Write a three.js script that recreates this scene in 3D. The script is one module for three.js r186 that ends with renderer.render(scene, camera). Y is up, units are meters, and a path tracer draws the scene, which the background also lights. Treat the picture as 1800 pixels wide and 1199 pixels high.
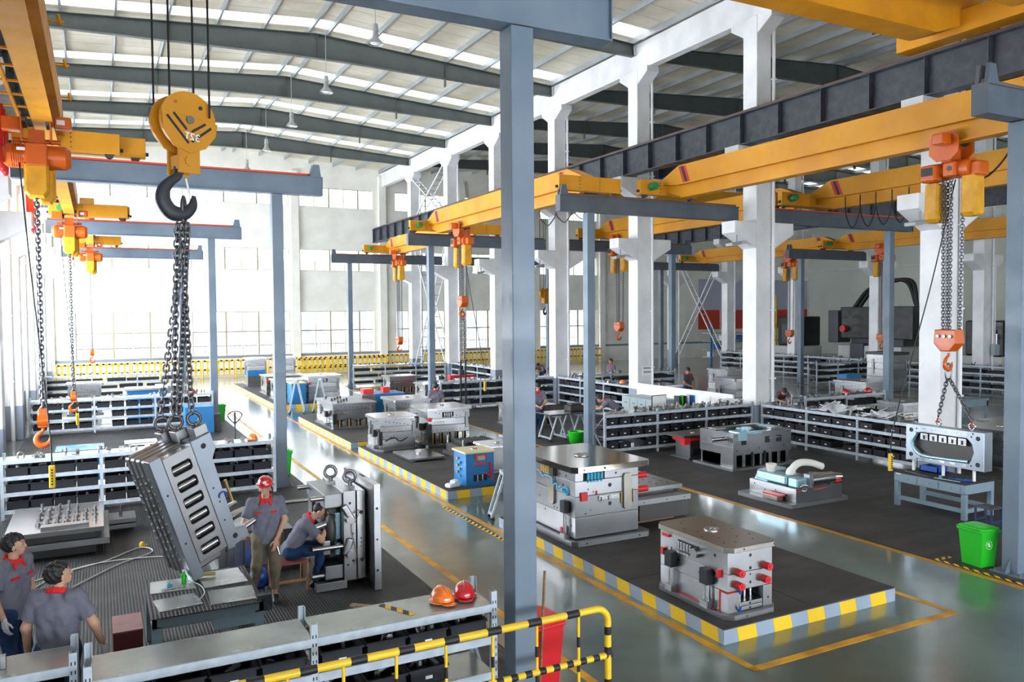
import * as THREE from 'three';
import { mergeGeometries } from 'three/addons/utils/BufferGeometryUtils.js';
import { RectAreaLightUniformsLib } from 'three/addons/lights/RectAreaLightUniformsLib.js';
import { MarchingCubes } from 'three/addons/objects/MarchingCubes.js';
import { RoundedBoxGeometry } from 'three/addons/geometries/RoundedBoxGeometry.js';
import { FontLoader } from 'three/addons/loaders/FontLoader.js';
import { TextGeometry } from 'three/addons/geometries/TextGeometry.js';

// ---------- camera, sky, light, exposure ----------
// x runs across the hall to the right, y is up, d = -z runs down the hall towards the far windows
const scene = new THREE.Scene();
const camera = new THREE.PerspectiveCamera(2 * Math.atan(599.5 / 1401.1) * 180 / Math.PI, 1800 / 1199, 0.1, 400);
{
  const yaw = 27.3915 * Math.PI / 180, pitch = 2.035 * Math.PI / 180, roll = -0.4426 * Math.PI / 180;
  camera.rotation.order = 'YXZ';
  camera.rotation.set(-pitch, -yaw, roll);
  camera.position.set(0, 4, 0);
}
scene.add(camera);
const renderer = new THREE.WebGLRenderer({ antialias: true });
renderer.toneMapping = THREE.LinearToneMapping;
renderer.toneMappingExposure = 0.88;
renderer.shadowMap.enabled = true;
scene.background = new THREE.Color().setRGB(0.90, 0.95, 1.0);
scene.backgroundIntensity = 13.0;
RectAreaLightUniformsLib.init();
// daylight at the window openings: area lights outside carry part of the sky light; left and rear ones unseen
const SKY = 13;
function daylight(x, y, d, w, h, dx, dd, power) {
  const l = new THREE.RectAreaLight(0xf3f8ff, power, w, h);
  l.position.set(x, y, -d); l.lookAt(x + dx, y, -(d + dd)); scene.add(l);
}
for (const c of [12.4, 18.4, 24.4, 30.4, 36.4, 42.4, 48.4]) daylight(-3.3, c > 20 ? 5 : 3.3, c + 3, 4.4, c > 20 ? 7.2 : 3.8, 1, 0, SKY);  // out of view; light the left faces, the far ones added for the far end
for (const [a, b] of [[-1.25, 4.9], [5.3, 11.45], [12.15, 17.25], [18.9, 23.6]]) for (const [y, h] of [[2.78, 2.85], [7.68, 1.45]]) daylight((a + b) / 2, y, 54.9, b - a, h, 0, -1, SKY);
for (const x of [0.5, 6.5, 12.5, 18.5]) daylight(x, 3, -8.5, 5, 3.2, 0, 1, SKY);  // unseen rear windows, placed to light faces turned to the camera
// ---------- helpers ----------
let seed = 7;
const rnd = () => { seed = (seed * 1664525 + 1013904223) >>> 0; return seed / 4294967296; };
const rr = (a, b) => a + (b - a) * rnd();
const Y = new THREE.Vector3(0, 1, 0);
const used = new Map();
function numbered(n) { const k = used.get(n) || 0; used.set(n, k + 1); return k ? n + '_' + String(k).padStart(3, '0') : n; }
class G {   // collects shapes in (x, y, d); becomes ONE mesh
  constructor() { this.a = []; }
  add(geo, m) {
    if (geo.index) geo = geo.toNonIndexed();
    if (m) geo.applyMatrix4(m);
    const o = new THREE.BufferGeometry();
    o.setAttribute('position', geo.attributes.position); o.setAttribute('normal', geo.attributes.normal);
    this.a.push(o); return this;
  }
  box(x0, x1, y0, y1, d0, d1, r = 0) {
    const w = Math.abs(x1 - x0), h = Math.abs(y1 - y0), l = Math.abs(d1 - d0);
    const g = r ? new RoundedBoxGeometry(w, h, l, 1, Math.min(r, w / 2.01, h / 2.01, l / 2.01)) : new THREE.BoxGeometry(w, h, l);
    return this.add(g, new THREE.Matrix4().makeTranslation((x0 + x1) / 2, (y0 + y1) / 2, -(d0 + d1) / 2));
  }
  // box of size w,h,l centred at c, turned by Euler angles (radians, order YXZ)
  rbox(cx, cy, cd, w, h, l, rx = 0, ry = 0, rz = 0, r = 0) {
    const g = r ? new RoundedBoxGeometry(w, h, l, 1, Math.min(r, w / 2.01, h / 2.01, l / 2.01)) : new THREE.BoxGeometry(w, h, l);
    return this.add(g, new THREE.Matrix4().makeRotationFromEuler(new THREE.Euler(rx, ry, rz, 'YXZ')).setPosition(cx, cy, -cd));
  }
  // bar of section w x h from a to b
  bar(a, b, w, h) {
    const A = new THREE.Vector3(a[0], a[1], -a[2]), B = new THREE.Vector3(b[0], b[1], -b[2]), D = B.clone().sub(A), L = D.length();
    const m = new THREE.Matrix4().lookAt(B, A, Math.abs(D.y / L) > 0.99 ? new THREE.Vector3(1, 0, 0) : Y).setPosition(A.add(B).multiplyScalar(0.5));
    return this.add(new THREE.BoxGeometry(w, h, L), m);
  }
  cyl(a, b, r, r2 = r, seg = 12, open = false) {
    const A = new THREE.Vector3(a[0], a[1], -a[2]), B = new THREE.Vector3(b[0], b[1], -b[2]), D = B.clone().sub(A), L = D.length();
    const m = new THREE.Matrix4().makeRotationFromQuaternion(new THREE.Quaternion().setFromUnitVectors(Y, D.normalize())).setPosition(A.add(B).multiplyScalar(0.5));
    return this.add(new THREE.CylinderGeometry(r2, r, L, seg, 1, open), m);
  }
  ball(x, y, d, rx, ry = rx, rz = rx, seg = 12) {
    return this.add(new THREE.SphereGeometry(1, seg, Math.ceil(seg * 0.7)), new THREE.Matrix4().makeScale(rx, ry, rz).setPosition(x, y, -d));
  }
  tube(pts, r, seg = 24, rad = 6, closed = false) {
    const c = new THREE.CatmullRomCurve3(pts.map(p => new THREE.Vector3(p[0], p[1], -p[2])), closed);
    return this.add(new THREE.TubeGeometry(c, seg, r, rad, closed));
  }
  torus(c, R, r, ax = [0, 0, 1], rad = 6, seg = 16, arc = Math.PI * 2) {
    const q = new THREE.Quaternion().setFromUnitVectors(new THREE.Vector3(0, 0, 1), new THREE.Vector3(ax[0], ax[1], -ax[2]).normalize());
    return this.add(new THREE.TorusGeometry(R, r, rad, seg, arc), new THREE.Matrix4().makeRotationFromQuaternion(q).setPosition(c[0], c[1], -c[2]));
  }
  lathe(pts, x, y, d, seg = 20) { return this.add(new THREE.LatheGeometry(pts.map(p => new THREE.Vector2(p[0], p[1])), seg), new THREE.Matrix4().makeTranslation(x, y, -d)); }
  ext(pts, d0, d1, bev = 0, holes = []) {   // outline in (x, y), between d0 and d1
    const s = new THREE.Shape(pts.map(p => new THREE.Vector2(p[0], p[1])));
    for (const h of holes) s.holes.push(new THREE.Path(h.map(p => new THREE.Vector2(p[0], p[1]))));
    return this.add(new THREE.ExtrudeGeometry(s, { depth: d1 - d0 - 2 * bev, bevelEnabled: bev > 0, bevelThickness: bev, bevelSize: bev, bevelOffset: -bev, bevelSegments: 1, curveSegments: 10 }), new THREE.Matrix4().makeTranslation(0, 0, -d1 + bev));
  }
  exty(pts, y0, y1, bev = 0, holes = []) {   // outline in (x, d), between y0 and y1
    const s = new THREE.Shape(pts.map(p => new THREE.Vector2(p[0], p[1])));
    for (const h of holes) s.holes.push(new THREE.Path(h.map(p => new THREE.Vector2(p[0], p[1]))));
    return this.add(new THREE.ExtrudeGeometry(s, { depth: y1 - y0 - 2 * bev, bevelEnabled: bev > 0, bevelThickness: bev, bevelSize: bev, bevelOffset: -bev, bevelSegments: 1, curveSegments: 10 }), new THREE.Matrix4().makeRotationX(-Math.PI / 2).setPosition(0, y0 + bev, 0));
  }
  extx(pts, x0, x1, bev = 0, holes = []) {   // outline in (d, y), between x0 and x1
    const s = new THREE.Shape(pts.map(p => new THREE.Vector2(p[0], p[1])));
    for (const h of holes) s.holes.push(new THREE.Path(h.map(p => new THREE.Vector2(p[0], p[1]))));
    return this.add(new THREE.ExtrudeGeometry(s, { depth: x1 - x0 - 2 * bev, bevelEnabled: bev > 0, bevelThickness: bev, bevelSize: bev, bevelOffset: -bev, bevelSegments: 1, curveSegments: 10 }), new THREE.Matrix4().makeRotationY(Math.PI / 2).setPosition(x0 + bev, 0, 0));
  }
  mesh(name, mat) {
    const g = this.a.length > 1 ? mergeGeometries(this.a) : this.a[0];
    const p = g.attributes.position, n = g.attributes.normal, uv = new Float32Array(p.count * 2);
    for (let i = 0; i < p.count; i += 3) {
      let ax = 0, ay = 0, az = 0;
      for (let k = 0; k < 3 && i + k < p.count; k++) { ax += n.getX(i + k); ay += n.getY(i + k); az += n.getZ(i + k); }
      ax = Math.abs(ax); ay = Math.abs(ay); az = Math.abs(az);
      for (let k = 0; k < 3 && i + k < p.count; k++) {
        const j = i + k, x = p.getX(j), y = p.getY(j), z = p.getZ(j);
        uv[2 * j] = ax > ay && ax > az ? z : x; uv[2 * j + 1] = ay >= ax && ay >= az ? z : y;
      }
    }
    g.setAttribute('uv', new THREE.BufferAttribute(uv, 2));
    const m = new THREE.Mesh(g, mat); m.name = name; m.castShadow = m.receiveShadow = true; return m;
  }
}
// part: one mesh under its thing
function part(parent, name, mat, fn, label) {
  const g = new G(); fn(g); const m = g.mesh(name, mat);
  if (label) m.userData.label = label;
  parent.add(m); return m;
}
// thing: a group at the thing's base, (x, y, d), turned about the vertical
function thing(name, label, category, at = [0, 0, 0], turn = 0, group) {
  const o = new THREE.Group(); o.name = numbered(name); scene.add(o);
  o.position.set(at[0], at[1], -at[2]); o.rotation.y = turn; o.userData = { label, category };
  if (group) o.userData.group = group;
  return o;
}
// solo: a thing that is one mesh
function solo(name, label, category, mat, fn, at = [0, 0, 0], turn = 0, group) {
  const g = new G(); fn(g); const m = g.mesh(numbered(name), mat); scene.add(m);
  m.position.set(at[0], at[1], -at[2]); m.rotation.y = turn; m.userData = { label, category };
  if (group) m.userData.group = group;
  return m;
}
function struct(name, mat, fn) { const g = new G(); fn(g); const m = g.mesh(name, mat); m.userData = { kind: 'structure' }; scene.add(m); return m; }
function structGroup(name) { const o = new THREE.Group(); o.name = name; o.userData = { kind: 'structure' }; scene.add(o); return o; }
function dup(root, at, turn, label, group) {
  const r = root.clone(); r.name = numbered(root.name.replace(/_\d{3}$/, '')); scene.add(r);
  r.position.set(at[0], at[1], -at[2]); r.rotation.y = turn;
  r.userData = { ...root.userData }; if (label) r.userData.label = label; if (group) r.userData.group = group;
  return r;
}
const circle = (x, y, r, n = 16) => Array.from({ length: n }, (_, i) => [x + r * Math.cos(i / n * 6.28319), y + r * Math.sin(i / n * 6.28319)]);
const rect = (x0, x1, y0, y1) => [[x0, y0], [x1, y0], [x1, y1], [x0, y1]];
const rrect = (x0, x1, y0, y1, r) => [[x0 + r, y0], [x1 - r, y0], [x1, y0 + r], [x1, y1 - r], [x1 - r, y1], [x0 + r, y1], [x0, y1 - r], [x0, y0 + r]];

// ---------- textures and materials ----------
function lattice(n, s) { const a = new Float32Array(n * n); let q = s; for (let i = 0; i < n * n; i++) { q = (q * 1664525 + 1013904223) >>> 0; a[i] = q / 4294967296; } return a; }
function fbm(size, cells, octaves, s, sx = 1, sy = 1) {   // tileable noise 0..1
  const out = new Float32Array(size * size); let amp = 1, tot = 0;
  for (let o = 0; o < octaves; o++) {
    const nx = Math.max(1, Math.round(cells * sx)) << o, ny = Math.max(1, Math.round(cells * sy)) << o, n = Math.max(nx, ny), L = lattice(n, s + o * 77);
    for (let j = 0; j < size; j++) for (let i = 0; i < size; i++) {
      const u = i / size * nx, v = j / size * ny, iu = Math.floor(u), iv = Math.floor(v);
      let fu = u - iu, fv = v - iv; fu = fu * fu * (3 - 2 * fu); fv = fv * fv * (3 - 2 * fv);
      const a = L[(iv % ny) * n + iu % nx], b = L[(iv % ny) * n + (iu + 1) % nx], c = L[((iv + 1) % ny) * n + iu % nx], d = L[((iv + 1) % ny) * n + (iu + 1) % nx];
      out[j * size + i] += amp * (a + (b - a) * fu + (c - a) * fv + (a - b - c + d) * fu * fv);
    }
    tot += amp; amp *= 0.55;
  }
  for (let i = 0; i < out.length; i++) out[i] /= tot;
  return out;
}
function tex(size, fn, metres, srgb = false) {   // fn(i, j) -> [r, g, b] 0..1 or one number
  const d = new Uint8Array(size * size * 4);
  for (let j = 0; j < size; j++) for (let i = 0; i < size; i++) {
    let c = fn(i, j); if (typeof c === 'number') c = [c, c, c];
    for (let k = 0; k < 3; k++) d[(j * size + i) * 4 + k] = Math.max(0, Math.min(255, Math.round(c[k] * 255)));
    d[(j * size + i) * 4 + 3] = 255;
  }
  const t = new THREE.DataTexture(d, size, size); t.wrapS = t.wrapT = THREE.RepeatWrapping; t.magFilter = THREE.LinearFilter; t.minFilter = THREE.LinearMipmapLinearFilter; t.generateMipmaps = true;
  if (srgb) t.colorSpace = THREE.SRGBColorSpace;
  const m = Array.isArray(metres) ? metres : [metres, metres]; t.repeat.set(1 / m[0], 1 / m[1]); t.needsUpdate = true; return t;
}
const N1 = fbm(256, 4, 6, 11), N2 = fbm(256, 6, 5, 23), N3 = fbm(256, 3, 7, 5), NS = fbm(256, 2, 6, 31, 1, 16), NF = fbm(256, 32, 3, 41), N4 = fbm(256, 4, 3, 67), NB = fbm(256, 2, 3, 83, 1, 5);
const at = (N, i, j) => N[((j % 256) + 256) % 256 * 256 + ((i % 256) + 256) % 256];
const mixc = (a, b, t) => [a[0] + (b[0] - a[0]) * t, a[1] + (b[1] - a[1]) * t, a[2] + (b[2] - a[2]) * t];
const clamp = (v, a = 0, b = 1) => Math.min(b, Math.max(a, v));
function mat(o) { return Object.assign(o.clearcoat !== undefined || o.transmission !== undefined || o.sheen !== undefined ? new THREE.MeshPhysicalMaterial() : new THREE.MeshStandardMaterial(), o, { color: o.color instanceof THREE.Color ? o.color : new THREE.Color(o.color ?? 0xffffff) }); }
const wearTex = (metres, lo, hi, N = N1) => tex(256, (i, j) => lo + (hi - lo) * clamp((at(N, i, j) - 0.3) * 2.2), metres);
const dirtTex = (metres, a, b, N = N1) => tex(256, (i, j) => mixc(a, b, clamp((at(N, i, j) - 0.32) * 2.4)), metres, true);
const patchy = dirtTex(2.3, [0.94, 0.94, 0.94], [1, 1, 1], N3);
const roughMid = wearTex(0.9, 0.35, 0.75), roughMetal = tex(256, (i, j) => 0.88 + 0.12 * clamp((at(N4, i, j) - 0.3) * 1.8), 2.6);
const fineBump = tex(256, (i, j) => at(NF, i, j), 0.35);
const metalMap = tex(256, (i, j) => { const v = 0.9 + 0.1 * clamp((at(N4, j, i) - 0.3) * 1.8); return [v, v, v]; }, 2.6, true);
const paint = (color, rough = 0.5, o = {}) => mat({ color, roughness: 1, roughnessMap: wearTexOf(rough), map: patchy, ...o });
const wearCache = new Map();
function wearTexOf(r) { const k = Math.round(r * 10); if (!wearCache.has(k)) wearCache.set(k, wearTex(1.1, k / 10 - 0.12, k / 10 + 0.12)); return wearCache.get(k); }
const metal = (color, rough = 0.35, o = {}) => mat({ color, metalness: 1, roughness: rough * 1.35, roughnessMap: roughMetal, map: metalMap, ...o });
const M = {};
const nth = k => ['first', 'second', 'third', 'fourth', 'fifth', 'sixth', 'seventh', 'eighth', 'ninth', 'tenth', 'eleventh', 'twelfth', 'thirteenth', 'fourteenth', 'fifteenth', 'sixteenth', 'seventeenth', 'eighteenth', 'nineteenth', 'twentieth'][k];
const L = (r, g, b) => new THREE.Color().setRGB(r, g, b);
{
  const size = 512, big = fbm(size, 5, 6, 91), streak = fbm(size, 3, 6, 17, 1, 5), soft = fbm(size, 6, 4, 55);
  const a = (N, i, j) => N[j * size + i];
  M.floor = mat({ color: 0xffffff, roughness: 0.3, clearcoat: 1, clearcoatRoughness: 0.13,
    map: tex(size, (i, j) => mixc([0.225, 0.295, 0.265], [0.345, 0.42, 0.385], clamp((a(soft, i, j) - 0.3) * 2.4)), 6, true),
    });
  M.rubber = mat({ color: 0xffffff, roughness: 0.62, map: tex(size, (i, j) => mixc([0.13, 0.128, 0.13], [0.20, 0.196, 0.192], clamp((a(big, i, j) - 0.36) * 3)), 2.6, true),
    bumpMap: tex(64, (i) => (i % 16) < 9 ? 1 : 0, 0.16), bumpScale: 0.006 });
  M.mat = mat({ color: 0xffffff, roughness: 0.7, map: tex(size, (i, j) => mixc([0.175, 0.168, 0.17], [0.265, 0.252, 0.248], clamp((a(streak, i, j) * 0.5 + a(big, j, i) * 0.5 - 0.38) * 3.2)), 3.4, true), bumpMap: fineBump, bumpScale: 0.002 });
}
M.kerbGrey = paint(L(0.30, 0.37, 0.45), 0.5);
M.kerbYellow = paint(L(0.88, 0.55, 0.02), 0.5);
M.line = paint(L(0.72, 0.37, 0.015), 0.5, { map: dirtTex(1.1, [0.78, 0.74, 0.66], [1, 1, 1], N3) });
M.white = paint(L(0.78, 0.78, 0.78), 0.6, { map: dirtTex(2.2, [0.93, 0.93, 0.93], [1, 1, 1], N3) });
M.wall = paint(L(0.92, 0.89, 0.83), 0.8, { map: dirtTex(3.1, [0.95, 0.95, 0.94], [1, 1, 1], N3) });
M.panelWall = paint(L(0.66, 0.69, 0.62), 0.6, { map: dirtTex(9, [0.96, 0.96, 0.96], [1, 1, 1], N3) });
M.baseGrey = paint(L(0.24, 0.28, 0.34), 0.6);
M.roof = mat({ color: L(0.70, 0.645, 0.53), roughness: 0.6, map: dirtTex(4.3, [0.88, 0.87, 0.84], [1, 1, 1], N3), bumpMap: tex(64, (i, j) => (j % 64) < 4 ? 1 : 0, [1, 0.9]), bumpScale: 0.03 });
M.skylight = mat({ color: L(0.92, 0.92, 0.90), roughness: 0.9, transmission: 0.5, thickness: 0 });
M.rafter = paint(L(0.062, 0.074, 0.07), 0.6);
M.galv = mat({ color: L(0.50, 0.53, 0.55), metalness: 0.6, roughness: 0.45, map: metalMap });
M.post = paint(L(0.155, 0.20, 0.25), 0.5, { map: dirtTex(1.7, [0.9, 0.92, 0.94], [1, 1, 1], N3) });
M.dark = paint(L(0.058, 0.068, 0.082), 0.5, { map: dirtTex(0.9, [0.80, 0.80, 0.82], [1, 1, 1], N2) });
M.girder = paint(L(0.085, 0.105, 0.13), 0.5, { map: dirtTex(1.7, [0.88, 0.9, 0.92], [1, 1, 1], N3) });  // darker copy of the post paint; shade on these girders put into the colour
M.rust = paint(L(0.16, 0.075, 0.045), 0.8);
M.railRed = mat({ color: L(0.75, 0.055, 0.02), roughness: 0.45 });
M.yellow = paint(L(0.66, 0.29, 0.002), 0.6, { map: dirtTex(3.1, [0.93, 0.9, 0.85], [1, 1, 1], N3) });
M.orange = paint(L(0.62, 0.11, 0.006), 0.4);
M.bag = paint(L(0.74, 0.37, 0.005), 0.6, { bumpMap: fineBump, bumpScale: 0.0015, map: dirtTex(0.9, [0.88, 0.84, 0.76], [1, 1, 1], N3) });
M.red = mat({ color: L(0.60, 0.015, 0.02), roughness: 0.35 });
M.redStripe = mat({ color: L(0.50, 0.02, 0.012), roughness: 0.5 });
M.black = mat({ color: L(0.008, 0.008, 0.009), roughness: 0.55 });
M.rubberBlack = mat({ color: L(0.02, 0.02, 0.022), roughness: 0.7 });
M.bin = mat({ color: L(0.008, 0.009, 0.013), roughness: 0.7 });
M.chain = metal(L(0.20, 0.195, 0.205), 0.36);
M.darkSteel = metal(L(0.13, 0.125, 0.12), 0.5);
M.hookBlack = mat({ color: L(0.03, 0.032, 0.042), roughness: 0.5, map: dirtTex(0.3, [1, 1, 1], [1.0, 1.0, 1.0]) });
M.steel = metal(L(0.44, 0.44, 0.445), 0.24);
M.steelFine = metal(L(0.56, 0.56, 0.56), 0.2);
M.steelWarm = metal(L(0.42, 0.385, 0.335), 0.26);
M.steelDull = metal(L(0.32, 0.325, 0.33), 0.34);
M.shelf = paint(L(0.48, 0.54, 0.60), 0.45, { map: dirtTex(0.7, [0.9, 0.9, 0.9], [1, 1, 1], N2) });
M.deck = mat({ color: L(0.50, 0.52, 0.51), metalness: 0.55, roughness: 1, roughnessMap: wearTex(0.9, 0.16, 0.32, N3), map: dirtTex(1.3, [0.86, 0.86, 0.84], [1, 1, 1], N3) });
M.bench = paint(L(0.20, 0.28, 0.33), 0.5);
M.green = mat({ color: L(0.02, 0.52, 0.02), roughness: 0.4 });
M.greenDark = mat({ color: L(0.01, 0.20, 0.06), roughness: 0.5 });
M.blue = paint(L(0.012, 0.17, 0.42), 0.4);
M.cyan = mat({ color: L(0.06, 0.36, 0.55), roughness: 0.4 });
M.plasticBlue = mat({ color: L(0.01, 0.08, 0.40), roughness: 0.35 });
M.orangeHat = mat({ color: L(0.85, 0.17, 0.01), roughness: 0.25, clearcoat: 1, clearcoatRoughness: 0.13 });
M.redHat = mat({ color: L(0.52, 0.008, 0.014), roughness: 0.22, clearcoat: 1, clearcoatRoughness: 0.13 });
M.wood = mat({ color: L(0.36, 0.21, 0.10), roughness: 0.7, map: tex(256, (i, j) => mixc([0.7, 0.65, 0.6], [1, 1, 1], at(NS, i, j)), 0.5, true) });
M.brown = paint(L(0.10, 0.012, 0.012), 0.5);
M.paper = mat({ color: L(0.80, 0.80, 0.80), roughness: 0.8 });
M.brass = metal(L(0.72, 0.48, 0.16), 0.3);
M.glass = mat({ color: L(0.96, 0.98, 1), roughness: 0.02, transmission: 1, thickness: 0 });
M.mullion = mat({ color: L(0.34, 0.27, 0.17), roughness: 0.5 });
M.dimmingGlass = mat({ color: L(0.64, 0.65, 0.66), roughness: 0.02, transmission: 1, thickness: 0 });  // darkened so the sky seen through the far panes is dimmer
M.pipe = mat({ color: L(0.82, 0.82, 0.83), roughness: 0.4 });
M.lampGlass = mat({ color: L(0.75, 0.75, 0.72), roughness: 0.3 });
M.cable = mat({ color: L(0.42, 0.42, 0.40), roughness: 0.6 });
M.film = mat({ color: L(0.72, 0.74, 0.76), roughness: 0.25 });
M.cloth = mat({ color: L(0.15, 0.15, 0.19), roughness: 0.9, map: dirtTex(0.7, [0.94, 0.94, 0.95], [1, 1, 1], N2), bumpMap: fineBump, bumpScale: 0.002 });
M.redCloth = mat({ color: L(0.62, 0.016, 0.012), roughness: 0.85 });
M.jeans = mat({ color: L(0.012, 0.045, 0.125), roughness: 0.9, map: dirtTex(0.3, [0.75, 0.8, 0.85], [1, 1, 1], N2) });
M.khaki = mat({ color: L(0.17, 0.135, 0.085), roughness: 0.9 });
M.skin = mat({ color: L(0.50, 0.28, 0.185), roughness: 0.55 });
M.hair = mat({ color: L(0.010, 0.009, 0.009), roughness: 0.5, bumpMap: fineBump, bumpScale: 0.006 });
M.glove = mat({ color: L(0.62, 0.64, 0.68), roughness: 0.9 });
M.mirrorTop = metal(L(0.52, 0.47, 0.41), 0.09);
M.creamTop = mat({ color: L(0.62, 0.56, 0.28), roughness: 0.35, metalness: 0.3 });
M.coated = mat({ color: L(0.34, 0.55, 0.63), roughness: 0.25, metalness: 0.6 });
M.clothWhite = mat({ color: L(0.72, 0.69, 0.63), roughness: 0.95, bumpMap: fineBump, bumpScale: 0.004 });
M.bits = metal(L(0.34, 0.33, 0.32), 0.45);
M.steelBlue = metal(L(0.38, 0.42, 0.47), 0.28);
M.redLid = paint(L(0.26, 0.055, 0.05), 0.4);
M.woodPale = mat({ color: L(0.50, 0.40, 0.24), roughness: 0.7, map: tex(256, (i, j) => mixc([0.7, 0.65, 0.6], [1, 1, 1], at(NS, j, i)), 0.5, true) });
M.navy = mat({ color: L(0.01, 0.02, 0.09), roughness: 0.5 });
M.redBin = mat({ color: L(0.62, 0.012, 0.018), roughness: 0.4 });
M.binMark = mat({ color: L(0.6, 0.9, 0.62), roughness: 0.5 });
M.cabinet = paint(L(0.33, 0.40, 0.41), 0.5);
M.woodDesk = mat({ color: L(0.48, 0.24, 0.07), roughness: 0.5, map: tex(256, (i, j) => mixc([0.78, 0.72, 0.66], [1, 1, 1], at(NS, i, j)), 0.7, true) });
M.grey = mat({ color: L(0.22, 0.22, 0.25), roughness: 0.6 });
M.paperGrey = paint(L(0.62, 0.62, 0.60), 0.5);
M.machine = paint(L(0.07, 0.075, 0.085), 0.5);
M.machineDark = paint(L(0.012, 0.012, 0.013), 0.4);
M.bannerRed = mat({ color: L(0.62, 0.05, 0.025), roughness: 0.6 });
M.bannerLilac = mat({ color: L(0.50, 0.50, 0.66), roughness: 0.6 });
M.lampGrey = paint(L(0.32, 0.33, 0.32), 0.4);
M.facade = paint(L(0.74, 0.74, 0.74), 0.8);
M.outGlass = mat({ color: L(0.42, 0.45, 0.5), roughness: 0.2 });
M.yard = paint(L(0.45, 0.45, 0.44), 0.8);
// ---------- the hall ----------
const FAR = 54.4, REAR = -8, COLS = [0.4, 6.4, 12.4, 18.4, 24.4, 30.4, 36.4, 42.4, 48.4], BAYS = [[-2.9, 18.04], [18.04, 39.0], [39.0, 60]];
const ord = ['nearest', 'second', 'third', 'fourth', 'fifth', 'sixth', 'seventh', 'eighth', 'ninth'];
struct('floor', M.floor, g => g.box(-3.2, 60.3, -0.25, 0, REAR - 0.3, FAR + 0.4));
const WIN = [];   // every window opening: [wall, a0, a1, y0, y1]; a runs along the wall
function wallWithOpenings(name, m, place, a0, a1, y1, openings) {   // boxes round rectangular openings
  struct(name, m, g => {
    const ys = [...new Set([0, y1, ...openings.flatMap(o => [o[2], o[3]])])].sort((p, q) => p - q);
    for (let k = 0; k + 1 < ys.length; k++) {
      const lo = ys[k], hi = ys[k + 1], holes = openings.filter(o => o[2] <= lo && o[3] >= hi).sort((p, q) => p[0] - q[0]);
      let a = a0; for (const h of [...holes, [a1, a1]]) { if (h[0] > a) place(g, a, h[0], lo, hi); a = h[1]; }
    }
  });
}
let nWin = 0;
function windowUnit(o, pos, cols, rows, glass = M.glass) {   // frame and one pane for every field; pos(a, y, t) -> [x, y, d]
  const w = structGroup('window_' + (++nWin)), [a0, a1, y0, y1] = o, t = 0.035;
  const seg = (p, q, s) => part(w, 'mullion', M.mullion, g => { const A = pos(p[0], p[1], 0), B = pos(q[0], q[1], 0); g.bar(A, B, s, s); });
  for (let i = 0; i <= cols; i++) { const a = a0 + (a1 - a0) * i / cols; seg([a, y0], [a, y1], i % 2 ? 0.05 : 0.09); }
  const ys = rows.length ? rows : [y0, y1];
  for (const y of ys) seg([a0, y], [a1, y], 0.07);
  for (let i = 0; i < cols; i++) for (let k = 0; k + 1 < ys.length; k++) {
    const p = a0 + (a1 - a0) * i / cols + t, q = a0 + (a1 - a0) * (i + 1) / cols - t, A = pos(p, ys[k] + t, -0.006), B = pos(q, ys[k + 1] - t, 0.006);
    part(w, 'pane', glass, g => g.box(Math.min(A[0], B[0]), Math.max(A[0], B[0]), A[1], B[1], Math.min(A[2], B[2]), Math.max(A[2], B[2])));
  }
  return w;
}
// far wall: three bands of windows, as the photograph shows them in both bays
const farOpen = [], lowA = [[-1.25, 4.9], [5.3, 11.45], [12.15, 17.25], [18.9, 23.6], [24.3, 30], [30.7, 36]];
for (const [a, b] of lowA) { farOpen.push([a, b, 1.35, 4.2], [a, b, 6.95, 8.4], [a, b, 11.3, 12.6]); }
wallWithOpenings('wall_far', M.wall, (g, a, b, lo, hi) => g.box(a, b, lo, hi, FAR, FAR + 0.3), -3.2, 60.3, 15.2, farOpen);
for (const o of farOpen) windowUnit(o, (a, y, t) => [a, y, FAR + 0.15 + t], Math.round((o[1] - o[0]) / (o[2] < 2 ? 0.95 : 1.1)), o[2] < 2 ? [o[2], 2.9, o[3]] : [], M.dimmingGlass);
struct('trim_1', M.baseGrey, g => g.box(-3.0, 60, 1.2, 1.35, FAR - 0.06, FAR));
struct('trim_2', M.wall, g => { for (const x of [-2.6, 11.8, 17.9, 24, 30.3, 36.4]) g.box(x - 0.25, x + 0.25, 0, 13.6, FAR - 0.25, FAR); });
// left wall (seen only as a sliver) and unseen rear wall, windows placed to light the hall, right wall of the last bay
const leftLightOpen = []; for (const c of COLS.slice(2)) leftLightOpen.push([c + 0.8, c + 5.2, 1.4, c > 20 ? 8.6 : 5.2], [c + 0.8, c + 5.2, 10.6, 12.4]);  // near ones unseen, lighting left faces; far, taller ones added to brighten the far end
wallWithOpenings('wall_left', M.white, (g, a, b, lo, hi) => g.box(-3.2, -2.9, lo, hi, a, b), REAR - 0.3, FAR + 0.3, 15.2, leftLightOpen);
for (const o of leftLightOpen) windowUnit(o, (a, y, t) => [-3.05 + t, y, a], 4, []);
const unseenRearOpen = []; for (const x of [-2, 4, 10, 16, 24, 32, 42, 50]) unseenRearOpen.push([x, x + 5, 1.4, 4.6]);  // out of view, light front faces; the last two added for the third hall
wallWithOpenings('wall_rear', M.wall, (g, a, b, lo, hi) => g.box(a, b, lo, hi, REAR - 0.3, REAR), -3.2, 60.3, 15.2, unseenRearOpen);
for (const o of unseenRearOpen) windowUnit(o, (a, y, t) => [a, y, REAR - 0.15 + t], 4, []);
struct('wall_right', M.panelWall, g => g.box(60, 60.3, 0, 15.2, REAR - 0.3, FAR + 0.3));
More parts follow.
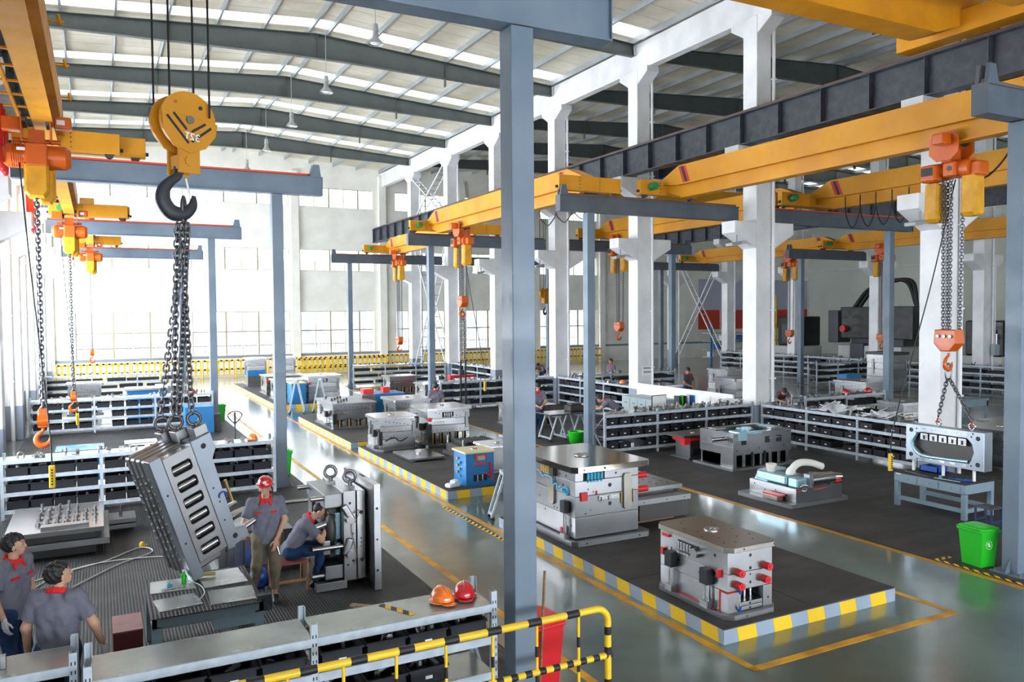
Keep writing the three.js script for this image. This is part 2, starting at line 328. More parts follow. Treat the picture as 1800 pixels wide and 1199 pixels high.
// roof: panels, translucent strips, purlins
const ceiling = structGroup('ceiling'), EAVE = 13.84, RIDGE = 14.56;
for (const [x0, x1] of BAYS) {
  const xm = (x0 + x1) / 2, slope = (RIDGE - EAVE) / (xm - x0), top = x => EAVE + slope * (xm - x0 - Math.abs(x - xm));
  for (const s of [0, 1]) {
    const a = s ? xm : x0 - 0.3, b = s ? x1 + (x1 > 55 ? 0.3 : 0) : xm, P = (x, e) => [x, top(x) + 0.2 + e];
    let d = REAR - 0.3;
    for (const c of [...COLS, FAR + 0.3]) {
      const strip = x0 < 0 || x0 > 30, e = strip ? Math.min(c - 1.05, FAR + 0.3) : c - 0.1, last = c > 50;  // third hall strips are unseen, added to brighten its right wall
      part(ceiling, 'roof_panel', M.roof, g => g.ext([P(a, 0), P(b, 0), P(b, 0.1), P(a, 0.1)], d, last ? FAR + 0.3 : e));
      if (!last && strip) part(ceiling, 'skylight_strip', M.skylight, g => g.ext([P(a, 0.02), P(b, 0.02), P(b, 0.03), P(a, 0.03)], e, c - 0.1));
      d = c - 0.1;
    }
    const n = 7;
    for (let i = 0; i < n; i++) {
      const x = s ? xm + 0.35 + (x1 - xm - 0.7) * i / (n - 1) : x0 + 0.35 + (xm - x0 - 0.7) * i / (n - 1), y = top(x);
      part(ceiling, 'purlin', M.galv, g => g.ext([[x, y], [x + 0.07, y], [x + 0.07, y + 0.015], [x + 0.015, y + 0.015], [x + 0.015, y + 0.185], [x + 0.07, y + 0.185], [x + 0.07, y + 0.2], [x, y + 0.2]], REAR, FAR));
    }
  }
}
// tapered rafters
function rafter(k, d, x0, x1, label) {
  const xm = (x0 + x1) / 2, t = thing('roof_rafter', label, 'rafter', [xm, 0, d], 0, 'roof rafters'), h = (x1 - x0) / 2 - 0.25, e = EAVE + 0.02, r = RIDGE;
  part(t, 'web', M.rafter, g => g.ext([[-h, e - 0.42], [-1, r - 0.9], [1, r - 0.9], [h, e - 0.42], [h, e], [0, r], [-h, e]], -0.006, 0.006));
  part(t, 'lower_flange', M.rafter, g => g.ext([[-h, e - 0.44], [-1, r - 0.92], [1, r - 0.92], [h, e - 0.44], [h, e - 0.42], [1, r - 0.9], [-1, r - 0.9], [-h, e - 0.42]], -0.11, 0.11));
  part(t, 'upper_flange', M.rafter, g => g.ext([[-h, e - 0.02], [0, r - 0.02], [h, e - 0.02], [h, e], [0, r], [-h, e]], -0.11, 0.11));
  for (const x of [-h + 0.05, -5.2, 0, 5.2, h - 0.05]) part(t, 'stiffener', M.rafter, g => g.box(x - 0.01, x + 0.01, (Math.abs(x) < 1 ? r - 0.9 : Math.abs(x) > 8 ? e - 0.42 : e - 0.63), (Math.abs(x) < 1 ? r - 0.02 : Math.abs(x) > 8 ? e : e + 0.33), -0.1, 0.1));
  return t;
}
const bayWord = ['the near hall', 'the second hall', 'the third hall'];
BAYS.forEach(([x0, x1], b) => [48.4, 42.4, 36.4, 30.4, 24.4, 18.4, 12.4].slice(0, b === 0 ? 6 : b === 1 ? 7 : 5).forEach((d, k) =>
  rafter(k, d, x0, x1, `dark green tapered steel rafter spanning ${bayWord[b]}, ${['first', ...ord.slice(1)][k]} from the windowed far wall`)));
// eaves beams along the column rows
for (const [n, x] of [[3, 18.04], [4, 39]]) struct('trim_' + n, M.white, g => g.box(x - 0.16, x + 0.16, 12.9, 13.86, REAR, FAR));
struct('trim_5', M.white, g => g.box(-2.9, -2.6, 12.9, 13.86, REAR, FAR));
// concrete columns with corbels
function column(row, x, d, label, tallBase) {
  const t = thing('concrete_column', label, 'column', [x, 0, d], 0, ['left row columns', 'middle row columns', 'back row columns'][row]);
  const L0 = row === 0 ? -0.38 : -0.38, R0 = row === 0 ? 0.38 : 0.37;
  part(t, 'lower_shaft', M.white, g => g.box(L0, R0, 1.1, 8.95, -0.29, 0.29, 0.025));
  part(t, 'painted_base', M.baseGrey, g => g.box(L0 - 0.004, R0 + 0.004, 0, 1.1, -0.294, 0.294, 0.02), 'grey painted base');
  part(t, 'upper_shaft', M.white, g => g.box(row === 0 ? -0.38 : -0.38, row === 0 ? 0.15 : 0.2, 8.95, 12.9, -0.29, 0.29, 0.02));
  const lo = row === 0 ? R0 : -1.23, hi = row === 0 ? 1.15 : 1.17;
  part(t, 'corbel', M.white, g => { if (row) g.ext([[L0, 5.9], [L0, 6.7], [lo, 6.7], [lo, 6.35]].reverse(), -0.29, 0.29, 0.01); g.ext([[R0, 5.9], [hi, 6.35], [hi, 6.7], [R0, 6.7]], -0.29, 0.29, 0.01); });
  part(t, 'crane_corbel', M.white, g => { if (row) g.ext([[L0, 8.2], [L0, 8.95], [-1.12, 8.95], [-1.12, 8.6]].reverse(), -0.29, 0.29, 0.01); g.ext([[R0, 8.2], [1.1, 8.6], [1.1, 8.95], [R0, 8.95]], -0.29, 0.29, 0.01); });
  part(t, 'capital', M.white, g => g.extx([[-0.29, 12.35], [0.29, 12.35], [0.85, 12.7], [0.85, 12.9], [-0.85, 12.9], [-0.85, 12.7]], -0.36, 0.18, 0.01));
  part(t, 'downpipe', M.pipe, g => { const px = row === 0 ? 0.1 : 0.24; g.cyl([px, 0, -0.36], [px, 12.9, -0.36], row === 0 ? 0.06 : 0.05, undefined, 10); for (const y of [1.9, 4, 6, 9, 11]) g.box(px - 0.07, px + 0.07, y, y + 0.04, -0.42, -0.28); }, 'white downpipe');
  return t;
}
COLS.slice(2).forEach((d, k) => column(1, 18.13, d, `white concrete column with corbels in the middle row, ${ord[k]} from the camera`));
COLS.slice(3).forEach((d, k) => column(0, -2.62, d, `white concrete column against the left wall, ${ord[k]} from the camera`));
COLS.slice(3).forEach((d, k) => column(2, 38.98, d, `white concrete column in the back row beyond the second work area, ${ord[k]} from the camera`));
// crane runway beams on the corbels, with stiffeners and rail
function runway(x, label, d0) {
  const t = thing('crane_runway_beam', label, 'beam', [x, 8.96, d0], 0, 'crane runway beams'), len = FAR - 0.1 - d0;
  part(t, 'beam', M.dark, g => { g.box(-0.2, 0.2, 0, 0.035, 0, len); g.box(-0.2, 0.2, 0.92, 0.955, 0, len); g.box(-0.012, 0.012, 0.035, 0.92, 0, len); });
  for (let d = 0.2; d < len; d += 1.5) part(t, 'stiffener', M.dark, g => g.box(-0.18, 0.18, 0.035, 0.92, d, d + 0.02));
  part(t, 'rail', M.rust, g => g.box(-0.04, 0.04, 0.955, 1.05, 0, len));
}
runway(17.35, 'long dark steel runway beam with stiffeners on the middle columns, facing the near hall', -6);
runway(18.98, 'long dark steel runway beam on the far side of the middle columns', -6);
runway(-1.85, 'dark steel runway beam along the left wall columns', -6);
runway(38.2, 'dark steel runway beam on the back row columns, near side', 0);
// ---------- posts and girders of the light cranes ----------
const GD = [7.0, 18.9, 30.9, 42.9];
function post(x, d, label, m = M.post) {
  const t = thing('steel_post', label, 'post', [x, 0, d], 0, 'grey steel posts');
  part(t, 'shaft', m, g => g.box(-0.125, 0.125, 0.02, 6.77, -0.125, 0.125, 0.012));
  part(t, 'base_plate', m, g => { g.box(-0.24, 0.24, 0, 0.025, -0.24, 0.24); for (const s of [-1, 1]) { g.ext(s < 0 ? [[-0.125, 0.02], [-0.125, 0.2], [-0.23, 0.02]] : [[0.125, 0.02], [0.23, 0.02], [0.125, 0.2]], -0.01, 0.01); } });
  for (const [a, b] of [[-1, -1], [1, -1], [-1, 1], [1, 1]]) part(t, 'anchor_bolt', M.steelDull, g => g.cyl([a * 0.19, 0.02, b * 0.19], [a * 0.19, 0.06, b * 0.19], 0.018, undefined, 6));
  part(t, 'weld_seam', m, g => g.box(-0.127, 0.127, 4.38, 4.39, -0.127, 0.127));
}
function girder(x0, x1, d, label, m, stopLeft, stopRight, redRail) {
  const t = thing('crane_girder', label, 'girder', [x0, 6.78, d], 0, 'grey crane girders'), w = x1 - x0;
  part(t, 'beam', m, g => { g.box(0, w, 0, 0.018, -0.125, 0.125); g.box(0, w, 0.42, 0.44, -0.125, 0.125); g.box(0, w, 0.018, 0.42, -0.09, 0.09); });
  part(t, 'end_plate', m, g => { if (stopLeft) g.box(-0.012, 0, 0, 0.44, -0.125, 0.125); if (stopRight) g.box(w, w + 0.012, 0, 0.44, -0.125, 0.125); });
  part(t, 'rail', M.rust, g => g.box(0.05, w - 0.05, 0.44, 0.51, -0.03, 0.03));
  for (const [on, x, s] of [[stopLeft, 0.12, 1], [stopRight, w - 0.12, -1]]) if (on) part(t, 'end_stop', m, g => { for (const q of [-0.1, 0.04]) g.ext(s > 0 ? [[x - 0.1, 0.44], [x + 0.16, 0.44], [x + 0.08, 0.72], [x - 0.06, 0.72]] : [[x - 0.16, 0.44], [x + 0.1, 0.44], [x + 0.06, 0.72], [x - 0.08, 0.72]], q, q + 0.06); });
  if (redRail) part(t, 'conductor_rail', M.railRed, g => g.box(0.1, w - 0.35, 0.455, 0.485, -0.15, -0.12), 'red conductor rail');
}
GD.forEach((d, k) => {
  post(3.7, d, ['thick grey-blue steel post in the foreground', 'grey steel post behind the red-helmeted worker', 'grey steel post behind the hanging chains', 'farthest grey steel post on the left work area'][k]);
  girder(-1.5, 4.74, d, ['grey-blue girder crossing the top of the picture on the foreground post', 'grey girder behind the big yellow hook block', 'grey girder across the left, second behind the hook', 'grey girder across the left, nearest the far windows'][k], M.post, false, true, k > 0);
  post(12.24, d + (k ? 0 : 0.12), ['steel post at the right edge beside the green bin', 'steel post behind the big mold with the shiny top', 'steel post behind the worker in the middle', 'thin far steel post near the far windows'][k], M.post);
  girder(11.25, 17.7, d + (k ? 0 : 0.12), ['grey girder end at the upper right edge', 'dark girder above the middle posts with hanging cable loops', 'dark girder in the middle distance right of centre', 'farthest dark girder in front of the glowing windows'][k], M.girder, true, false, false);
  if (k) {
    post(24.8, d, ['steel post in the second hall left of the suspended mold', 'steel post in the second hall beside the white ladder', 'thin far steel post in the second hall'][k - 1]);
    girder(18.55, 25.9, d, ['dark girder with red rail in the second hall', 'dark girder in the second hall above the white crossed ladders', 'far dark girder in the second hall'][k - 1], M.girder, false, true, k === 1);
    if (k > 1) { post(33.5, d, ['steel post in the second hall in front of the dark machine', 'thin steel post farthest back in the second hall'][k - 2]); girder(32.5, 38.5, d, ['dark girder in front of the grey wall of the second hall', 'far girder on the back row of the second hall'][k - 2], M.girder, true, false, false); }
  }
});
// ---------- bridges: box girder with lower flange on two end trucks ----------
function truck(t, x, d, xa, xb, motorAt) {
  const tr = part(t, 'end_truck', M.yellow, g => { g.box(xa - x, xb - x, 0.1, 0.52, d - 0.1, d + 0.1, 0.015); });
  for (const q of [xa - x + 0.2, xb - x - 0.2]) part(tr, 'wheel', M.darkSteel, g => g.cyl([q, 0.1, d - 0.05], [q, 0.1, d + 0.05], 0.09, undefined, 14));
  part(tr, 'buffer', M.black, g => g.cyl([xa - x - 0.06, 0.2, d], [xa - x, 0.2, d], 0.04)); part(tr, 'buffer', M.black, g => g.cyl([xb - x, 0.2, d], [xb - x + 0.06, 0.2, d], 0.04));
  part(tr, 'bolt', M.darkSteel, g => { for (const s of [-0.33, 0.33]) for (const y of [0.18, 0.28, 0.38, 0.46]) g.cyl([s, y, d - 0.115], [s, y, d + 0.115], 0.016, undefined, 6); });
  if (motorAt !== undefined) part(tr, 'travel_motor', M.greenDark, g => { g.cyl([motorAt - x, 0.32, d - 0.35], [motorAt - x, 0.32, d - 0.13], 0.11, undefined, 12); g.cyl([motorAt - x, 0.32, d - 0.4], [motorAt - x, 0.32, d - 0.35], 0.09, undefined, 12); }, 'green travel motor');
}
function bridge(x, d0, d1, xa, xb, label, o = {}) {
  const t = thing('crane_bridge', label, 'crane', [x, 7.27, 0], 0, 'yellow crane bridges'), e = 0.9;
  part(t, 'box_girder', M.yellow, g => g.extx([[d0 + 0.15, 0.4], [d0 + e, 0.32], [d1 - e, 0.32], [d1 - 0.15, 0.4], [d1 - 0.15, 0.56], [d1 - e, 0.86], [d0 + e, 0.86], [d0 + 0.15, 0.56]], -0.22, 0.22));
  part(t, 'lower_flange', M.yellow, g => { g.extx([[d0 + 0.2, 0.2], [d0 + e, -0.02], [d1 - e, -0.02], [d1 - 0.2, 0.2], [d1 - 0.2, 0.4], [d0 + 0.2, 0.4]], -0.07, 0.07); g.box(-0.15, 0.15, -0.045, -0.02, d0 + e, d1 - e); });
  for (const [d, s] of [[d0 + e + 0.25, 1], [d1 - e - 0.25, -1]]) for (let k = 0; k < 3; k++) part(t, 'stripe', k % 2 ? M.black : M.redStripe, g => { for (const f of [-1, 1]) { const q = d + (k - 1) * 0.1; g.extx([[q - 0.05 - 0.1, 0.36], [q + 0.05 - 0.1, 0.36], [q + 0.05 + 0.1, 0.82], [q - 0.05 + 0.1, 0.82]], f > 0 ? 0.22 : -0.224, f > 0 ? 0.224 : -0.22); } });
  truck(t, x, d1 - 0.12, xa, xb, o.motor ? xa + 0.35 : undefined); truck(t, x, d0 + 0.12, xa, xb);
  if (o.festoon) {
    part(t, 'festoon_cable', o.festoon, g => { for (let k = 0; k < o.loops; k++) { const a = o.fd + k * o.pitch; g.tube([[o.fx, 0.25, a], [o.fx, -0.25, a + 0.02], [o.fx, -o.drop * 0.85, a + o.pitch * 0.3], [o.fx, -o.drop, a + o.pitch * 0.5], [o.fx, -o.drop * 0.85, a + o.pitch * 0.7], [o.fx, -0.25, a + o.pitch - 0.02], [o.fx, 0.25, a + o.pitch]], o.fr, 22, 6); } }, o.flabel);
  }
  if (o.ladder) {
    part(t, 'ladder_rail', M.yellow, g => { for (const q of [-0.5, -0.78]) g.box(q - 0.025, q + 0.025, 0.5, 0.56, d0 + 0.5, d1 - 0.5); });
    for (let d = d0 + 1; d < d1 - 0.6; d += 0.9) part(t, 'rung', M.yellow, g => g.box(-0.8, -0.22, 0.52, 0.55, d, d + 0.06));
  }
  if (o.lugs) for (let d = d0 + 1.5; d < d1; d += 2.2) part(t, 'lifting_lug', M.yellow, g => { g.cyl([0.18, 0.84, d], [0.42, 0.84, d], 0.02); g.torus([0.36, 0.86, d], 0.06, 0.025, [1, 0.2, 0]); });
  return t;
}
bridge(-0.75, 7.0, 18.9, -1.45, 0.48, 'long yellow crane bridge at the top left corner', { ladder: true, lugs: true, festoon: M.red, loops: 7, pitch: 0.42, fd: 13.6, fx: -0.62, drop: 0.8, fr: 0.045, flabel: 'red festoon cable loops' });
bridge(-0.75, 18.9, 30.9, -1.4, 0.98, 'yellow crane bridge with ladder on the left, behind the large orange hoist', { ladder: true, motor: true, festoon: M.red, loops: 6, pitch: 0.5, fd: 26, fx: -0.95, drop: 0.7, fr: 0.04, flabel: 'red festoon cable loops' });
bridge(-0.27, 30.9, 42.9, -0.95, 1.05, 'small far yellow crane bridge on the left', { festoon: M.red, loops: 2, pitch: 0.3, fd: 41, fx: -0.7, drop: 0.7, fr: 0.04, flabel: 'red festoon cable loops' });
bridge(14.9, 7.12, 18.9, 13.87, 15.95, 'large yellow crane bridge at right carrying the double orange hoist', { motor: true, festoon: M.black, loops: 2, pitch: 1.1, fd: 7.9, fx: 0.3, drop: 0.75, fr: 0.018, flabel: 'black cable loops' });
bridge(12.3, 18.9, 30.9, 11.3, 13.35, 'yellow crane bridge behind the foreground post', { motor: true, festoon: M.black, loops: 3, pitch: 1.0, fd: 19.3, fx: 0.3, drop: 0.55, fr: 0.018, flabel: 'black cable loops' });
bridge(14.5, 30.9, 42.9, 13.0, 15.6, 'far yellow crane bridge in front of the bright windows', { motor: true });
bridge(21, 7.0, 18.9, 19.4, 22.2, 'yellow crane bridge in the second hall with looped black cable', { motor: true, festoon: M.black, loops: 5, pitch: 0.55, fd: 14.6, fx: -0.3, drop: 0.75, fr: 0.018, flabel: 'black cable loops' });
bridge(20.7, 18.9, 30.9, 19.3, 22.1, 'yellow crane bridge in the second hall between the middle columns', { motor: true });
bridge(36.2, 18.9, 30.9, 34.9, 37.5, 'yellow crane bridge along the grey wall at right', { motor: true });
bridge(36.4, 30.9, 42.9, 35.0, 37.6, 'farthest yellow crane bridge in the second hall', { motor: true });
// ---------- chain geometry: welded links along a line ----------
function links(g, a, b, pitch, r, w) {   // a, b in (x, y, d)
  const A = new THREE.Vector3(a[0], a[1], -a[2]), B = new THREE.Vector3(b[0], b[1], -b[2]), D = B.clone().sub(A), n = Math.max(1, Math.round(D.length() / pitch)); D.normalize();
  const q = new THREE.Quaternion().setFromUnitVectors(Y, D), h = pitch * 0.72, c = h - w;
  const pts = [[-w, -c], [-w, c], [-w * 0.7, c + w * 0.7], [0, c + w], [w * 0.7, c + w * 0.7], [w, c], [w, -c], [w * 0.7, -c - w * 0.7], [0, -c - w], [-w * 0.7, -c - w * 0.7]];
  const base = new THREE.TubeGeometry(new THREE.CatmullRomCurve3(pts.map(p => new THREE.Vector3(p[0], p[1], 0)), true), 14, r, 5, true).toNonIndexed();
  for (let i = 0; i < n; i++) {
    const p = A.clone().lerp(B, (i + 0.5) / n), m = new THREE.Matrix4().compose(p, q.clone().multiply(new THREE.Quaternion().setFromAxisAngle(Y, i % 2 ? Math.PI / 2 : 0)), new THREE.Vector3(1, 1, 1));
    g.add(base.clone(), m);
  }
}
// crane hook outline, opening towards +x
function hookShape(g, x, y, d, s, thick) {
  const c = new THREE.CatmullRomCurve3([[0, 0.95], [-0.02, 0.72], [-0.28, 0.5], [-0.5, 0.2], [-0.5, -0.18], [-0.25, -0.47], [0.1, -0.5], [0.42, -0.25], [0.5, 0.12]].map(p => new THREE.Vector3(x + p[0] * s, y + p[1] * s, -d)));
  const R = [0.13, 0.14, 0.18, 0.23, 0.25, 0.25, 0.22, 0.16, 0.07], n = 40, f = 10, fr = c.computeFrenetFrames(n), pos = [], idx = [];
  for (let i = 0; i <= n; i++) {
    const u = i / n, p = c.getPointAt(u), k = u * (R.length - 1), a = Math.floor(Math.min(k, R.length - 1.001)), r = (R[a] + (R[a + 1] - R[a]) * (k - a)) * s;
    for (let j = 0; j < f; j++) { const th = j / f * 6.28319, v = fr.normals[i].clone().multiplyScalar(Math.cos(th) * r).add(fr.binormals[i].clone().multiplyScalar(Math.sin(th) * r)); v.z *= thick; pos.push(p.x + v.x, p.y + v.y, p.z + v.z); }
  }
  for (let i = 0; i < n; i++) for (let j = 0; j < f; j++) { const a = i * f + j, b = i * f + (j + 1) % f; idx.push(a, a + f, b, b, a + f, b + f); }
  for (const e of [0, n]) for (let j = 1; j + 1 < f; j++) idx.push(e * f, e * f + j, e * f + j + 1);
  const geo = new THREE.BufferGeometry(); geo.setAttribute('position', new THREE.Float32BufferAttribute(pos, 3)); geo.setIndex(idx); geo.computeVertexNormals(); g.add(geo);
}
// ---------- electric chain hoists ----------
function pendant(t, x0, y0, d0, x1, y1, d1, m = M.kerbYellow) {
  part(t, 'pendant_cable', M.black, g => g.tube([[x0, y0, d0], [(x0 * 2 + x1) / 3, (y0 * 2 + y1) / 3, (d0 * 2 + d1) / 3], [x1, y1 + 0.4, d1], [x1, y1 + 0.16, d1]], 0.012, 16, 5));
  const p = part(t, 'control_pendant', m, g => g.box(x1 - 0.045, x1 + 0.045, y1 - 0.2, y1 + 0.16, d1 - 0.03, d1 + 0.03, 0.015), 'yellow push-button pendant');
  part(p, 'button', M.black, g => { for (let k = 0; k < 6; k++) g.cyl([x1, y1 + 0.09 - k * 0.045, d1 - 0.042], [x1, y1 + 0.09 - k * 0.045, d1 - 0.028], 0.014, undefined, 8); });
}
function hoistSingle(x, d, label, s, hookY, o = {}) {   // barrel motor across the bridge, one chain bag; y = underside of the bridge
  const t = thing('chain_hoist', label, 'hoist', [x, 7.23, d], 0, 'orange electric chain hoists');
  const tr = part(t, 'trolley', M.orange, g => { for (const q of [-0.22, 0.2]) { g.box(q, q + 0.02, -0.32, 0.12, -0.24, 0.24); } g.box(-0.12, 0.12, -0.35, -0.12, -0.08, 0.08); g.box(-0.5, -0.22, -0.16, 0.06, -0.12, 0.1, 0.02); g.box(0.26, 0.52, -0.08, 0.12, -0.12, 0.1, 0.03); g.cyl([-0.35, -0.3, 0], [0.35, -0.3, 0], 0.04); });
  for (const q of [-0.2, 0.14]) for (const e of [-0.14, 0.14]) part(tr, 'wheel', M.darkSteel, g => g.cyl([q, 0.02, e], [q + 0.06, 0.02, e], 0.09, undefined, 14));
  const b = part(t, 'motor_housing', M.orange, g => {
    g.cyl([-0.42, -0.56, 0], [0.42, -0.56, 0], 0.2, undefined, 8); g.cyl([-0.5, -0.56, 0], [-0.42, -0.56, 0], 0.12, 0.2, 8); g.cyl([0.42, -0.56, 0], [0.5, -0.56, 0], 0.2, 0.15, 8);
    g.box(-0.16, 0.16, -0.74, -0.36, -0.22, 0.22, 0.03);
  });
  part(b, 'cooling_rib', M.orange, g => { for (let k = 0; k < 6; k++) g.torus([-0.36 + k * 0.03, -0.56, 0], 0.2, 0.007, [1, 0, 0], 4, 16); });
  part(b, 'rating_plate', M.paper, g => g.box(-0.28, -0.16, -0.5, -0.45, -0.205, -0.198)); part(tr, 'rating_plate', M.paper, g => g.box(0.3, 0.42, -0.02, 0.06, -0.13, -0.121));
  part(t, 'chain_bag', M.bag, g => { g.ext([[-0.19, -0.7], [0.17, -0.7], [0.17, -1.15], [0.1, -1.26], [-0.12, -1.26], [-0.19, -1.17]], -0.2, 0.1, 0.04); g.ext([[-0.02, -0.75], [0.26, -0.75], [0.26, -1.25], [0.18, -1.34], [0.04, -1.34], [-0.02, -1.26]], -0.02, 0.2, 0.04); }, 'yellow chain bag');
  const cy = hookY - 7.23;
  part(t, 'load_chain', M.chain, g => links(g, [-0.02, -0.74, -0.1], [-0.02, cy + 0.35, -0.1], s * 0.075, s * 0.016, s * 0.03));
  const hb = part(t, 'hook_block', M.orange, g => { g.cyl([-0.1, cy + 0.2, -0.1], [0.06, cy + 0.2, -0.1], 0.11, undefined, 14); g.box(-0.09, 0.05, cy + 0.08, cy + 0.4, -0.16, -0.04, 0.02); });
  part(hb, 'hook', o.hookMat || M.orange, g => hookShape(g, -0.02, cy - 0.12, -0.1, 0.2, 0.7));
  if (o.pendant) pendant(t, -0.25, -0.7, -0.15, ...o.pendant);
  return t;
}
function hoistDouble(x, d, label, hookY, o = {}) {   // two motors along the bridge, two chain bags, four falls
  const t = thing('chain_hoist', label, 'hoist', [x, 7.23, d], 0, 'orange electric chain hoists'), cy = hookY - 7.23;
  const tr = part(t, 'trolley', M.orange, g => { for (const q of [-0.24, 0.22]) g.extx([[-0.3, 0.1], [-0.2, 0.22], [0.2, 0.22], [0.3, 0.1], [0.3, -0.2], [0.15, -0.34], [-0.15, -0.34], [-0.3, -0.2]], q, q + 0.025); g.box(-0.5, -0.24, -0.06, 0.16, -0.18, 0.08, 0.04); g.box(-0.15, 0.15, -0.36, -0.1, -0.1, 0.1); });
  for (const q of [-0.21, 0.15]) for (const e of [-0.16, 0.16]) part(tr, 'wheel', M.darkSteel, g => g.cyl([q, 0.03, e], [q + 0.06, 0.03, e], 0.09, undefined, 14));
  const b = part(t, 'motor_housing', M.orange, g => {
    g.cyl([-0.1, -0.55, 0.4], [0.1, -0.5, 0.02], 0.2, 0.17, 12); g.cyl([0.05, -0.5, -0.02], [0.05, -0.52, -0.42], 0.17, 0.2, 12); g.box(-0.3, 0.0, -0.72, -0.38, 0.12, 0.48, 0.06); g.box(-0.2, 0.12, -0.66, -0.36, -0.22, 0.06, 0.05); g.box(-0.05, 0.25, -0.68, -0.4, -0.62, -0.22, 0.05);
  });
  part(b, 'rating_plate', M.black, g => g.box(-0.306, -0.298, -0.6, -0.44, 0.18, 0.42));
  part(b, 'lock_nut', M.darkSteel, g => g.cyl([-0.21, -0.5, -0.1], [-0.19, -0.5, -0.1], 0.05, undefined, 10));
  for (const [q, top] of [[0.3, -0.74], [-0.46, -0.68]]) part(t, 'chain_bag', M.bag, g => { g.ext([[-0.17, top], [0.13, top], [0.15, top - 0.7], [0.09, top - 0.77], [-0.12, top - 0.77], [-0.19, top - 0.7]], q - 0.15, q + 0.15, 0.04); }, 'yellow chain bag');
  part(t, 'load_chain', M.chain, g => { for (const [a, e] of [[-0.07, 0.1], [0.07, 0.1], [-0.07, -0.06], [0.1, -0.2]]) links(g, [a, -0.68, e], [a * 0.9, cy + 0.5, e * 0.8], 0.06, 0.011, 0.028); });
  const hb = part(t, 'hook_block', M.orange, g => g.extx([[-0.22, cy + 0.55], [0.22, cy + 0.55], [0.24, cy + 0.28], [0.1, cy + 0.12], [-0.1, cy + 0.12], [-0.24, cy + 0.28]], -0.14, 0.14, 0.02));
  part(hb, 'sheave_pin', M.steelDull, g => { for (const e of [-0.13, 0, 0.13]) for (const y of [0.42]) g.cyl([-0.17, cy + y, e], [0.17, cy + y, e], 0.035, undefined, 8); });
  part(hb, 'hook', M.orange, g => hookShape(g, 0, cy - 0.12, 0, 0.22, 0.7));
  if (o.pendant) pendant(t, 0, -0.7, -0.1, ...o.pendant);
  return t;
}
hoistSingle(-0.85, 15.6, 'large orange chain hoist with barrel motor at the left edge', 1.0, 2.05, { pendant: [0.14, -5.75, -1.1] });
hoistSingle(-0.75, 29.0, 'orange chain hoist on the second left crane, above the barriers', 1.2, 1.2, { pendant: [0.1, -6.4, -1] });
hoistSingle(-0.27, 41.2, 'small far orange chain hoist on the left with a thin chain', 0.8, 2.1);
hoistDouble(14.9, 10.0, 'double orange chain hoist with two yellow bags holding the suspended mold', 3.05, { pendant: [-0.7, -6.3, 0.75] });
hoistDouble(12.3, 27.8, 'double orange chain hoist behind the foreground post with sling chains', 4.1, { pendant: [0.25, -5.9, -1.4] });
hoistDouble(14.4, 41, 'far double orange chain hoist in front of the glowing windows', 2.2);
hoistDouble(20.7, 29.5, 'double orange chain hoist right behind the foreground post', 3.0);
hoistDouble(36.2, 28, 'orange chain hoist in the second hall above the parked dark machine', 2.2);
hoistDouble(36.4, 34.4, 'double orange chain hoist between the middle white column and the dark post', 2.3);
// ---------- floor mats, painted lines, mold platforms ----------
struct('trim_6', M.rubber, g => g.box(-2.2, 4.2, 0, 0.012, 6.2, 33)).userData.label = 'black ribbed rubber matting of the left work area';
struct('trim_7', M.mat, g => g.box(11.75, 17.7, 0, 0.01, 2, 30.5));
struct('trim_8', M.mat, g => g.box(18.6, 24.6, 0, 0.01, 2, 30.5));
struct('trim_9', M.line, g => {
  const s = (x0, x1, d0, d1) => g.box(x0, x1, 0, 0.004, d0, d1);
  s(4.6, 4.71, 6, 48); s(11.6, 11.72, 1, 49); s(24.7, 24.8, 8, 45); s(33.2, 33.3, 20, 45);
  s(6.36, 6.46, 6.5, 48); s(6.36, 9.98, 6.5, 6.61); s(9.88, 9.98, 6.61, 48);
});
{   // hazard tape
  const tape = M.tape = mat({ color: 0xffffff, roughness: 0.5, map: tex(64, (i, j) => ((i + j) % 64) < 32 ? [0.92, 0.72, 0.05] : [0.05, 0.05, 0.05], 0.16, true) });
  struct('trim_10', tape, g => { g.box(11.74, 11.82, 0.01, 0.014, 6.1, 8.1); g.box(11.82, 12.1, 0.01, 0.014, 8.02, 8.1); g.box(6.2, 6.28, 0, 0.004, 12.4, 15.2); g.rbox(3.1, 0.014, 10.1, 0.5, 0.004, 0.07, 0, -0.9, 0); });
}
function platform(d0, d1, label) {
  const x0 = 6.56, x1 = 9.63, t = thing('mold_platform', label, 'platform', [x0, 0, d0], 0, 'striped mold platforms'), w = x1 - x0, l = d1 - d0, h = 0.19;
  part(t, 'kerb', M.kerbGrey, g => { g.box(0, w, 0, h - 0.015, 0, l); });
  const n = Math.round(l / 0.6), sl = 0.035;
  for (let k = 0; k < n; k++) { const a = (k + 0.2) * l / n; part(t, 'yellow_stripe', M.kerbYellow, g => { g.extx([[a - sl, 0.001], [a + 0.3 - sl, 0.001], [a + 0.3, h - 0.016], [a, h - 0.016]], -0.003, 0); }); }
  for (let k = 0; k < 5; k++) { const a = 0.2 + k * 0.59; part(t, 'yellow_stripe', M.kerbYellow, g => g.ext([[a + sl, 0.001], [a + 0.3 + sl, 0.001], [a + 0.3, h - 0.016], [a, h - 0.016]], -0.003, 0)); }
  for (let i = 0; i < 2; i++) for (let k = 0; k < 3; k++) part(t, 'rubber_sheet', M.mat, g => g.box(i * w / 2 + 0.004, (i + 1) * w / 2 - 0.004, h - 0.016, h, k * l / 3 + 0.004, (k + 1) * l / 3 - 0.004, 0.003));
}
platform(7.2, 13.25, 'low platform with yellow and grey striped kerb in the right foreground');
platform(15.7, 22.35, 'low striped platform in the middle aisle under the blue mold');
platform(23.1, 30.1, 'low striped platform farthest down the aisle');
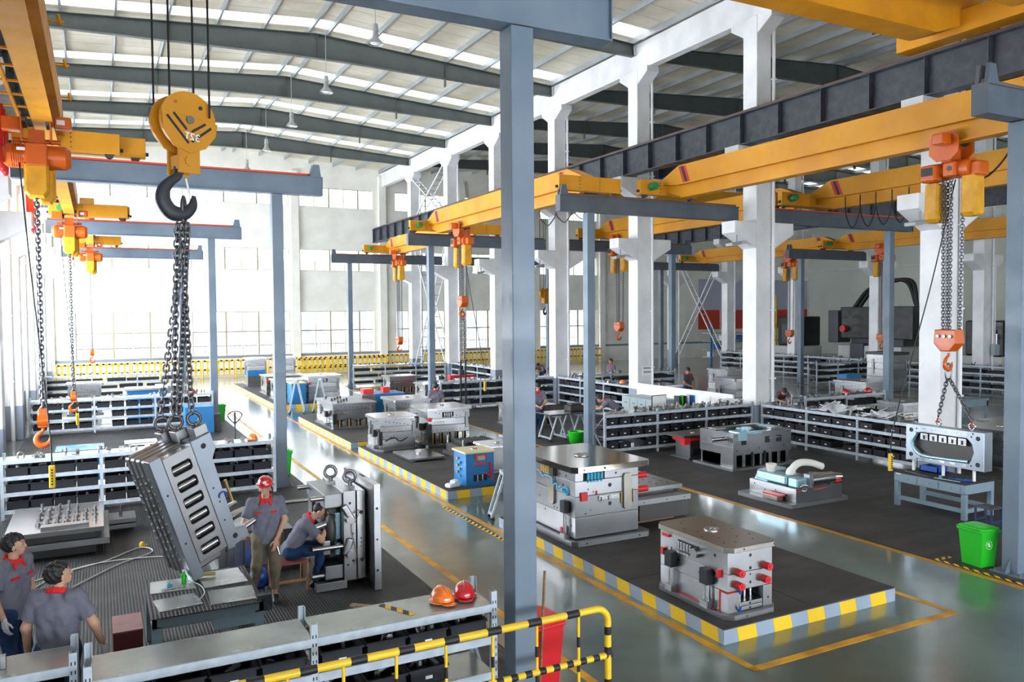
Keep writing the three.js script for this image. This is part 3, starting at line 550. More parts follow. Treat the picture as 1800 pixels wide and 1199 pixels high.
// ---------- yellow and black foreground railing ----------
{
  const t = thing('guard_railing', 'yellow and black tubular guard railing in the foreground', 'railing', [-0.4, 0, 6.45]), X = 4.78, H = 1.1, r = 0.034;
  part(t, 'rail', M.kerbYellow, g => { g.cyl([0, H, 0], [X - 0.14, H, 0], r, undefined, 14); g.torus([X - 0.14, H - 0.14, 0], 0.14, r, [0, 0, -1], 12, 14, Math.PI / 2); g.cyl([X, H - 0.14, 0], [X, 0, 0], r, undefined, 14); g.cyl([0, 0.62, 0], [X, 0.62, 0], r * 0.9); }, 'yellow tube rail');
  for (let x = 0.1; x < X - 0.3; x += 0.42) part(t, 'black_band', M.black, g => g.cyl([x, H, 0], [x + 0.14, H, 0], r + 0.002));
  for (const y of [0.92, 0.72, 0.4, 0.15]) part(t, 'black_band', M.black, g => g.cyl([X, y - 0.09, 0], [X, y - 0.01, 0], r + 0.002));
  for (let x = 0.4; x < X; x += 0.15) part(t, 'black_band', M.black, g => g.cyl([x, 0.62, 0], [x + 0.07, 0.62, 0], r * 0.9 + 0.002));
  for (let x = 0.3; x < X - 0.1; x += 0.46) { const b = part(t, 'baluster', M.kerbYellow, g => g.cyl([x, 0.05, 0], [x, H, 0], 0.015)); part(b, 'black_band', M.black, g => { for (const y of [0.82, 0.58, 0.34, 0.14]) g.cyl([x, y - 0.05, 0], [x, y + 0.05, 0], 0.0165); }); }
}
// ---------- yellow barriers along the far wall ----------
{
  const t0 = thing('barrier_panel', '', 'barrier', [0, 0, 0], 0, 'yellow barriers along the far wall'), w = 1.95;
  part(t0, 'frame', M.kerbYellow, g => { g.cyl([0, 1.1, 0], [w, 1.1, 0], 0.05, undefined, 8); g.cyl([0, 0.55, 0], [w, 0.55, 0], 0.05, undefined, 8); g.cyl([0.04, 0, 0], [0.04, 1.1, 0], 0.035, undefined, 8); g.cyl([w - 0.04, 0, 0], [w - 0.04, 1.1, 0], 0.035, undefined, 8); for (let k = 1; k < 6; k++) { const x = k * w / 6; g.ext([[x - 0.13, 1.1], [x + 0.13, 1.1], [x + 0.045, 0.92], [x + 0.03, 0.7], [x + 0.1, 0.55], [x - 0.1, 0.55], [x - 0.03, 0.7], [x - 0.045, 0.92]].reverse(), -0.02, 0.02); g.ext([[x - 0.13, 0.55], [x + 0.13, 0.55], [x + 0.04, 0.38], [x + 0.03, 0.2], [x - 0.03, 0.2], [x - 0.03, 0.42]].reverse(), -0.02, 0.02); } g.cyl([0, 0.18, 0], [w, 0.18, 0], 0.025, undefined, 8); });
  part(t0, 'black_band', M.black, g => { for (let k = 0; k < 6; k++) for (const y of [1.1, 0.55]) { const x = (k + 0.5) * w / 6; g.cyl([x - 0.06, y, 0], [x + 0.06, y, 0], 0.053, undefined, 8); } });
  let k = 0;
  for (const d of [53.3, 51.6]) for (let x = d > 52 ? -2.3 : 11.2; x < (d > 52 ? 35 : 16); x += 2) {
    const q = Math.round((x - (d > 52 ? -2.3 : 11.2)) / 2), label = d > 52 ? `${nth(q)} yellow barrier panel from the left in the row below the far windows` : `${nth(q)} yellow barrier panel from the left standing in front of the long row`;
    if (!k++) { t0.position.set(x, 0, -d); t0.userData.label = label; } else dup(t0, [x, 0, d], 0, label, d > 52 ? 'yellow barriers along the far wall' : 'yellow barriers in front of the row');
  }
}
const stuffPart = (t, name, m, fn, label) => { const p = part(t, name, m, fn, label); p.userData.kind = 'stuff'; return p; };
// ---------- shelving with parts bins ----------
function place(at, turn, x, y, d) { const c = Math.cos(turn), s = Math.sin(turn), z = -d; return [at[0] + x * c + z * s, at[1] + y, at[2] - (-x * s + z * c)]; }
const ordT = ['top', 'upper', 'middle', 'lowest'];
const binProto = (() => {
  const o = new THREE.Group(); o.name = 'parts_bin';
  const g = new G(), w = 0.19, l = 0.24, h = 0.16, t = 0.008;
  g.box(-w, w, 0, t, -l, l); for (const s of [-1, 1]) { g.box(s * w - (s > 0 ? t : 0), s * w + (s < 0 ? t : 0), 0, h, -l, l); g.box(-w, w, 0, h, s * l - (s > 0 ? t : 0), s * l + (s < 0 ? t : 0)); g.box(s * w - 0.012, s * w + 0.012, h - 0.02, h, -l - 0.01, l + 0.01); g.box(-w - 0.01, w + 0.01, h - 0.02, h, s * l - 0.012, s * l + 0.012); }
  o.add(g.mesh('box', M.bin));
  const c = new G(); c.box(-0.035, 0.035, 0.05, 0.08, -l - 0.006, -l - 0.001); o.add(c.mesh('label_card', M.paper));
  return o;
})();
function bin(at, turn, label, group, s = 1, card = true) {
  const r = binProto.clone(); if (!card) r.remove(r.children[1]); r.name = numbered('parts_bin'); scene.add(r); r.position.set(at[0], at[1], -at[2]); r.rotation.y = turn; r.scale.set(s, 1, 1); r.userData = { label, category: 'bin', group }; return r;
}
const bitShapes = (() => { const a = []; a.push(new THREE.BoxGeometry(0.07, 0.03, 0.04).toNonIndexed()); a.push(new THREE.CylinderGeometry(0.018, 0.018, 0.12, 7).toNonIndexed()); a.push(new THREE.BoxGeometry(0.03, 0.05, 0.11).toNonIndexed()); a.push(new THREE.TorusGeometry(0.03, 0.012, 5, 9).toNonIndexed()); a.push(new THREE.CylinderGeometry(0.035, 0.035, 0.03, 9).toNonIndexed()); return a; })();
function bit(g, x, y, d, s = 1) { const b = bitShapes[Math.floor(rnd() * 5)].clone(); g.add(b, new THREE.Matrix4().makeRotationFromEuler(new THREE.Euler(rr(-0.5, 0.5) + (rnd() < 0.3 ? 1.57 : 0), rr(0, 6), rr(-0.4, 0.4))).scale(new THREE.Vector3(s, s, s)).setPosition(x, y, -d)); }
// at: front left foot; local x along the shelf, local d towards its back; tiers: heights of the shelf boards
function shelf(at, turn, n, bay, depth, tiers, label, o = {}) {
  const t = thing('storage_shelf', label, 'shelf', at, turn, 'grey steel storage shelves'), H = tiers[0], W = n * bay;
  for (let i = 0; i <= n; i++) for (const d of [0, depth]) {
    const p = part(t, 'upright', M.shelf, g => { const x = i * bay; g.box(x - 0.03, x + 0.03, 0, H + (o.over ?? 0.08), d - 0.006, d + 0.006); g.box(x - 0.03, x - 0.024, 0, H + (o.over ?? 0.08), d ? d - 0.05 : 0, d ? d : 0.05); g.box(x + 0.024, x + 0.03, 0, H + (o.over ?? 0.08), d ? d - 0.05 : 0, d ? d : 0.05); });
    if (o.slots && !d) stuffPart(p, 'slot', M.black, g => { for (let y = 0.1; y < H; y += 0.075) for (const q of [-0.014, 0.014]) g.box(i * bay + q - 0.005, i * bay + q + 0.005, y, y + 0.03, -0.0075, -0.005); });
  }
  if (o.brace !== false) for (const x of [0, W]) part(t, 'end_brace', M.shelf, g => { g.bar([x, 0.1, 0], [x, H * 0.55, depth], 0.03, 0.01); g.bar([x, H * 0.55, depth], [x, H, 0], 0.03, 0.01); });
  for (let i = 0; i < n; i++) for (const y of tiers) {
    for (const d of [-0.012, depth]) part(t, 'beam', M.shelf, g => g.box(i * bay + 0.03, (i + 1) * bay - 0.03, y - 0.075, y, d, d + 0.012));
    part(t, 'board', M.deck, g => g.box(i * bay + 0.02, (i + 1) * bay - 0.02, y - 0.012, y + 0.002, 0, depth));
  }
  const m = Math.max(1, Math.floor((bay - 0.08) / 0.4));
  const bits = new G();
  if (o.far) { const f = new G(); tiers.forEach((y, q) => { if (q) for (let x = 0.1; x < W - 0.2;) { const e = Math.min(W - 0.06, x + rr(0.5, 1.5)); f.box(x, e, y + 0.004, y + rr(0.1, 0.17), 0.04, depth - 0.04); x = e + rr(0.02, 0.4); } });
    const b = f.mesh(numbered('bin_row'), M.bin); scene.add(b); b.position.set(at[0], at[1], -at[2]); b.rotation.y = turn; b.userData = { label: `dark rows of parts bins on ${o.short}`, category: 'bins', kind: 'stuff' }; }
  tiers.forEach((y, q) => {
    if (o.far || (!q && !o.topBins)) return;
    let count = 0;
    for (let i = 0; i < n; i++) for (let k = 0; k < m; k++) {
      if (rnd() < (o.gap ?? 0.08)) continue;
      const x = i * bay + bay / 2 + (k - (m - 1) / 2) * (bay - 0.1) / m, d = 0.27 + rr(-0.01, 0.02);
      bin(place(at, turn, x, y + 0.003, d), turn, `${nth(count++)} black bin from the left, ${ordT[Math.min(q, 3)]} tier of ${o.short}`, `bins on ${o.short}, ${ordT[Math.min(q, 3)]} tier`, 1, !!o.slots && rnd() < 0.85);
      for (let b = 0; b < (o.fill ?? 1); b++) bit(bits, x + rr(-0.12, 0.12), y + rr(0.09, 0.15), d + rr(-0.19, 0.18), rr(0.8, 1.5));
    }
  });
  if (o.topBits) for (let k = 0; k < o.topBits; k++) bit(bits, rr(0.1, W - 0.1), H + rr(0.02, 0.07), rr(0.08, depth - 0.06), rr(0.9, 2));
  if (bits.a.length) { const b = bits.mesh(numbered('metal_parts'), M.bits); scene.add(b); b.position.set(at[0], at[1], -at[2]); b.rotation.y = turn; b.userData = { label: `loose machined metal parts lying on ${o.short}`, category: 'metal parts', kind: 'stuff' }; }
  return t;
}
const T4 = [1.18, 0.86, 0.54, 0.2];
shelf([-1.75, 0, 18.3], 0, 3, 1.73, 0.55, T4, 'long grey shelf with black bins behind the tilted hanging mold', { short: 'the left shelf behind the hanging mold', topBits: 30, fill: 1 });
shelf([-2.1, 0, 30.6], 0, 3, 1.9, 0.55, T4, 'grey shelf with black bins across the left, in front of the far left molds', { short: 'the second shelf on the left', topBits: 30, fill: 1 });
shelf([-2.3, 0, 42.6], 0, 3, 1.95, 0.55, T4, 'far left grey shelf just before the yellow barriers', { far: true, short: 'the far left shelf', topBits: 10, fill: 1 });
shelf([12.3, 0, 18.2], 0, 3, 1.8, 0.6, [1.16, 0.86, 0.54, 0.2], 'long grey shelf in front of the office desks, right of the middle post', { short: 'the shelf right of the middle post', topBits: 60, fill: 1, slots: true });
shelf([17.86, 0, 17.98], -Math.PI / 2, 3, 1.72, 0.6, [1.16, 0.86, 0.54, 0.2], 'grey shelf with labelled black bins running towards the suspended mold', { short: 'the shelf beside the suspended mold', topBits: 40, fill: 1, slots: true, gap: 0.02 });
shelf([12.4, 0, 30.3], 0, 3, 1.8, 0.6, T4, 'grey shelf behind the worker at the middle post', { short: 'the shelf behind the middle worker', topBits: 30, fill: 1 });
shelf([17.86, 0, 30.05], -Math.PI / 2, 3, 1.75, 0.6, T4, 'grey shelf between the middle row columns behind the trestle worker', { short: 'the shelf behind the trestle worker', topBits: 30, fill: 1 });
shelf([12.25, 0, 42.4], 0, 3, 1.8, 0.6, T4, 'far grey shelf near the thin post in front of the windows', { far: true, short: 'the far shelf near the windows', topBits: 14, fill: 1 });
shelf([17.86, 0, 42.05], -Math.PI / 2, 3, 1.75, 0.6, T4, 'far grey shelf along the middle columns near the crossed ladders', { far: true, short: 'the far shelf along the middle columns', topBits: 20, fill: 1 });
shelf([18.9, 0, 30.2], 0, 3, 1.85, 0.6, T4, 'grey shelf in the second hall behind the standing worker', { far: true, short: 'the second-hall shelf behind the standing worker', topBits: 20, fill: 1 });
shelf([20.2, 0, 18.4], 0, 2, 1.9, 0.6, [1.16, 0.8, 0.4], 'grey shelf in the second hall carrying two red helmets', { short: 'the second-hall shelf with red helmets', topBits: 20, fill: 1 });
shelf([33.75, 0, 30], 0, 3, 1.6, 0.6, T4, 'grey shelf in the second hall near the dark machine', { far: true, short: 'the shelf near the dark machine', topBits: 20, fill: 1 });
shelf([37.9, 0, 29.5], -Math.PI / 2, 6, 1.9, 0.6, [1.25, 0.9, 0.55, 0.2], 'long grey shelf along the back row of columns', { far: true, short: 'the back row shelf', topBits: 30, fill: 1, gap: 0.3 });
shelf([37.9, 0, 42], -Math.PI / 2, 6, 1.9, 0.6, [1.25, 0.9, 0.55, 0.2], 'long grey shelf far back along the back row of columns', { far: true, short: 'the far back row shelf', topBits: 20, fill: 1, gap: 0.3 });
// ---------- injection molds ----------
const plate = (t, name, m, x0, x1, y0, y1, d0, d1, ch = 0) => part(t, name, m, g => { if (ch) g.exty(rrect(x0, x1, d0, d1, ch), y0, y1, 0.004); else g.box(x0, x1, y0, y1, d0, d1, 0.006); });
const holesF = (t, list, d, r = 0.018) => stuffPart(t, 'bolt_hole', M.black, g => { for (const [x, y, q] of list) g.cyl([x, y, d - 0.0015], [x, y, d + 0.004], q || r, undefined, 10); });
const holesL = (t, list, x, r = 0.018) => stuffPart(t, 'bolt_hole', M.black, g => { for (const [d, y, q] of list) g.cyl([x - 0.0015, y, d], [x + 0.004, y, d], q || r, undefined, 10); });
const holesT = (t, list, y, r = 0.02) => stuffPart(t, 'bolt_hole', M.black, g => { for (const [x, d, q] of list) g.cyl([x, y - 0.004, d], [x, y + 0.0015, d], q || r, undefined, 10); });
const locRing = (t, x, y, d, r = 0.1) => part(t, 'locating_ring', M.steelFine, g => { g.lathe([[r * 0.55, 0], [r * 0.55, 0.022], [r, 0.025], [r, 0]], x, y, d, 24); });
const plugF = (t, m, x, y, d, r, l) => part(t, 'hydraulic_cylinder', m, g => { g.cyl([x, y, d - l], [x, y, d], r, undefined, 14); g.cyl([x, y, d - l - 0.012], [x, y, d - l], r * 0.45, undefined, 10); });
const actuatorL = (t, x, y, d) => {   // black block with rods on the left face
  part(t, 'actuator', M.black, g => g.box(x - 0.11, x, y, y + 0.2, d - 0.075, d + 0.075, 0.012));
  part(t, 'actuator_rod', M.steelFine, g => { g.cyl([x - 0.05, 0.1, d - 0.03], [x - 0.05, y, d - 0.03], 0.018); g.cyl([x - 0.05, 0.1, d + 0.04], [x - 0.05, y, d + 0.04], 0.014); });
  part(t, 'rod_foot', M.steelDull, g => g.box(x - 0.11, x, 0.07, 0.16, d - 0.075, d + 0.075, 0.01));
};
function valvesL(t, x, y, d, n, m) { part(t, 'valve_block', M.black, g => g.box(x - 0.02, x, y - 0.06, y + 0.06, d - n * 0.06 - 0.05, d + 0.05)); for (let k = 0; k < n; k++) part(t, 'valve', m, g => { g.cyl([x - 0.05, y - 0.045, d - k * 0.06], [x - 0.05, y + 0.05, d - k * 0.06], 0.02, undefined, 8); g.cyl([x - 0.05, y - 0.1, d - k * 0.06], [x - 0.05, y - 0.065, d - k * 0.06], 0.022, undefined, 8); g.cyl([x - 0.06, y, d - k * 0.06], [x, y, d - k * 0.06], 0.014, undefined, 6); }); }
function valvesF(t, x, y, d, n, m) { part(t, 'valve_block', M.black, g => g.box(x - 0.06, x + n * 0.06 + 0.05, y - 0.07, y + 0.07, d - 0.012, d)); for (let k = 0; k < n; k++) part(t, 'valve', m, g => { g.cyl([x + k * 0.065, y - 0.05, d - 0.05], [x + k * 0.065, y + 0.06, d - 0.05], 0.027, undefined, 8); g.cyl([x + k * 0.065, y - 0.095, d - 0.05], [x + k * 0.065, y - 0.065, d - 0.05], 0.02, undefined, 8); g.cyl([x + k * 0.065, y, d - 0.06], [x + k * 0.065, y, d], 0.014, undefined, 6); }); }
const P0 = 0.191;
{   // near mold on the striped platform
  const t = thing('injection_mold', 'steel mold with four red cylinders and flat brown-tinted top, in the right foreground', 'mold', [6.74, P0, 7.32], 0, 'molds on the striped platforms');
  const w = 0.85, l = 1.46;
  plate(t, 'base_plate', M.steelDull, 0, w, 0, 0.07, 0, l, 0.1);
  plate(t, 'spacer_block', M.steel, 0.05, 0.24, 0.07, 0.34, 0.07, l - 0.07); plate(t, 'spacer_block', M.steel, 0.64, 0.79, 0.07, 0.34, 0.07, l - 0.07);
  plate(t, 'ejector_plate', M.steel, 0.25, 0.63, 0.075, 0.125, 0.075, l - 0.08); plate(t, 'ejector_plate', M.steel, 0.25, 0.63, 0.128, 0.18, 0.075, l - 0.08);
  part(t, 'support_pillar', M.steelFine, g => { for (const x of [0.36, 0.44, 0.54]) for (const d of [0.2, 0.7]) g.cyl([x, 0.18, d], [x, 0.34, d], 0.022); });
  plate(t, 'core_plate', M.steel, 0.05, 0.79, 0.343, 0.56, 0.07, l - 0.07); plate(t, 'cavity_plate', M.steel, 0.05, 0.79, 0.563, 0.84, 0.07, l - 0.07);
  plate(t, 'top_plate', M.steelWarm, 0, w, 0.84, 0.905, 0, l, 0.09);
  locRing(t, 0.42, 0.905, 0.78, 0.1);
  holesT(t, [[0.15, 0.25], [0.3, 0.2], [0.6, 0.22], [0.72, 0.4], [0.1, 0.6], [0.7, 0.7], [0.14, 1], [0.7, 1.1], [0.3, 1.25], [0.55, 1.3], [0.25, 0.45], [0.62, 0.95], [0.5, 0.4], [0.2, 0.8]], 0.905, 0.014);
  holesF(t, [[0.42, 0.6, 0.022], [0.42, 0.42, 0.018], [0.42, 0.52, 0.012], [0.42, 0.76, 0.022], [0.72, 0.18, 0.014], [0.42, 0.1, 0.014], [0.42, 0.155, 0.014]], 0.07);
  holesF(t, [[0.25, 0.875, 0.012], [0.75, 0.875, 0.012], [0.3, 0.035, 0.012]], 0);
  holesL(t, [[0.3, 0.75, 0.02], [0.3, 0.52, 0.02], [1.0, 0.7, 0.02], [1.0, 0.5, 0.018], [0.6, 0.45, 0.012], [1.15, 0.62, 0.02]], 0.05);
  for (const [x, y] of [[0.2, 0.58], [0.2, 0.42], [0.66, 0.6], [0.63, 0.44]]) plugF(t, M.red, x, y, 0.07, 0.048, 0.1);
  actuatorL(t, 0.05, 0.37, 0.4); actuatorL(t, 0.05, 0.4, 1.1);
  valvesL(t, 0.05, 0.72, 0.95, 5, M.steelFine); part(t, 'counter_dial', M.steelFine, g => g.cyl([-0.03, 0.7, 0.62], [0.05, 0.7, 0.62], 0.065, undefined, 18)); part(t, 'red_clip', M.red, g => g.box(0.02, 0.05, 0.76, 0.8, 1.18, 1.32));
  part(t, 'safety_clip', M.red, g => { g.box(0.01, 0.05, 0.5, 0.6, 0.18, 0.24); }); part(t, 'safety_clip', M.red, g => { g.box(0.01, 0.05, 0.5, 0.6, 1.28, 1.34); });
  part(t, 'red_line', M.redStripe, g => { g.box(0.04, 0.052, 0.07, 0.34, 0.2, 0.215); g.box(0.04, 0.052, 0.325, 0.34, 0.07, 0.2); g.box(0.05, 0.2, 0.325, 0.34, 0.06, 0.07); g.box(0.02, 0.05, 0.07, 0.08, 0.3, 1.3); });
  part(t, 'blue_connector', M.plasticBlue, g => { g.cyl([0.22, 0.31, 0.03], [0.22, 0.36, 0.03], 0.016); g.cyl([0.22, 0.1, 0.03], [0.22, 0.15, 0.03], 0.016); g.bar([0.22, 0.1, 0.04], [0.22, 0.1, 0.08], 0.02, 0.02); g.bar([0.22, 0.34, 0.04], [0.22, 0.34, 0.08], 0.02, 0.02); });
}
{   // large mold behind it with the mirror-like top
  const t = thing('injection_mold', 'tall steel mold with mirror-like top and blue valves, beside the foreground post', 'mold', [6.72, P0, 10.85], 0, 'molds on the striped platforms');
  const w = 1.56, l = 2.05;
  plate(t, 'base_plate', M.steelDull, 0, w, 0, 0.09, 0, l, 0.08);
  for (const [y0, y1, n, m] of [[0.11, 0.45, 'spacer_block', M.steel], [0.455, 0.79, 'core_plate', M.steelDull], [0.795, 1.04, 'cavity_plate', M.steel], [1.045, 1.2, 'manifold_plate', M.steel]]) plate(t, n, m, 0.1, 1.36, y0, y1, 0.12, l - 0.1);
  plate(t, 'seal_strip', M.black, 0.12, 1.34, 0.09, 0.11, 0.14, l - 0.12);
  plate(t, 'top_plate', M.steelWarm, 0, w, 1.2, 1.3, 0, l, 0.09); t.children[t.children.length - 1].material = M.mirrorTop;
  locRing(t, 0.75, 1.3, 0.95, 0.13);
  holesF(t, [[0.78, 0.93, 0.035], [0.78, 0.62, 0.035], [0.9, 1.12, 0.02], [0.35, 0.9, 0.014], [0.3, 0.5, 0.014], [0.45, 0.85, 0.012], [0.4, 0.55, 0.01]], 0.12); holesF(t, [[0.2, 1.25, 0.016], [0.6, 1.25, 0.02], [1.35, 1.25, 0.016], [0.25, 0.045, 0.016], [1.3, 0.045, 0.016]], 0);
  holesL(t, [[0.4, 1.1, 0.02], [0.6, 1.1, 0.02], [0.5, 0.93, 0.025], [0.7, 0.5, 0.018], [0.8, 0.5, 0.018], [1.3, 0.6, 0.018], [1.1, 0.4, 0.018], [1.5, 0.95, 0.02], [0.25, 0.3, 0.02]], 0.1);
  valvesF(t, 0.32, 1.12, 0.12, 5, M.cyan);
  for (const [x, y0, y1] of [[1.12, 0.5, 1.1], ]) part(t, 'latch_bar', M.steelWarm, g => g.ext(rrect(x - 0.08, x + 0.08, y0, y1, 0.03), 0.08, 0.118));
  part(t, 'guide_rod', M.brass, g => { g.cyl([1.0, 0.6, 0.1], [1.0, 0.78, 0.1], 0.012); g.cyl([1.24, 0.6, 0.1], [1.24, 0.82, 0.1], 0.012); });
  part(t, 'slide_lock', M.steelFine, g => { g.box(0.55, 0.95, 0.7, 0.77, 0.09, 0.119); g.cyl([0.6, 0.68, 0.08], [0.6, 0.76, 0.08], 0.02); g.cyl([0.74, 0.69, 0.08], [0.74, 0.76, 0.08], 0.02); });
  part(t, 'safety_clip', M.red, g => g.box(0.2, 0.32, 0.72, 0.86, 0.085, 0.119)); part(t, 'red_latch', M.red, g => g.box(0.5, 0.52, 0.8, 0.86, 0.1, 0.119));
  part(t, 'latch_bar', M.steelWarm, g => g.extx(rrect(0.75, 0.95, 0.55, 1.08, 0.04), 0.06, 0.098));
  for (let k = 0; k < 4; k++) part(t, 'valve', M.brass, g => g.cyl([0.06, 1.06, 0.9 + k * 0.08], [0.06, 1.18, 0.9 + k * 0.08], 0.022)); part(t, 'black_block', M.black, g => g.box(0.03, 0.1, 1.04, 1.18, 0.72, 0.84));
  part(t, 'blue_hose', M.cyan, g => { g.tube([[0.07, 0.9, 0.5], [0.03, 0.86, 0.56], [0.04, 0.94, 0.62], [0.02, 0.9, 0.7], [0.05, 1.0, 0.78], [0.02, 1.02, 0.95], [0.06, 0.98, 1.1], [0.08, 1.04, 1.25]], 0.014, 40); g.torus([0.09, 0.85, 0.38], 0.06, 0.018, [1, 0, 0]); g.torus([0.08, 0.85, 0.42], 0.05, 0.016, [1, 0.2, 0.2]); });
  actuatorL(t, 0.1, 0.5, 0.36); part(t, 'red_stop', M.red, g => g.box(0.02, 0.1, 0.16, 0.24, 0.42, 0.48));
  for (const [y, d] of [[0.98, 0.32], [0.75, 0.28]]) part(t, 'hydraulic_cylinder', M.red, g => { g.cyl([1.36, y, d], [1.66, y, d], 0.055, undefined, 14); g.box(1.36, 1.42, y - 0.09, y + 0.07, d - 0.07, d + 0.09); });
}
{   // opened mold plates right of it, partly hidden
  const t = thing('mold_plate_stack', 'flat stack of drilled mold plates on dark blocks behind the near mold', 'mold', [8.35, P0, 11.3]);
  plate(t, 'support_block', M.wood, 0.1, 1.0, 0, 0.12, 0.3, 0.5); plate(t, 'support_block', M.wood, 0.1, 1.0, 0, 0.12, 1.1, 1.3);
  plate(t, 'lower_plate', M.darkSteel, 0, 1.1, 0.12, 0.4, 0, 1.5); plate(t, 'middle_plate', M.steelDull, -0.05, 1.15, 0.4, 0.5, 0, 1.5); plate(t, 'upper_plate', M.steel, 0.1, 1.2, 0.54, 0.62, 0.3, 1.7); plate(t, 'spacer', M.darkSteel, 0.2, 1.0, 0.5, 0.54, 0.3, 1.4);
  holesT(t, Array.from({ length: 24 }, (_, k) => [0.25 + (k % 4) * 0.25, 0.5 + Math.floor(k / 4) * 0.2, 0.025]), 0.62);
  holesF(t, [[0.1, 0.45, 0.012], [0.6, 0.45, 0.012], [1, 0.45, 0.012]], 0);
}
{   // blue mold
  const t = thing('injection_mold', 'small blue mold with pale yellow top on the middle platform corner', 'mold', [7.05, P0, 15.85], 0, 'molds on the striped platforms');
  plate(t, 'base_plate', M.blue, 0, 0.72, 0, 0.05, 0, 0.75, 0.03); plate(t, 'body', M.blue, 0.02, 0.7, 0.05, 0.72, 0.03, 0.7); plate(t, 'top_plate', M.creamTop, -0.02, 0.74, 0.72, 0.76, -0.02, 0.75, 0.02); locRing(t, 0.36, 0.76, 0.35, 0.07);
  part(t, 'window', M.black, g => g.box(0.2, 0.52, 0.1, 0.24, 0.02, 0.031)); part(t, 'pillar', M.steelFine, g => { g.cyl([0.3, 0.1, 0.028], [0.3, 0.24, 0.028], 0.02); g.cyl([0.42, 0.1, 0.028], [0.42, 0.24, 0.028], 0.02); });
  part(t, 'red_bracket', M.red, g => { g.box(0.22, 0.5, 0.46, 0.5, 0, 0.03); g.box(0.24, 0.5, 0.56, 0.68, -0.01, 0.03); g.bar([0.6, 0.5, 0.01], [0.62, 0.12, 0.01], 0.05, 0.03); g.bar([0.48, 0.26, 0.01], [0.6, 0.2, 0.01], 0.05, 0.03); });
  part(t, 'manifold', M.steelWarm, g => g.box(0.28, 0.46, 0.57, 0.66, -0.02, -0.01));
  for (let k = 0; k < 6; k++) part(t, 'fitting', k % 2 ? M.brass : M.cyan, g => g.cyl([-0.03, 0.2 + k * 0.075, 0.3 + (k % 2) * 0.12], [0.02, 0.2 + k * 0.075, 0.3 + (k % 2) * 0.12], 0.03, undefined, 10));
  for (const y of [0.4, 0.25]) part(t, 'fitting', M.red, g => g.cyl([0.7, y + 0.2, 0.2], [0.76, y + 0.2, 0.2], 0.03));
  const a = solo('plastic_parcel', 'white and red wrapped parcels lying beside the blue mold', 'parcel', M.film, g => { g.rbox(0, 0.06, 0, 0.32, 0.1, 0.2, 0, 0.3, 0, 0.04); g.rbox(0.05, 0.13, 0.02, 0.2, 0.07, 0.15, 0.1, 0.7, 0, 0.03); }, [6.78, P0, 15.95]);
}
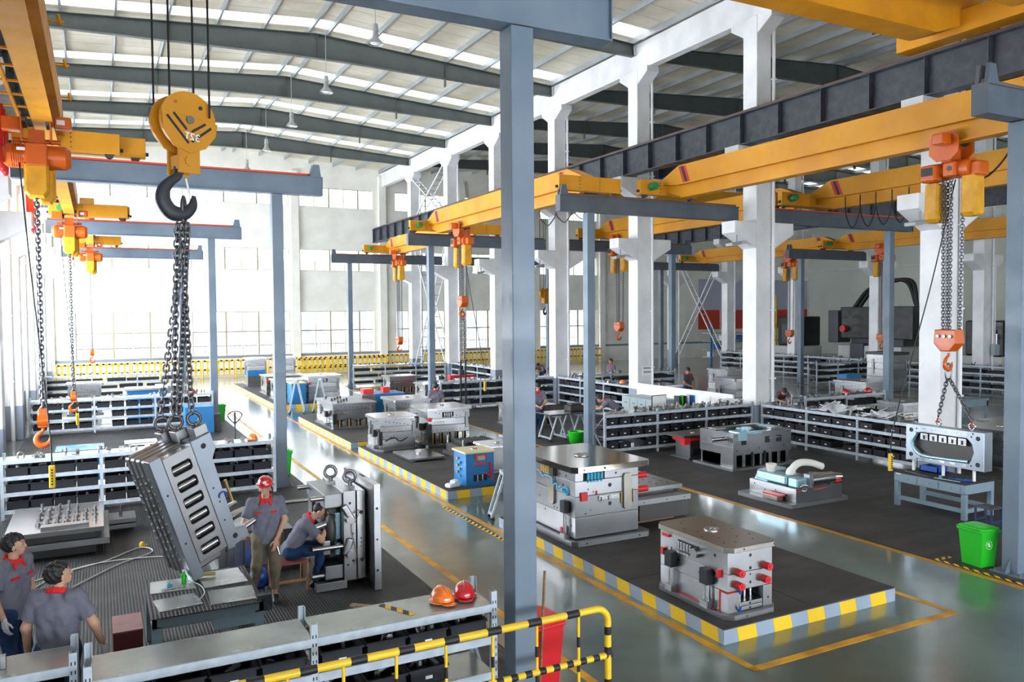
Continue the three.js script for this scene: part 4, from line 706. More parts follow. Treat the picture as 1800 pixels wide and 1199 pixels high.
const genericMold = (o) => {   // layered mold: o.w, o.l, o.h; pillars at the foot, layered plates, optional chamfered top
  const t = thing('injection_mold', o.label, 'mold', o.at, o.turn || 0, o.group), { w, l, h } = o, i = o.inset ?? 0.06, ch = o.ch ?? 0.05, q = k => i + 0.012 * ((k * 7) % 3);
  plate(t, 'base_plate', M.steelDull, 0, w, 0, h * 0.07, 0, l, ch);
  const nW = o.windows ?? 4;
  if (nW) { plate(t, 'rear_block', M.darkSteel, i + 0.05, w - i - 0.05, h * 0.07, h * 0.36, i + 0.12, l - i); const bw = (w - 2 * i) / (nW * 2 + 1); for (let k = 0; k <= nW; k++) plate(t, 'spacer_block', M.steelFine, i + k * 2 * bw, i + (k * 2 + 1) * bw, h * 0.07, h * 0.36, i, l - i); for (let k = 0; k < nW; k++) part(t, 'pillar', M.brass, g => g.cyl([i + (k * 2 + 1.5) * bw, h * 0.07, i + 0.06], [i + (k * 2 + 1.5) * bw, h * 0.36, i + 0.06], Math.min(0.025, bw * 0.3), undefined, 8)); }
  else plate(t, 'spacer_block', M.steelFine, q(0), w - q(0), h * 0.07, h * 0.36, q(0), l - i);
  plate(t, 'core_plate', o.mid || M.steel, q(1), w - q(1), h * 0.365, h * 0.55, q(1), l - i); plate(t, 'insert_plate', M.steelFine, q(2), w - q(2), h * 0.555, h * 0.72, q(2), l - i); plate(t, 'cavity_plate', M.steel, q(0), w - q(0), h * 0.725, h * 0.93, q(0), l - i);
  plate(t, 'top_plate', o.top || M.steelFine, -0.02, w + 0.02, h * 0.93, h, -0.02, l, ch); if (o.ring !== false) locRing(t, w / 2, h, l / 2, 0.09);
  holesF(t, Array.from({ length: 9 }, (_, k) => [w * (0.14 + 0.72 * ((k * 0.37) % 1)), h * (0.75 + 0.15 * ((k * 0.61) % 1)), 0.016]), q(0)); holesF(t, Array.from({ length: 9 }, (_, k) => [w * (0.16 + k * 0.085), h * (0.42 + 0.02 * (k % 2)), 0.013]), q(1));
  holesL(t, Array.from({ length: 7 }, (_, k) => [l * (0.12 + 0.76 * ((k * 0.43) % 1)), h * (0.74 + 0.17 * ((k * 0.57) % 1)), 0.018]), q(0));
  part(t, 'latch_bar', M.steelDull, g => g.box(w * 0.86, w * 0.92, h * 0.45, h * 0.86, q(1) - 0.045, q(1) - 0.002, 0.008)); part(t, 'side_lock', M.steelDull, g => g.box(q(1) - 0.05, q(1), h * 0.42, h * 0.82, l * 0.7, l * 0.78, 0.008)); part(t, 'fitting', M.brass, g => { for (let k = 0; k < 4; k++) g.cyl([w * 0.2 + k * 0.09, h * 0.64, q(2) - 0.04], [w * 0.2 + k * 0.09, h * 0.64, q(2)], 0.016, undefined, 8); });
  if (o.valves) valvesF(t, w * 0.4, h * 0.82, q(0), 4, M.steelFine);
  if (o.actuator) { actuatorL(t, i, h * 0.42, l * 0.3); part(t, 'actuator', M.black, g => g.box(w * 0.03, w * 0.12, h * 0.2, h * 0.6, i - 0.07, i + 0.02, 0.012)); }
  if (o.hose) part(t, 'hose', M.black, g => g.tube([[w * 0.2, h * 0.3, i - 0.02], [w * 0.4, h * 0.4, i - 0.04], [w * 0.55, h * 0.28, i - 0.03], [w * 0.75, h * 0.38, i - 0.02]], 0.012, 30));
  if (o.red) part(t, 'red_cylinder', M.red, g => g.cyl([0.1, h * 0.72, i - 0.1], [0.1, h * 0.72, i], 0.06));
  return t;
};
const gp = 'molds on the striped platforms';
genericMold({ at: [6.7, P0, 20.95], w: 1.2, l: 1.25, h: 0.95, ch: 0.16, inset: 0.08, windows: 0, hose: true, actuator: true, group: gp, label: 'silver mold with rounded-corner top on the middle platform, front left one' });
genericMold({ at: [8.12, P0, 20.95], w: 1.42, l: 1.3, h: 1.12, windows: 5, valves: true, actuator: true, red: true, group: gp, label: 'silver mold with row of openings at its foot on the middle platform' });
genericMold({ at: [8.3, P0, 24.2], w: 1.3, l: 1.4, h: 1.05, windows: 0, group: gp, label: 'silver mold with bright flat top on the far platform, behind the middle platform' });
{ const t = thing('mold_plate', 'thick steel plate lying flat on the middle platform', 'plate', [6.95, P0, 19.15], 0); part(t, 'plate', M.steelFine, g => g.box(0, 0.98, 0.04, 0.1, 0, 1.3, 0.006)); part(t, 'foot_block', M.steelDull, g => { g.box(0.1, 0.2, 0, 0.04, 0.1, 1.2); }); part(t, 'foot_block', M.steelDull, g => { g.box(0.8, 0.9, 0, 0.04, 0.1, 1.2); }); part(t, 'center_boss', M.steelFine, g => g.cyl([0.5, 0.1, 0.65], [0.5, 0.125, 0.65], 0.06)); }
{   // dark opened mold half and a small plated mold behind the blue one
  const t = thing('mold_half', 'dark opened mold half with black insert behind the flat plate', 'mold', [8.2, P0, 18.7]);
  plate(t, 'base_plate', M.steelDull, 0, 1.35, 0, 0.1, 0, 1.3, 0.03); plate(t, 'body', M.darkSteel, 0.08, 1.27, 0.1, 0.32, 0.08, 1.2); part(t, 'core_insert', M.rubberBlack, g => { for (let k = 0; k < 5; k++) g.rbox(0.3 + k * 0.19, 0.37, 0.7, 0.14, 0.14, 0.8, 0, 0, 0.1, 0.04); });
  for (const [x, d] of [[0.12, 0.12], [1.2, 0.12], [0.12, 1.15], [1.2, 1.15]]) part(t, 'guide_pillar', M.steelFine, g => g.cyl([x, 0.3, d], [x, 0.52, d], 0.04, undefined, 14));
  const q = thing('injection_mold', 'small mold with plain square steel top right behind the blue mold', 'mold', [8.15, P0, 16.9], 0, gp); plate(q, 'base_plate', M.steelDull, 0, 0.75, 0, 0.05, 0, 0.8); plate(q, 'body', M.steelDull, 0.06, 0.69, 0.05, 0.6, 0.06, 0.74); plate(q, 'top_plate', M.steelFine, -0.06, 0.82, 0.6, 0.66, -0.04, 0.84); locRing(q, 0.38, 0.66, 0.4, 0.06); part(q, 'side_opening', M.brass, g => g.box(0.5, 0.56, 0.35, 0.55, 0.055, 0.062));
}
{   // far platform molds
  const t = genericMold({ at: [6.72, P0, 25.9], w: 1.55, l: 2.3, h: 0.85, windows: 4, ring: false, hose: true, actuator: true, top: M.steelDull, group: gp, label: 'wide low silver mold with slotted sides on the far platform' });
  part(t, 'fitting_row', M.darkSteel, g => { for (let k = 0; k < 9; k++) g.cyl([0.3 + 0.15 * (k % 4), 0.85, 0.3 + k * 0.2], [0.3 + 0.15 * (k % 4), 0.93, 0.3 + k * 0.2], 0.04); });
  const b = thing('injection_mold', 'blue mold with two red blocks on top, on the far platform', 'mold', [8.2, P0, 27.4], 0, gp); plate(b, 'steel_half', M.steel, 0, 0.5, 0, 0.95, 0, 1.1); plate(b, 'blue_half', M.blue, 0.5, 1.6, 0, 0.95, 0, 1.1); part(b, 'red_block', M.red, g => g.box(0.12, 0.5, 0.95, 1.12, 0.2, 0.6)); part(b, 'red_block', M.red, g => g.box(0.85, 1.1, 0.95, 1.15, 0.2, 0.5)); holesF(b, [[0.7, 0.7], [0.9, 0.5], [1.2, 0.7], [1.4, 0.3]], 0);
}
{   // worn mold, right work area (low openings, machined block)
  const t = thing('injection_mold', 'open steel mold with clear blue coated cavity in the right work area', 'mold', [13.95, 0.012, 15.0], 0, 'molds on the right work area floor');
  plate(t, 'base_plate', M.steelDull, -0.1, 2.15, 0, 0.07, -0.1, 1.4); for (let k = 0; k < 7; k++) plate(t, 'spacer_block', M.steel, 0.05 + k * 0.3, 0.16 + k * 0.3, 0.07, 0.36, 0.05, 1.25);
  plate(t, 'back_block', M.darkSteel, 0.05, 2.0, 0.07, 0.36, 0.5, 1.2); plate(t, 'core_plate', M.steel, 0.03, 2.02, 0.36, 0.58, 0.03, 1.27);
  part(t, 'cavity_plate', M.steel, g => { g.box(0.03, 2.02, 0.58, 0.92, 0.03, 0.2, 0.006); g.box(0.03, 2.02, 0.58, 0.92, 1.1, 1.27, 0.006); g.box(0.03, 0.25, 0.58, 0.92, 0.2, 1.1); g.box(1.8, 2.02, 0.58, 0.92, 0.2, 1.1); }); plate(t, 'cavity_floor', M.coated, 0.25, 1.8, 0.58, 0.7, 0.2, 1.1);
  part(t, 'coated_insert', M.coated, g => { g.box(0.2, 0.5, 0.7, 0.96, 0.02, 0.4, 0.03); g.cyl([0.75, 0.7, 0.35], [0.75, 1.0, 0.35], 0.14); g.box(1.0, 1.3, 0.7, 0.9, 0.6, 1.0, 0.03); });
  part(t, 'ejector_cylinder', M.steelFine, g => { g.cyl([-0.45, 0.78, 0.3], [0.03, 0.78, 0.3], 0.06, undefined, 14); g.cyl([-0.48, 0.78, 0.3], [-0.45, 0.78, 0.3], 0.09, undefined, 14); });
  for (const x of [0.62, 1.05]) part(t, 'strap', M.black, g => g.box(x, x + 0.06, 0.05, 0.42, 0.0, 0.03));
  for (const x of [0.3, 1.1, 1.5]) part(t, 'pocket', M.black, g => g.box(x, x + 0.16, 0.62, 0.78, 0.022, 0.035)); part(t, 'pocket_bar', M.steelFine, g => g.box(1.2, 1.6, 0.72, 0.76, 0, 0.03));
  holesF(t, [[0.15, 0.48, 0.018], [0.55, 0.47, 0.014], [0.9, 0.5, 0.018], [1.3, 0.46, 0.014], [1.75, 0.5, 0.02], [1.9, 0.85, 0.018], [0.12, 0.86, 0.018]], 0.03); part(t, 'coated_edge', M.coated, g => { g.box(0.5, 1.0, 0.86, 0.935, 0.02, 0.12, 0.01); g.box(1.7, 1.98, 0.9, 0.94, 0.3, 0.9, 0.01); }); part(t, 'top_clamp', M.steelFine, g => { g.box(1.3, 1.7, 0.92, 0.98, 0.03, 0.18, 0.01); g.box(0.05, 0.4, 0.92, 0.97, 0.7, 1.0, 0.01); });
  for (const d of [0.3, 0.9]) part(t, 'actuator', M.black, g => g.box(2.02, 2.12, 0.3, 0.62, d, d + 0.16));
}
{   // low mold half with cloth and rollers
  const t = thing('mold_half', 'low mold half with blue film, white cloth and steel rollers in the right work area', 'mold', [12.35, 0.012, 11.55], 0, 'molds on the right work area floor');
  plate(t, 'base_plate', M.steelDull, -0.12, 1.6, 0, 0.08, -0.03, 1.5, 0.05); plate(t, 'body', M.steel, 0.12, 1.45, 0.08, 0.36, 0.05, 1.35);
  part(t, 'red_strip', M.redStripe, g => { g.box(0.13, 0.4, 0.3, 0.32, 0.04, 0.05); g.box(0.6, 1.0, 0.3, 0.32, 0.04, 0.05); }); part(t, 'coated_core', M.coated, g => { g.box(0.2, 0.55, 0.36, 0.56, 0.4, 1.25, 0.05); g.ext([[0.2, 0.36], [0.9, 0.36], [0.75, 0.6], [0.3, 0.55]], 0.9, 1.3, 0.02); g.box(0.2, 0.5, 0.36, 0.55, 0.1, 0.35, 0.03); });
  part(t, 'cloth', M.clothWhite, g => { g.tube([[0.5, 0.42, 0.55], [0.45, 0.62, 0.5], [0.6, 0.78, 0.45], [0.9, 0.78, 0.4], [1.2, 0.68, 0.35]], 0.075, 24, 8); g.ball(0.5, 0.55, 0.55, 0.12, 0.16, 0.1); }, 'white cleaning cloth'); part(t, 'cloth', M.clothWhite, g => g.lathe([[0.06, 0], [0.1, 0.08], [0.12, 0.2], [0.11, 0.2], [0.05, 0.02]], 0.35, 0.52, 0.95, 9));
  part(t, 'roller', M.steelFine, g => g.cyl([0.55, 0.5, 0.1], [1.2, 0.5, 0.1], 0.12, undefined, 20)); part(t, 'roller', M.steelFine, g => g.cyl([1.0, 0.48, 0.5], [1.65, 0.44, 0.25], 0.08, undefined, 18)); part(t, 'roller_frame', M.steelDull, g => { g.box(0.5, 0.6, 0.36, 0.62, 0.05, 0.2); g.box(1.1, 1.2, 0.36, 0.55, 0.05, 0.3); });
  part(t, 'red_pad', M.red, g => g.box(1.25, 1.5, 0.38, 0.44, 0.1, 0.25)); part(t, 'ring_bolt', M.steelFine, g => g.torus([0.3, 0.38, 0.0], 0.07, 0.018, [0.6, 0.2, 1])); part(t, 'junction_box', M.steelWarm, g => g.box(-0.1, 0.08, 0.08, 0.18, 0.35, 0.75, 0.01)); part(t, 'junction_lid', M.red, g => g.box(-0.1, 0.08, 0.18, 0.21, 0.3, 0.75));
  holesL(t, [[0.3, 0.2], [0.6, 0.25], [0.9, 0.2], [1.2, 0.28]], 0.12);
}
{   // small red mold with clamp plate by the shelf
  const t = thing('injection_mold', 'small mold with red clamps and dark table top before the shelf', 'mold', [14.05, 0.012, 16.75], 0, 'molds on the right work area floor');
  plate(t, 'base_plate', M.steelDull, -0.1, 1.0, 0, 0.05, -0.08, 0.7); plate(t, 'body', M.steelDull, 0, 0.9, 0.05, 0.5, 0, 0.6); plate(t, 'red_frame', M.red, -0.2, 0.6, 0.5, 0.58, -0.05, 0.5); part(t, 'red_manifold', M.red, g => g.box(-0.25, -0.05, 0.42, 0.6, -0.08, 0.1)); plate(t, 'top_plate', M.steelWarm, -0.3, 1.1, 0.6, 0.66, -0.06, 0.75, 0.04); locRing(t, 0.35, 0.66, 0.3, 0.07); part(t, 'side_opening', M.black, g => g.box(0.1, 0.35, 0.1, 0.3, -0.004, 0.01)); holesF(t, [[0.05, 0.15], [0.4, 0.15], [0.1, 0.38], [0.3, 0.38]], 0);
}
// ---------- big crane: bridge overhead, ropes, hook block, chain sling ----------
{
  const t = thing('overhead_crane', 'huge yellow overhead crane girder at the top right corner', 'crane', [0, 10.02, 10.6]);
  part(t, 'bridge_girder', M.yellow, g => g.ext([[-1.7, 0.5], [-0.6, 0], [16.3, 0], [17.9, 0.5], [17.9, 1.3], [-1.7, 1.3]], 0.7, 1.35));
  part(t, 'bridge_girder', M.yellow, g => g.ext([[-1.7, 0.5], [-0.6, 0], [16.3, 0], [17.9, 0.5], [17.9, 1.3], [-1.7, 1.3]], -1.5, -0.9));
  part(t, 'end_carriage', M.yellow, g => g.box(17.1, 17.6, 0.1, 0.6, -2.4, 2.3, 0.02));
  part(t, 'trolley', M.orange, g => { g.box(0.2, 1.8, 1.3, 1.5, -1.5, 1.35); g.box(0.4, 1.6, 1.5, 2.1, -0.8, 0.7, 0.05); });
  part(t, 'hoist_rope', M.black, g => { for (const [x, e, y] of [[0.66, 0.18, -3.55], [0.82, -0.1, -3.65], [1.12, 0.18, -3.5], [1.27, -0.1, -3.6]]) g.cyl([x, y, e], [x, 1.35, e], 0.014, undefined, 6); });
}
{
  const X = 0.97, D = 10.6, yc = 6.36, t = thing('hook_block', 'large yellow sheave block with black crane hook, marked 32T', 'crane hook', [X, yc, D], 0.36);
  for (const [q, n] of [[-0.16, 'front_sheave_cover'], [0.1, 'back_sheave_cover']]) {
    part(t, n, M.yellow, g => { g.cyl([0, 0, q], [0, 0, q + 0.05], 0.345, undefined, 36); g.cyl([0, 0, q + 0.01], [0, 0, q + 0.1], 0.32, undefined, 32); g.ext([[-0.34, 0.08], [0.36, 0.0], [0.33, -0.16], [0.2, -0.32], [0, -0.4], [-0.2, -0.33], [-0.33, -0.15]].reverse(), q - 0.025, q, 0.004); });
    part(t, 'rope_groove', M.black, g => g.cyl([0, 0, q + 0.055], [0, 0, q + 0.075], 0.33, undefined, 30));
  }
  part(t, 'sheave_pin', M.steelWarm, g => { g.cyl([0, 0, -0.21], [0, 0, 0.24], 0.05, undefined, 18); });
  part(t, 'cover_hole', M.black, g => g.cyl([0.15, 0.17, -0.164], [0.15, 0.17, -0.15], 0.026)); part(t, 'cover_hole', M.orange, g => g.cyl([-0.16, 0.2, -0.164], [-0.16, 0.2, -0.15], 0.022));
  for (const [a, b] of [[[-0.28, 0.02], [-0.02, -0.28]], [[-0.2, 0.06], [-0.04, -0.12]], [[0.2, -0.02], [0.02, -0.14]], [[0.27, -0.06], [0.02, -0.26]]]) part(t, 'black_stripe', M.black, g => { g.bar([a[0], a[1], -0.187], [b[0], b[1], -0.187], 0.004, 0.03); });
  part(t, 'side_cheek', M.yellow, g => g.box(-0.14, 0.13, -0.64, -0.3, -0.17, -0.13, 0.008)); part(t, 'side_cheek', M.yellow, g => g.box(-0.14, 0.13, -0.64, -0.3, 0.11, 0.15, 0.008)); part(t, 'crosshead', M.yellow, g => { g.box(-0.12, 0.11, -0.58, -0.42, -0.13, 0.11); g.cyl([0, -0.49, -0.185], [0, -0.49, 0.165], 0.065, undefined, 18); });
  part(t, 'hook', M.hookBlack, g => { hookShape(g, -0.07, -0.93, -0.01, 0.38, 0.75); g.cyl([-0.07, -0.64, -0.01], [-0.07, -0.55, -0.01], 0.06); });
  part(t, 'safety_latch', M.paper, g => g.bar([0.02, -0.68, -0.01], [0.06, -0.86, -0.01], 0.03, 0.01));
  const font = await new FontLoader().loadAsync('fonts/droid/droid_sans_bold.typeface.json');
  const tg = new TextGeometry('32T', { font, size: 0.085, depth: 0.004, curveSegments: 4 }); tg.computeBoundingBox();
  const bb = tg.boundingBox; tg.translate(-(bb.max.x + bb.min.x) / 2, 0, 0); tg.scale(-1, 1, 1);   // the marking reads mirrored in the photograph
  const idx = tg.attributes.position.array; for (let i = 0; i < idx.length; i += 9) for (let k = 0; k < 3; k++) { const v = idx[i + 3 + k]; idx[i + 3 + k] = idx[i + 6 + k]; idx[i + 6 + k] = v; } tg.computeVertexNormals();
  part(t, 'lettering', M.paper, g => g.add(tg, new THREE.Matrix4().makeRotationZ(-0.12).setPosition(0.02, -0.24, 0.189)), 'white mirrored 32T lettering');
}
// ---------- tilted mold block on the sling ----------
{
  const t = thing('hanging_mold', 'tilted silver mold block with six slots hanging from the chain sling', 'mold', [0.97, 0.775, 10.25], 0.42);
  t.rotation.order = 'YXZ'; t.rotation.z = 0.33;
  part(t, 'edge_plate', M.steelBlue, g => g.box(-0.02, 0.13, 0.0, 1.62, 0.0, 0.14, 0.008));
  for (let k = 0; k < 4; k++) part(t, 'ribbed_plate', M.steelDull, g => { g.box(0, 0.5, 0.02 + k * 0.01, 1.6, 0.145 + k * 0.13, 0.27 + k * 0.13, 0.03); });
  stuffPart(t, 'side_pin', M.steelFine, g => { for (let k = 0; k < 4; k++) for (let j = 0; j < 12; j++) g.cyl([-0.012, 0.25 + j * 0.1 + (k % 2) * 0.03, 0.2 + k * 0.13], [0.01, 0.25 + j * 0.1 + (k % 2) * 0.03, 0.2 + k * 0.13], 0.018, undefined, 6); });
  part(t, 'slot_plate', M.steel, g => g.ext(rect(0.13, 0.52, 0.17, 1.58), 0.0, 0.14, 0.006, Array.from({ length: 6 }, (_, k) => rrect(0.2, 0.45, 0.235 + k * 0.215, 0.37 + k * 0.215, 0.02).reverse())));
  part(t, 'slot_backing', M.darkSteel, g => g.box(0.15, 0.5, 0.2, 1.55, 0.1, 0.16));
  for (let k = 0; k < 6; k++) part(t, 'slot_roller', M.steelFine, g => g.cyl([0.21, 0.295 + k * 0.215, 0.06], [0.44, 0.295 + k * 0.215, 0.06], 0.045, undefined, 12));
  part(t, 'flange', M.steelBlue, g => g.ext([[0.52, 0.12], [0.62, 0.1], [0.62, 0.13], [0.84, 0.14], [0.84, 0.29], [0.7, 0.33], [0.72, 1.3], [0.8, 1.4], [0.8, 1.62], [0.52, 1.62]], 0.0, 0.2, 0.006));
  holesF(t, [[0.66, 1.5, 0.035], [0.66, 0.24, 0.035], [0.05, 0.5, 0.014], [0.05, 1.15, 0.014], [0.6, 0.95, 0.012], [0.62, 0.75, 0.012], [0.6, 0.5, 0.01]], -0.001);
  part(t, 'guide_pin', M.steelFine, g => g.cyl([0.82, 0.22, 0.1], [1.02, 0.23, 0.1], 0.035, undefined, 12));
  part(t, 'hose_loop', M.plasticBlue, g => g.torus([0.68, 0.8, -0.01], 0.05, 0.01, [0, 0, 1], 6, 14, 4)); part(t, 'brass_bar', M.brass, g => g.cyl([0.8, 0.65, 0.05], [0.8, 0.95, 0.05], 0.02));
  for (const [x, d] of [[0.58, 0.3], [0.72, 0.12], [0.5, 0.5]]) part(t, 'lifting_block', M.steel, g => g.box(x - 0.09, x + 0.09, 1.56, 1.74, d - 0.08, d + 0.08, 0.01));
  const eyes = [[0.58, 1.74, 0.3], [0.72, 1.74, 0.12], [0.5, 1.74, 0.5]]; for (const e of eyes) part(t, 'eye_bolt', M.chain, g => { g.torus([e[0], e[1] + 0.09, e[2]], 0.075, 0.022, [0.4, 0, 1], 8, 18); g.cyl([e[0], e[1] - 0.02, e[2]], [e[0], e[1] + 0.03, e[2]], 0.03); });
  t.updateMatrixWorld(true);
  const s = thing('chain_sling', 'heavy multi-leg steel chain sling between crane hook and tilted mold', 'chain sling', [0, 0, 0]);
  part(s, 'master_ring', M.chain, g => { g.add(new THREE.TorusGeometry(0.1, 0.022, 8, 18), new THREE.Matrix4().makeScale(0.7, 1.6, 1).premultiply(new THREE.Matrix4().makeRotationY(1.2)).setPosition(0.96, 5.28, -10.6)); });
  eyes.forEach((e, k) => { const p = new THREE.Vector3(e[0], e[1] + 0.16, -e[2]).applyMatrix4(t.matrixWorld), top = [0.93 + (k - 1) * 0.05, 5.12, 10.6 + (k - 1) * 0.04]; part(s, 'chain_leg', M.chain, g => links(g, top, [p.x, p.y, -p.z], 0.072, 0.0125, 0.03)); });
  { const p = new THREE.Vector3(eyes[0][0], eyes[0][1] + 0.16, -eyes[0][2]).applyMatrix4(t.matrixWorld); part(s, 'chain_leg', M.chain, g => links(g, [1.0, 5.12, 10.55], [p.x + 0.06, p.y + 0.05, -p.z], 0.072, 0.0125, 0.03)); }
}
// ---------- steel table below it ----------
{
  const t = thing('steel_table', 'blue-grey steel assembly table under the tilted mold', 'table', [0.43, 0, 9.25]), w = 1.16, l = 1.44;
  part(t, 'frame', M.bench, g => { g.box(0, w, 0.64, 0.74, 0, 0.05); g.box(0, w, 0.64, 0.74, l - 0.05, l); g.box(0, 0.05, 0.64, 0.74, 0, l); g.box(w - 0.05, w, 0.64, 0.74, 0, l); });
  for (const [x, d] of [[0, 0], [w - 0.1, 0], [0, l - 0.1], [w - 0.1, l - 0.1]]) part(t, 'leg', M.bench, g => g.box(x, x + 0.1, 0, 0.66, d, d + 0.1, 0.006));
  for (const q of [0, l - 0.05]) part(t, 'lower_rail', M.bench, g => g.box(0.1, w - 0.1, 0.12, 0.18, q, q + 0.05));
  part(t, 'rubber_top', M.rubber, g => g.box(-0.01, w + 0.01, 0.74, 0.75, -0.01, l + 0.01));
  part(t, 'drawer', M.bench, g => g.box(0.62, w - 0.1, 0.52, 0.64, -0.01, 0.4)); part(t, 'table_vice', M.dark, g => { g.box(w - 0.06, w + 0.1, 0.62, 0.8, 0.04, 0.14); g.bar([w + 0.06, 0.62, 0.02], [w + 0.06, 0.86, 0.16], 0.03, 0.03); });
  const sh = (n, x, d, w2, l2, a, lab) => solo('metal_sheet', lab, 'sheet', M.deck, g => g.box(-w2 / 2, w2 / 2, 0, 0.006, -l2 / 2, l2 / 2), [x, 0.751, d], a);
  sh(0, 1.28, 10.32, 0.5, 0.6, 0.05, 'worn grey metal sheet on the right back of the table'); sh(1, 0.72, 10.3, 0.5, 0.45, -0.06, 'grey metal sheet at the left back of the table'); sh(2, 0.72, 9.66, 0.46, 0.42, 0.12, 'grey metal sheet at the left front of the table'); sh(3, 1.3, 9.62, 0.5, 0.5, -0.05, 'grey metal sheet at the right front of the table');
  const b = thing('green_bottle', 'small green bottle at the foot of the tilted mold', 'bottle', [0.84, 0.757, 10.32]); part(b, 'body', M.green, g => g.lathe([[0, 0], [0.03, 0], [0.03, 0.1], [0.012, 0.12], [0.012, 0.14], [0, 0.14]], 0, 0, 0, 14)); part(b, 'cap', M.paper, g => g.cyl([0, 0.14, 0], [0, 0.16, 0], 0.014));
  solo('tape_roll', 'small blue tape roll on the table', 'tape', M.cyan, g => g.lathe([[0.018, 0], [0.032, 0], [0.032, 0.04], [0.018, 0.04], [0.018, 0]], 0, 0, 0, 16), [0.68, 0.757, 10.24]);
  solo('steel_rod', 'thin steel rod lying on the table beside the blue tape', 'rod', M.steelFine, g => g.cyl([-0.12, 0.01, 0], [0.12, 0.01, 0.03], 0.008), [0.7, 0.757, 10.14]);
  solo('grinder_tool', 'hand tool with copper tip lying by the tilted mold', 'tool', M.brass, g => { g.cyl([0, 0.03, 0], [0.16, 0.03, -0.03], 0.018); g.cyl([-0.1, 0.03, 0.02], [0, 0.03, 0], 0.025, 0.012); }, [1.06, 0.757, 10.45]);
  solo('air_hose', 'thin white air hose hanging over the table', 'hose', M.paper, g => g.tube([[0.9, 0.78, 10.3], [1.0, 0.775, 10.1], [1.02, 0.77, 9.8], [0.95, 0.768, 9.6]], 0.006, 24), [0, 0, 0]);
}
{ const t = thing('tool_box', 'dark red box standing left of the steel table', 'box', [0.06, 0, 9.72]); part(t, 'body', M.brown, g => g.box(0, 0.3, 0, 0.49, 0, 0.55, 0.008)); part(t, 'lid', M.redLid, g => g.box(-0.004, 0.304, 0.49, 0.505, -0.004, 0.554), 'pinkish red lid'); }
// ---------- near shelf ----------
{
  shelf([-0.14, 0, 6.95], 0, 2, 1.76, 0.52, [1.15, 0.83, 0.48, 0.14], 'long grey shelf in the foreground with two helmets on top', { short: 'the foreground shelf', slots: true, over: 0.12, gap: 0.04, fill: 5 });
  shelf([-1.95, 0, 7.35], 0, 1, 1.7, 0.45, [1.15, 0.83, 0.48], 'short grey shelf section at the lower left corner', { short: 'the corner shelf section', over: 0.1, slots: true });
}
function helmet(at, turn, m, label, group) {
  const t = thing('safety_helmet', label, 'helmet', at, turn, group);
  part(t, 'shell', m, g => { g.add(new THREE.SphereGeometry(1, 22, 10, 0, Math.PI * 2, 0, Math.PI / 2), new THREE.Matrix4().makeScale(0.108, 0.125, 0.135).setPosition(0, 0.035, 0)); g.lathe([[0.1, 0.035], [0.125, 0.025], [0.13, 0.018], [0.122, 0.02], [0.1, 0.028]], 0, 0, 0, 24); g.add(new THREE.SphereGeometry(1, 14, 6, 0, Math.PI * 2, 0, Math.PI / 2), new THREE.Matrix4().makeScale(0.075, 0.012, 0.07).setPosition(0, 0.018, 0.125)); g.tube([[0, 0.09, -0.118], [0, 0.136, -0.07], [0, 0.15, -0.035], [0, 0.155, 0], [0, 0.15, 0.035], [0, 0.136, 0.07], [0, 0.09, 0.118]], 0.014, 24, 6); });
  part(t, 'headband', M.black, g => g.lathe([[0.085, 0], [0.095, 0], [0.1, 0.035], [0.09, 0.035]], 0, 0, 0, 20));
  return t;
}
helmet([2.94, 1.153, 7.22], 0.2, M.orangeHat, 'orange safety helmet on the foreground shelf'); helmet([3.19, 1.153, 7.24], -0.3, M.redHat, 'dark red safety helmet beside the orange one on the foreground shelf');
helmet([3.0, 1.183, 18.5], 0.4, M.orangeHat, 'orange helmet on the left shelf behind the hanging mold'); helmet([2.95, 1.183, 30.8], 0.4, M.redHat, 'red helmet on the second left shelf'); helmet([22.4, 1.163, 18.7], 0.2, M.redHat, 'left one of two red helmets on the second-hall shelf'); helmet([23.5, 1.163, 18.7], 1.2, M.redHat, 'right one of two red helmets on the second-hall shelf'); helmet([18.1, 1.183, 25.6], 0.2, M.orangeHat, 'orange helmet on the shelf end by the white column');
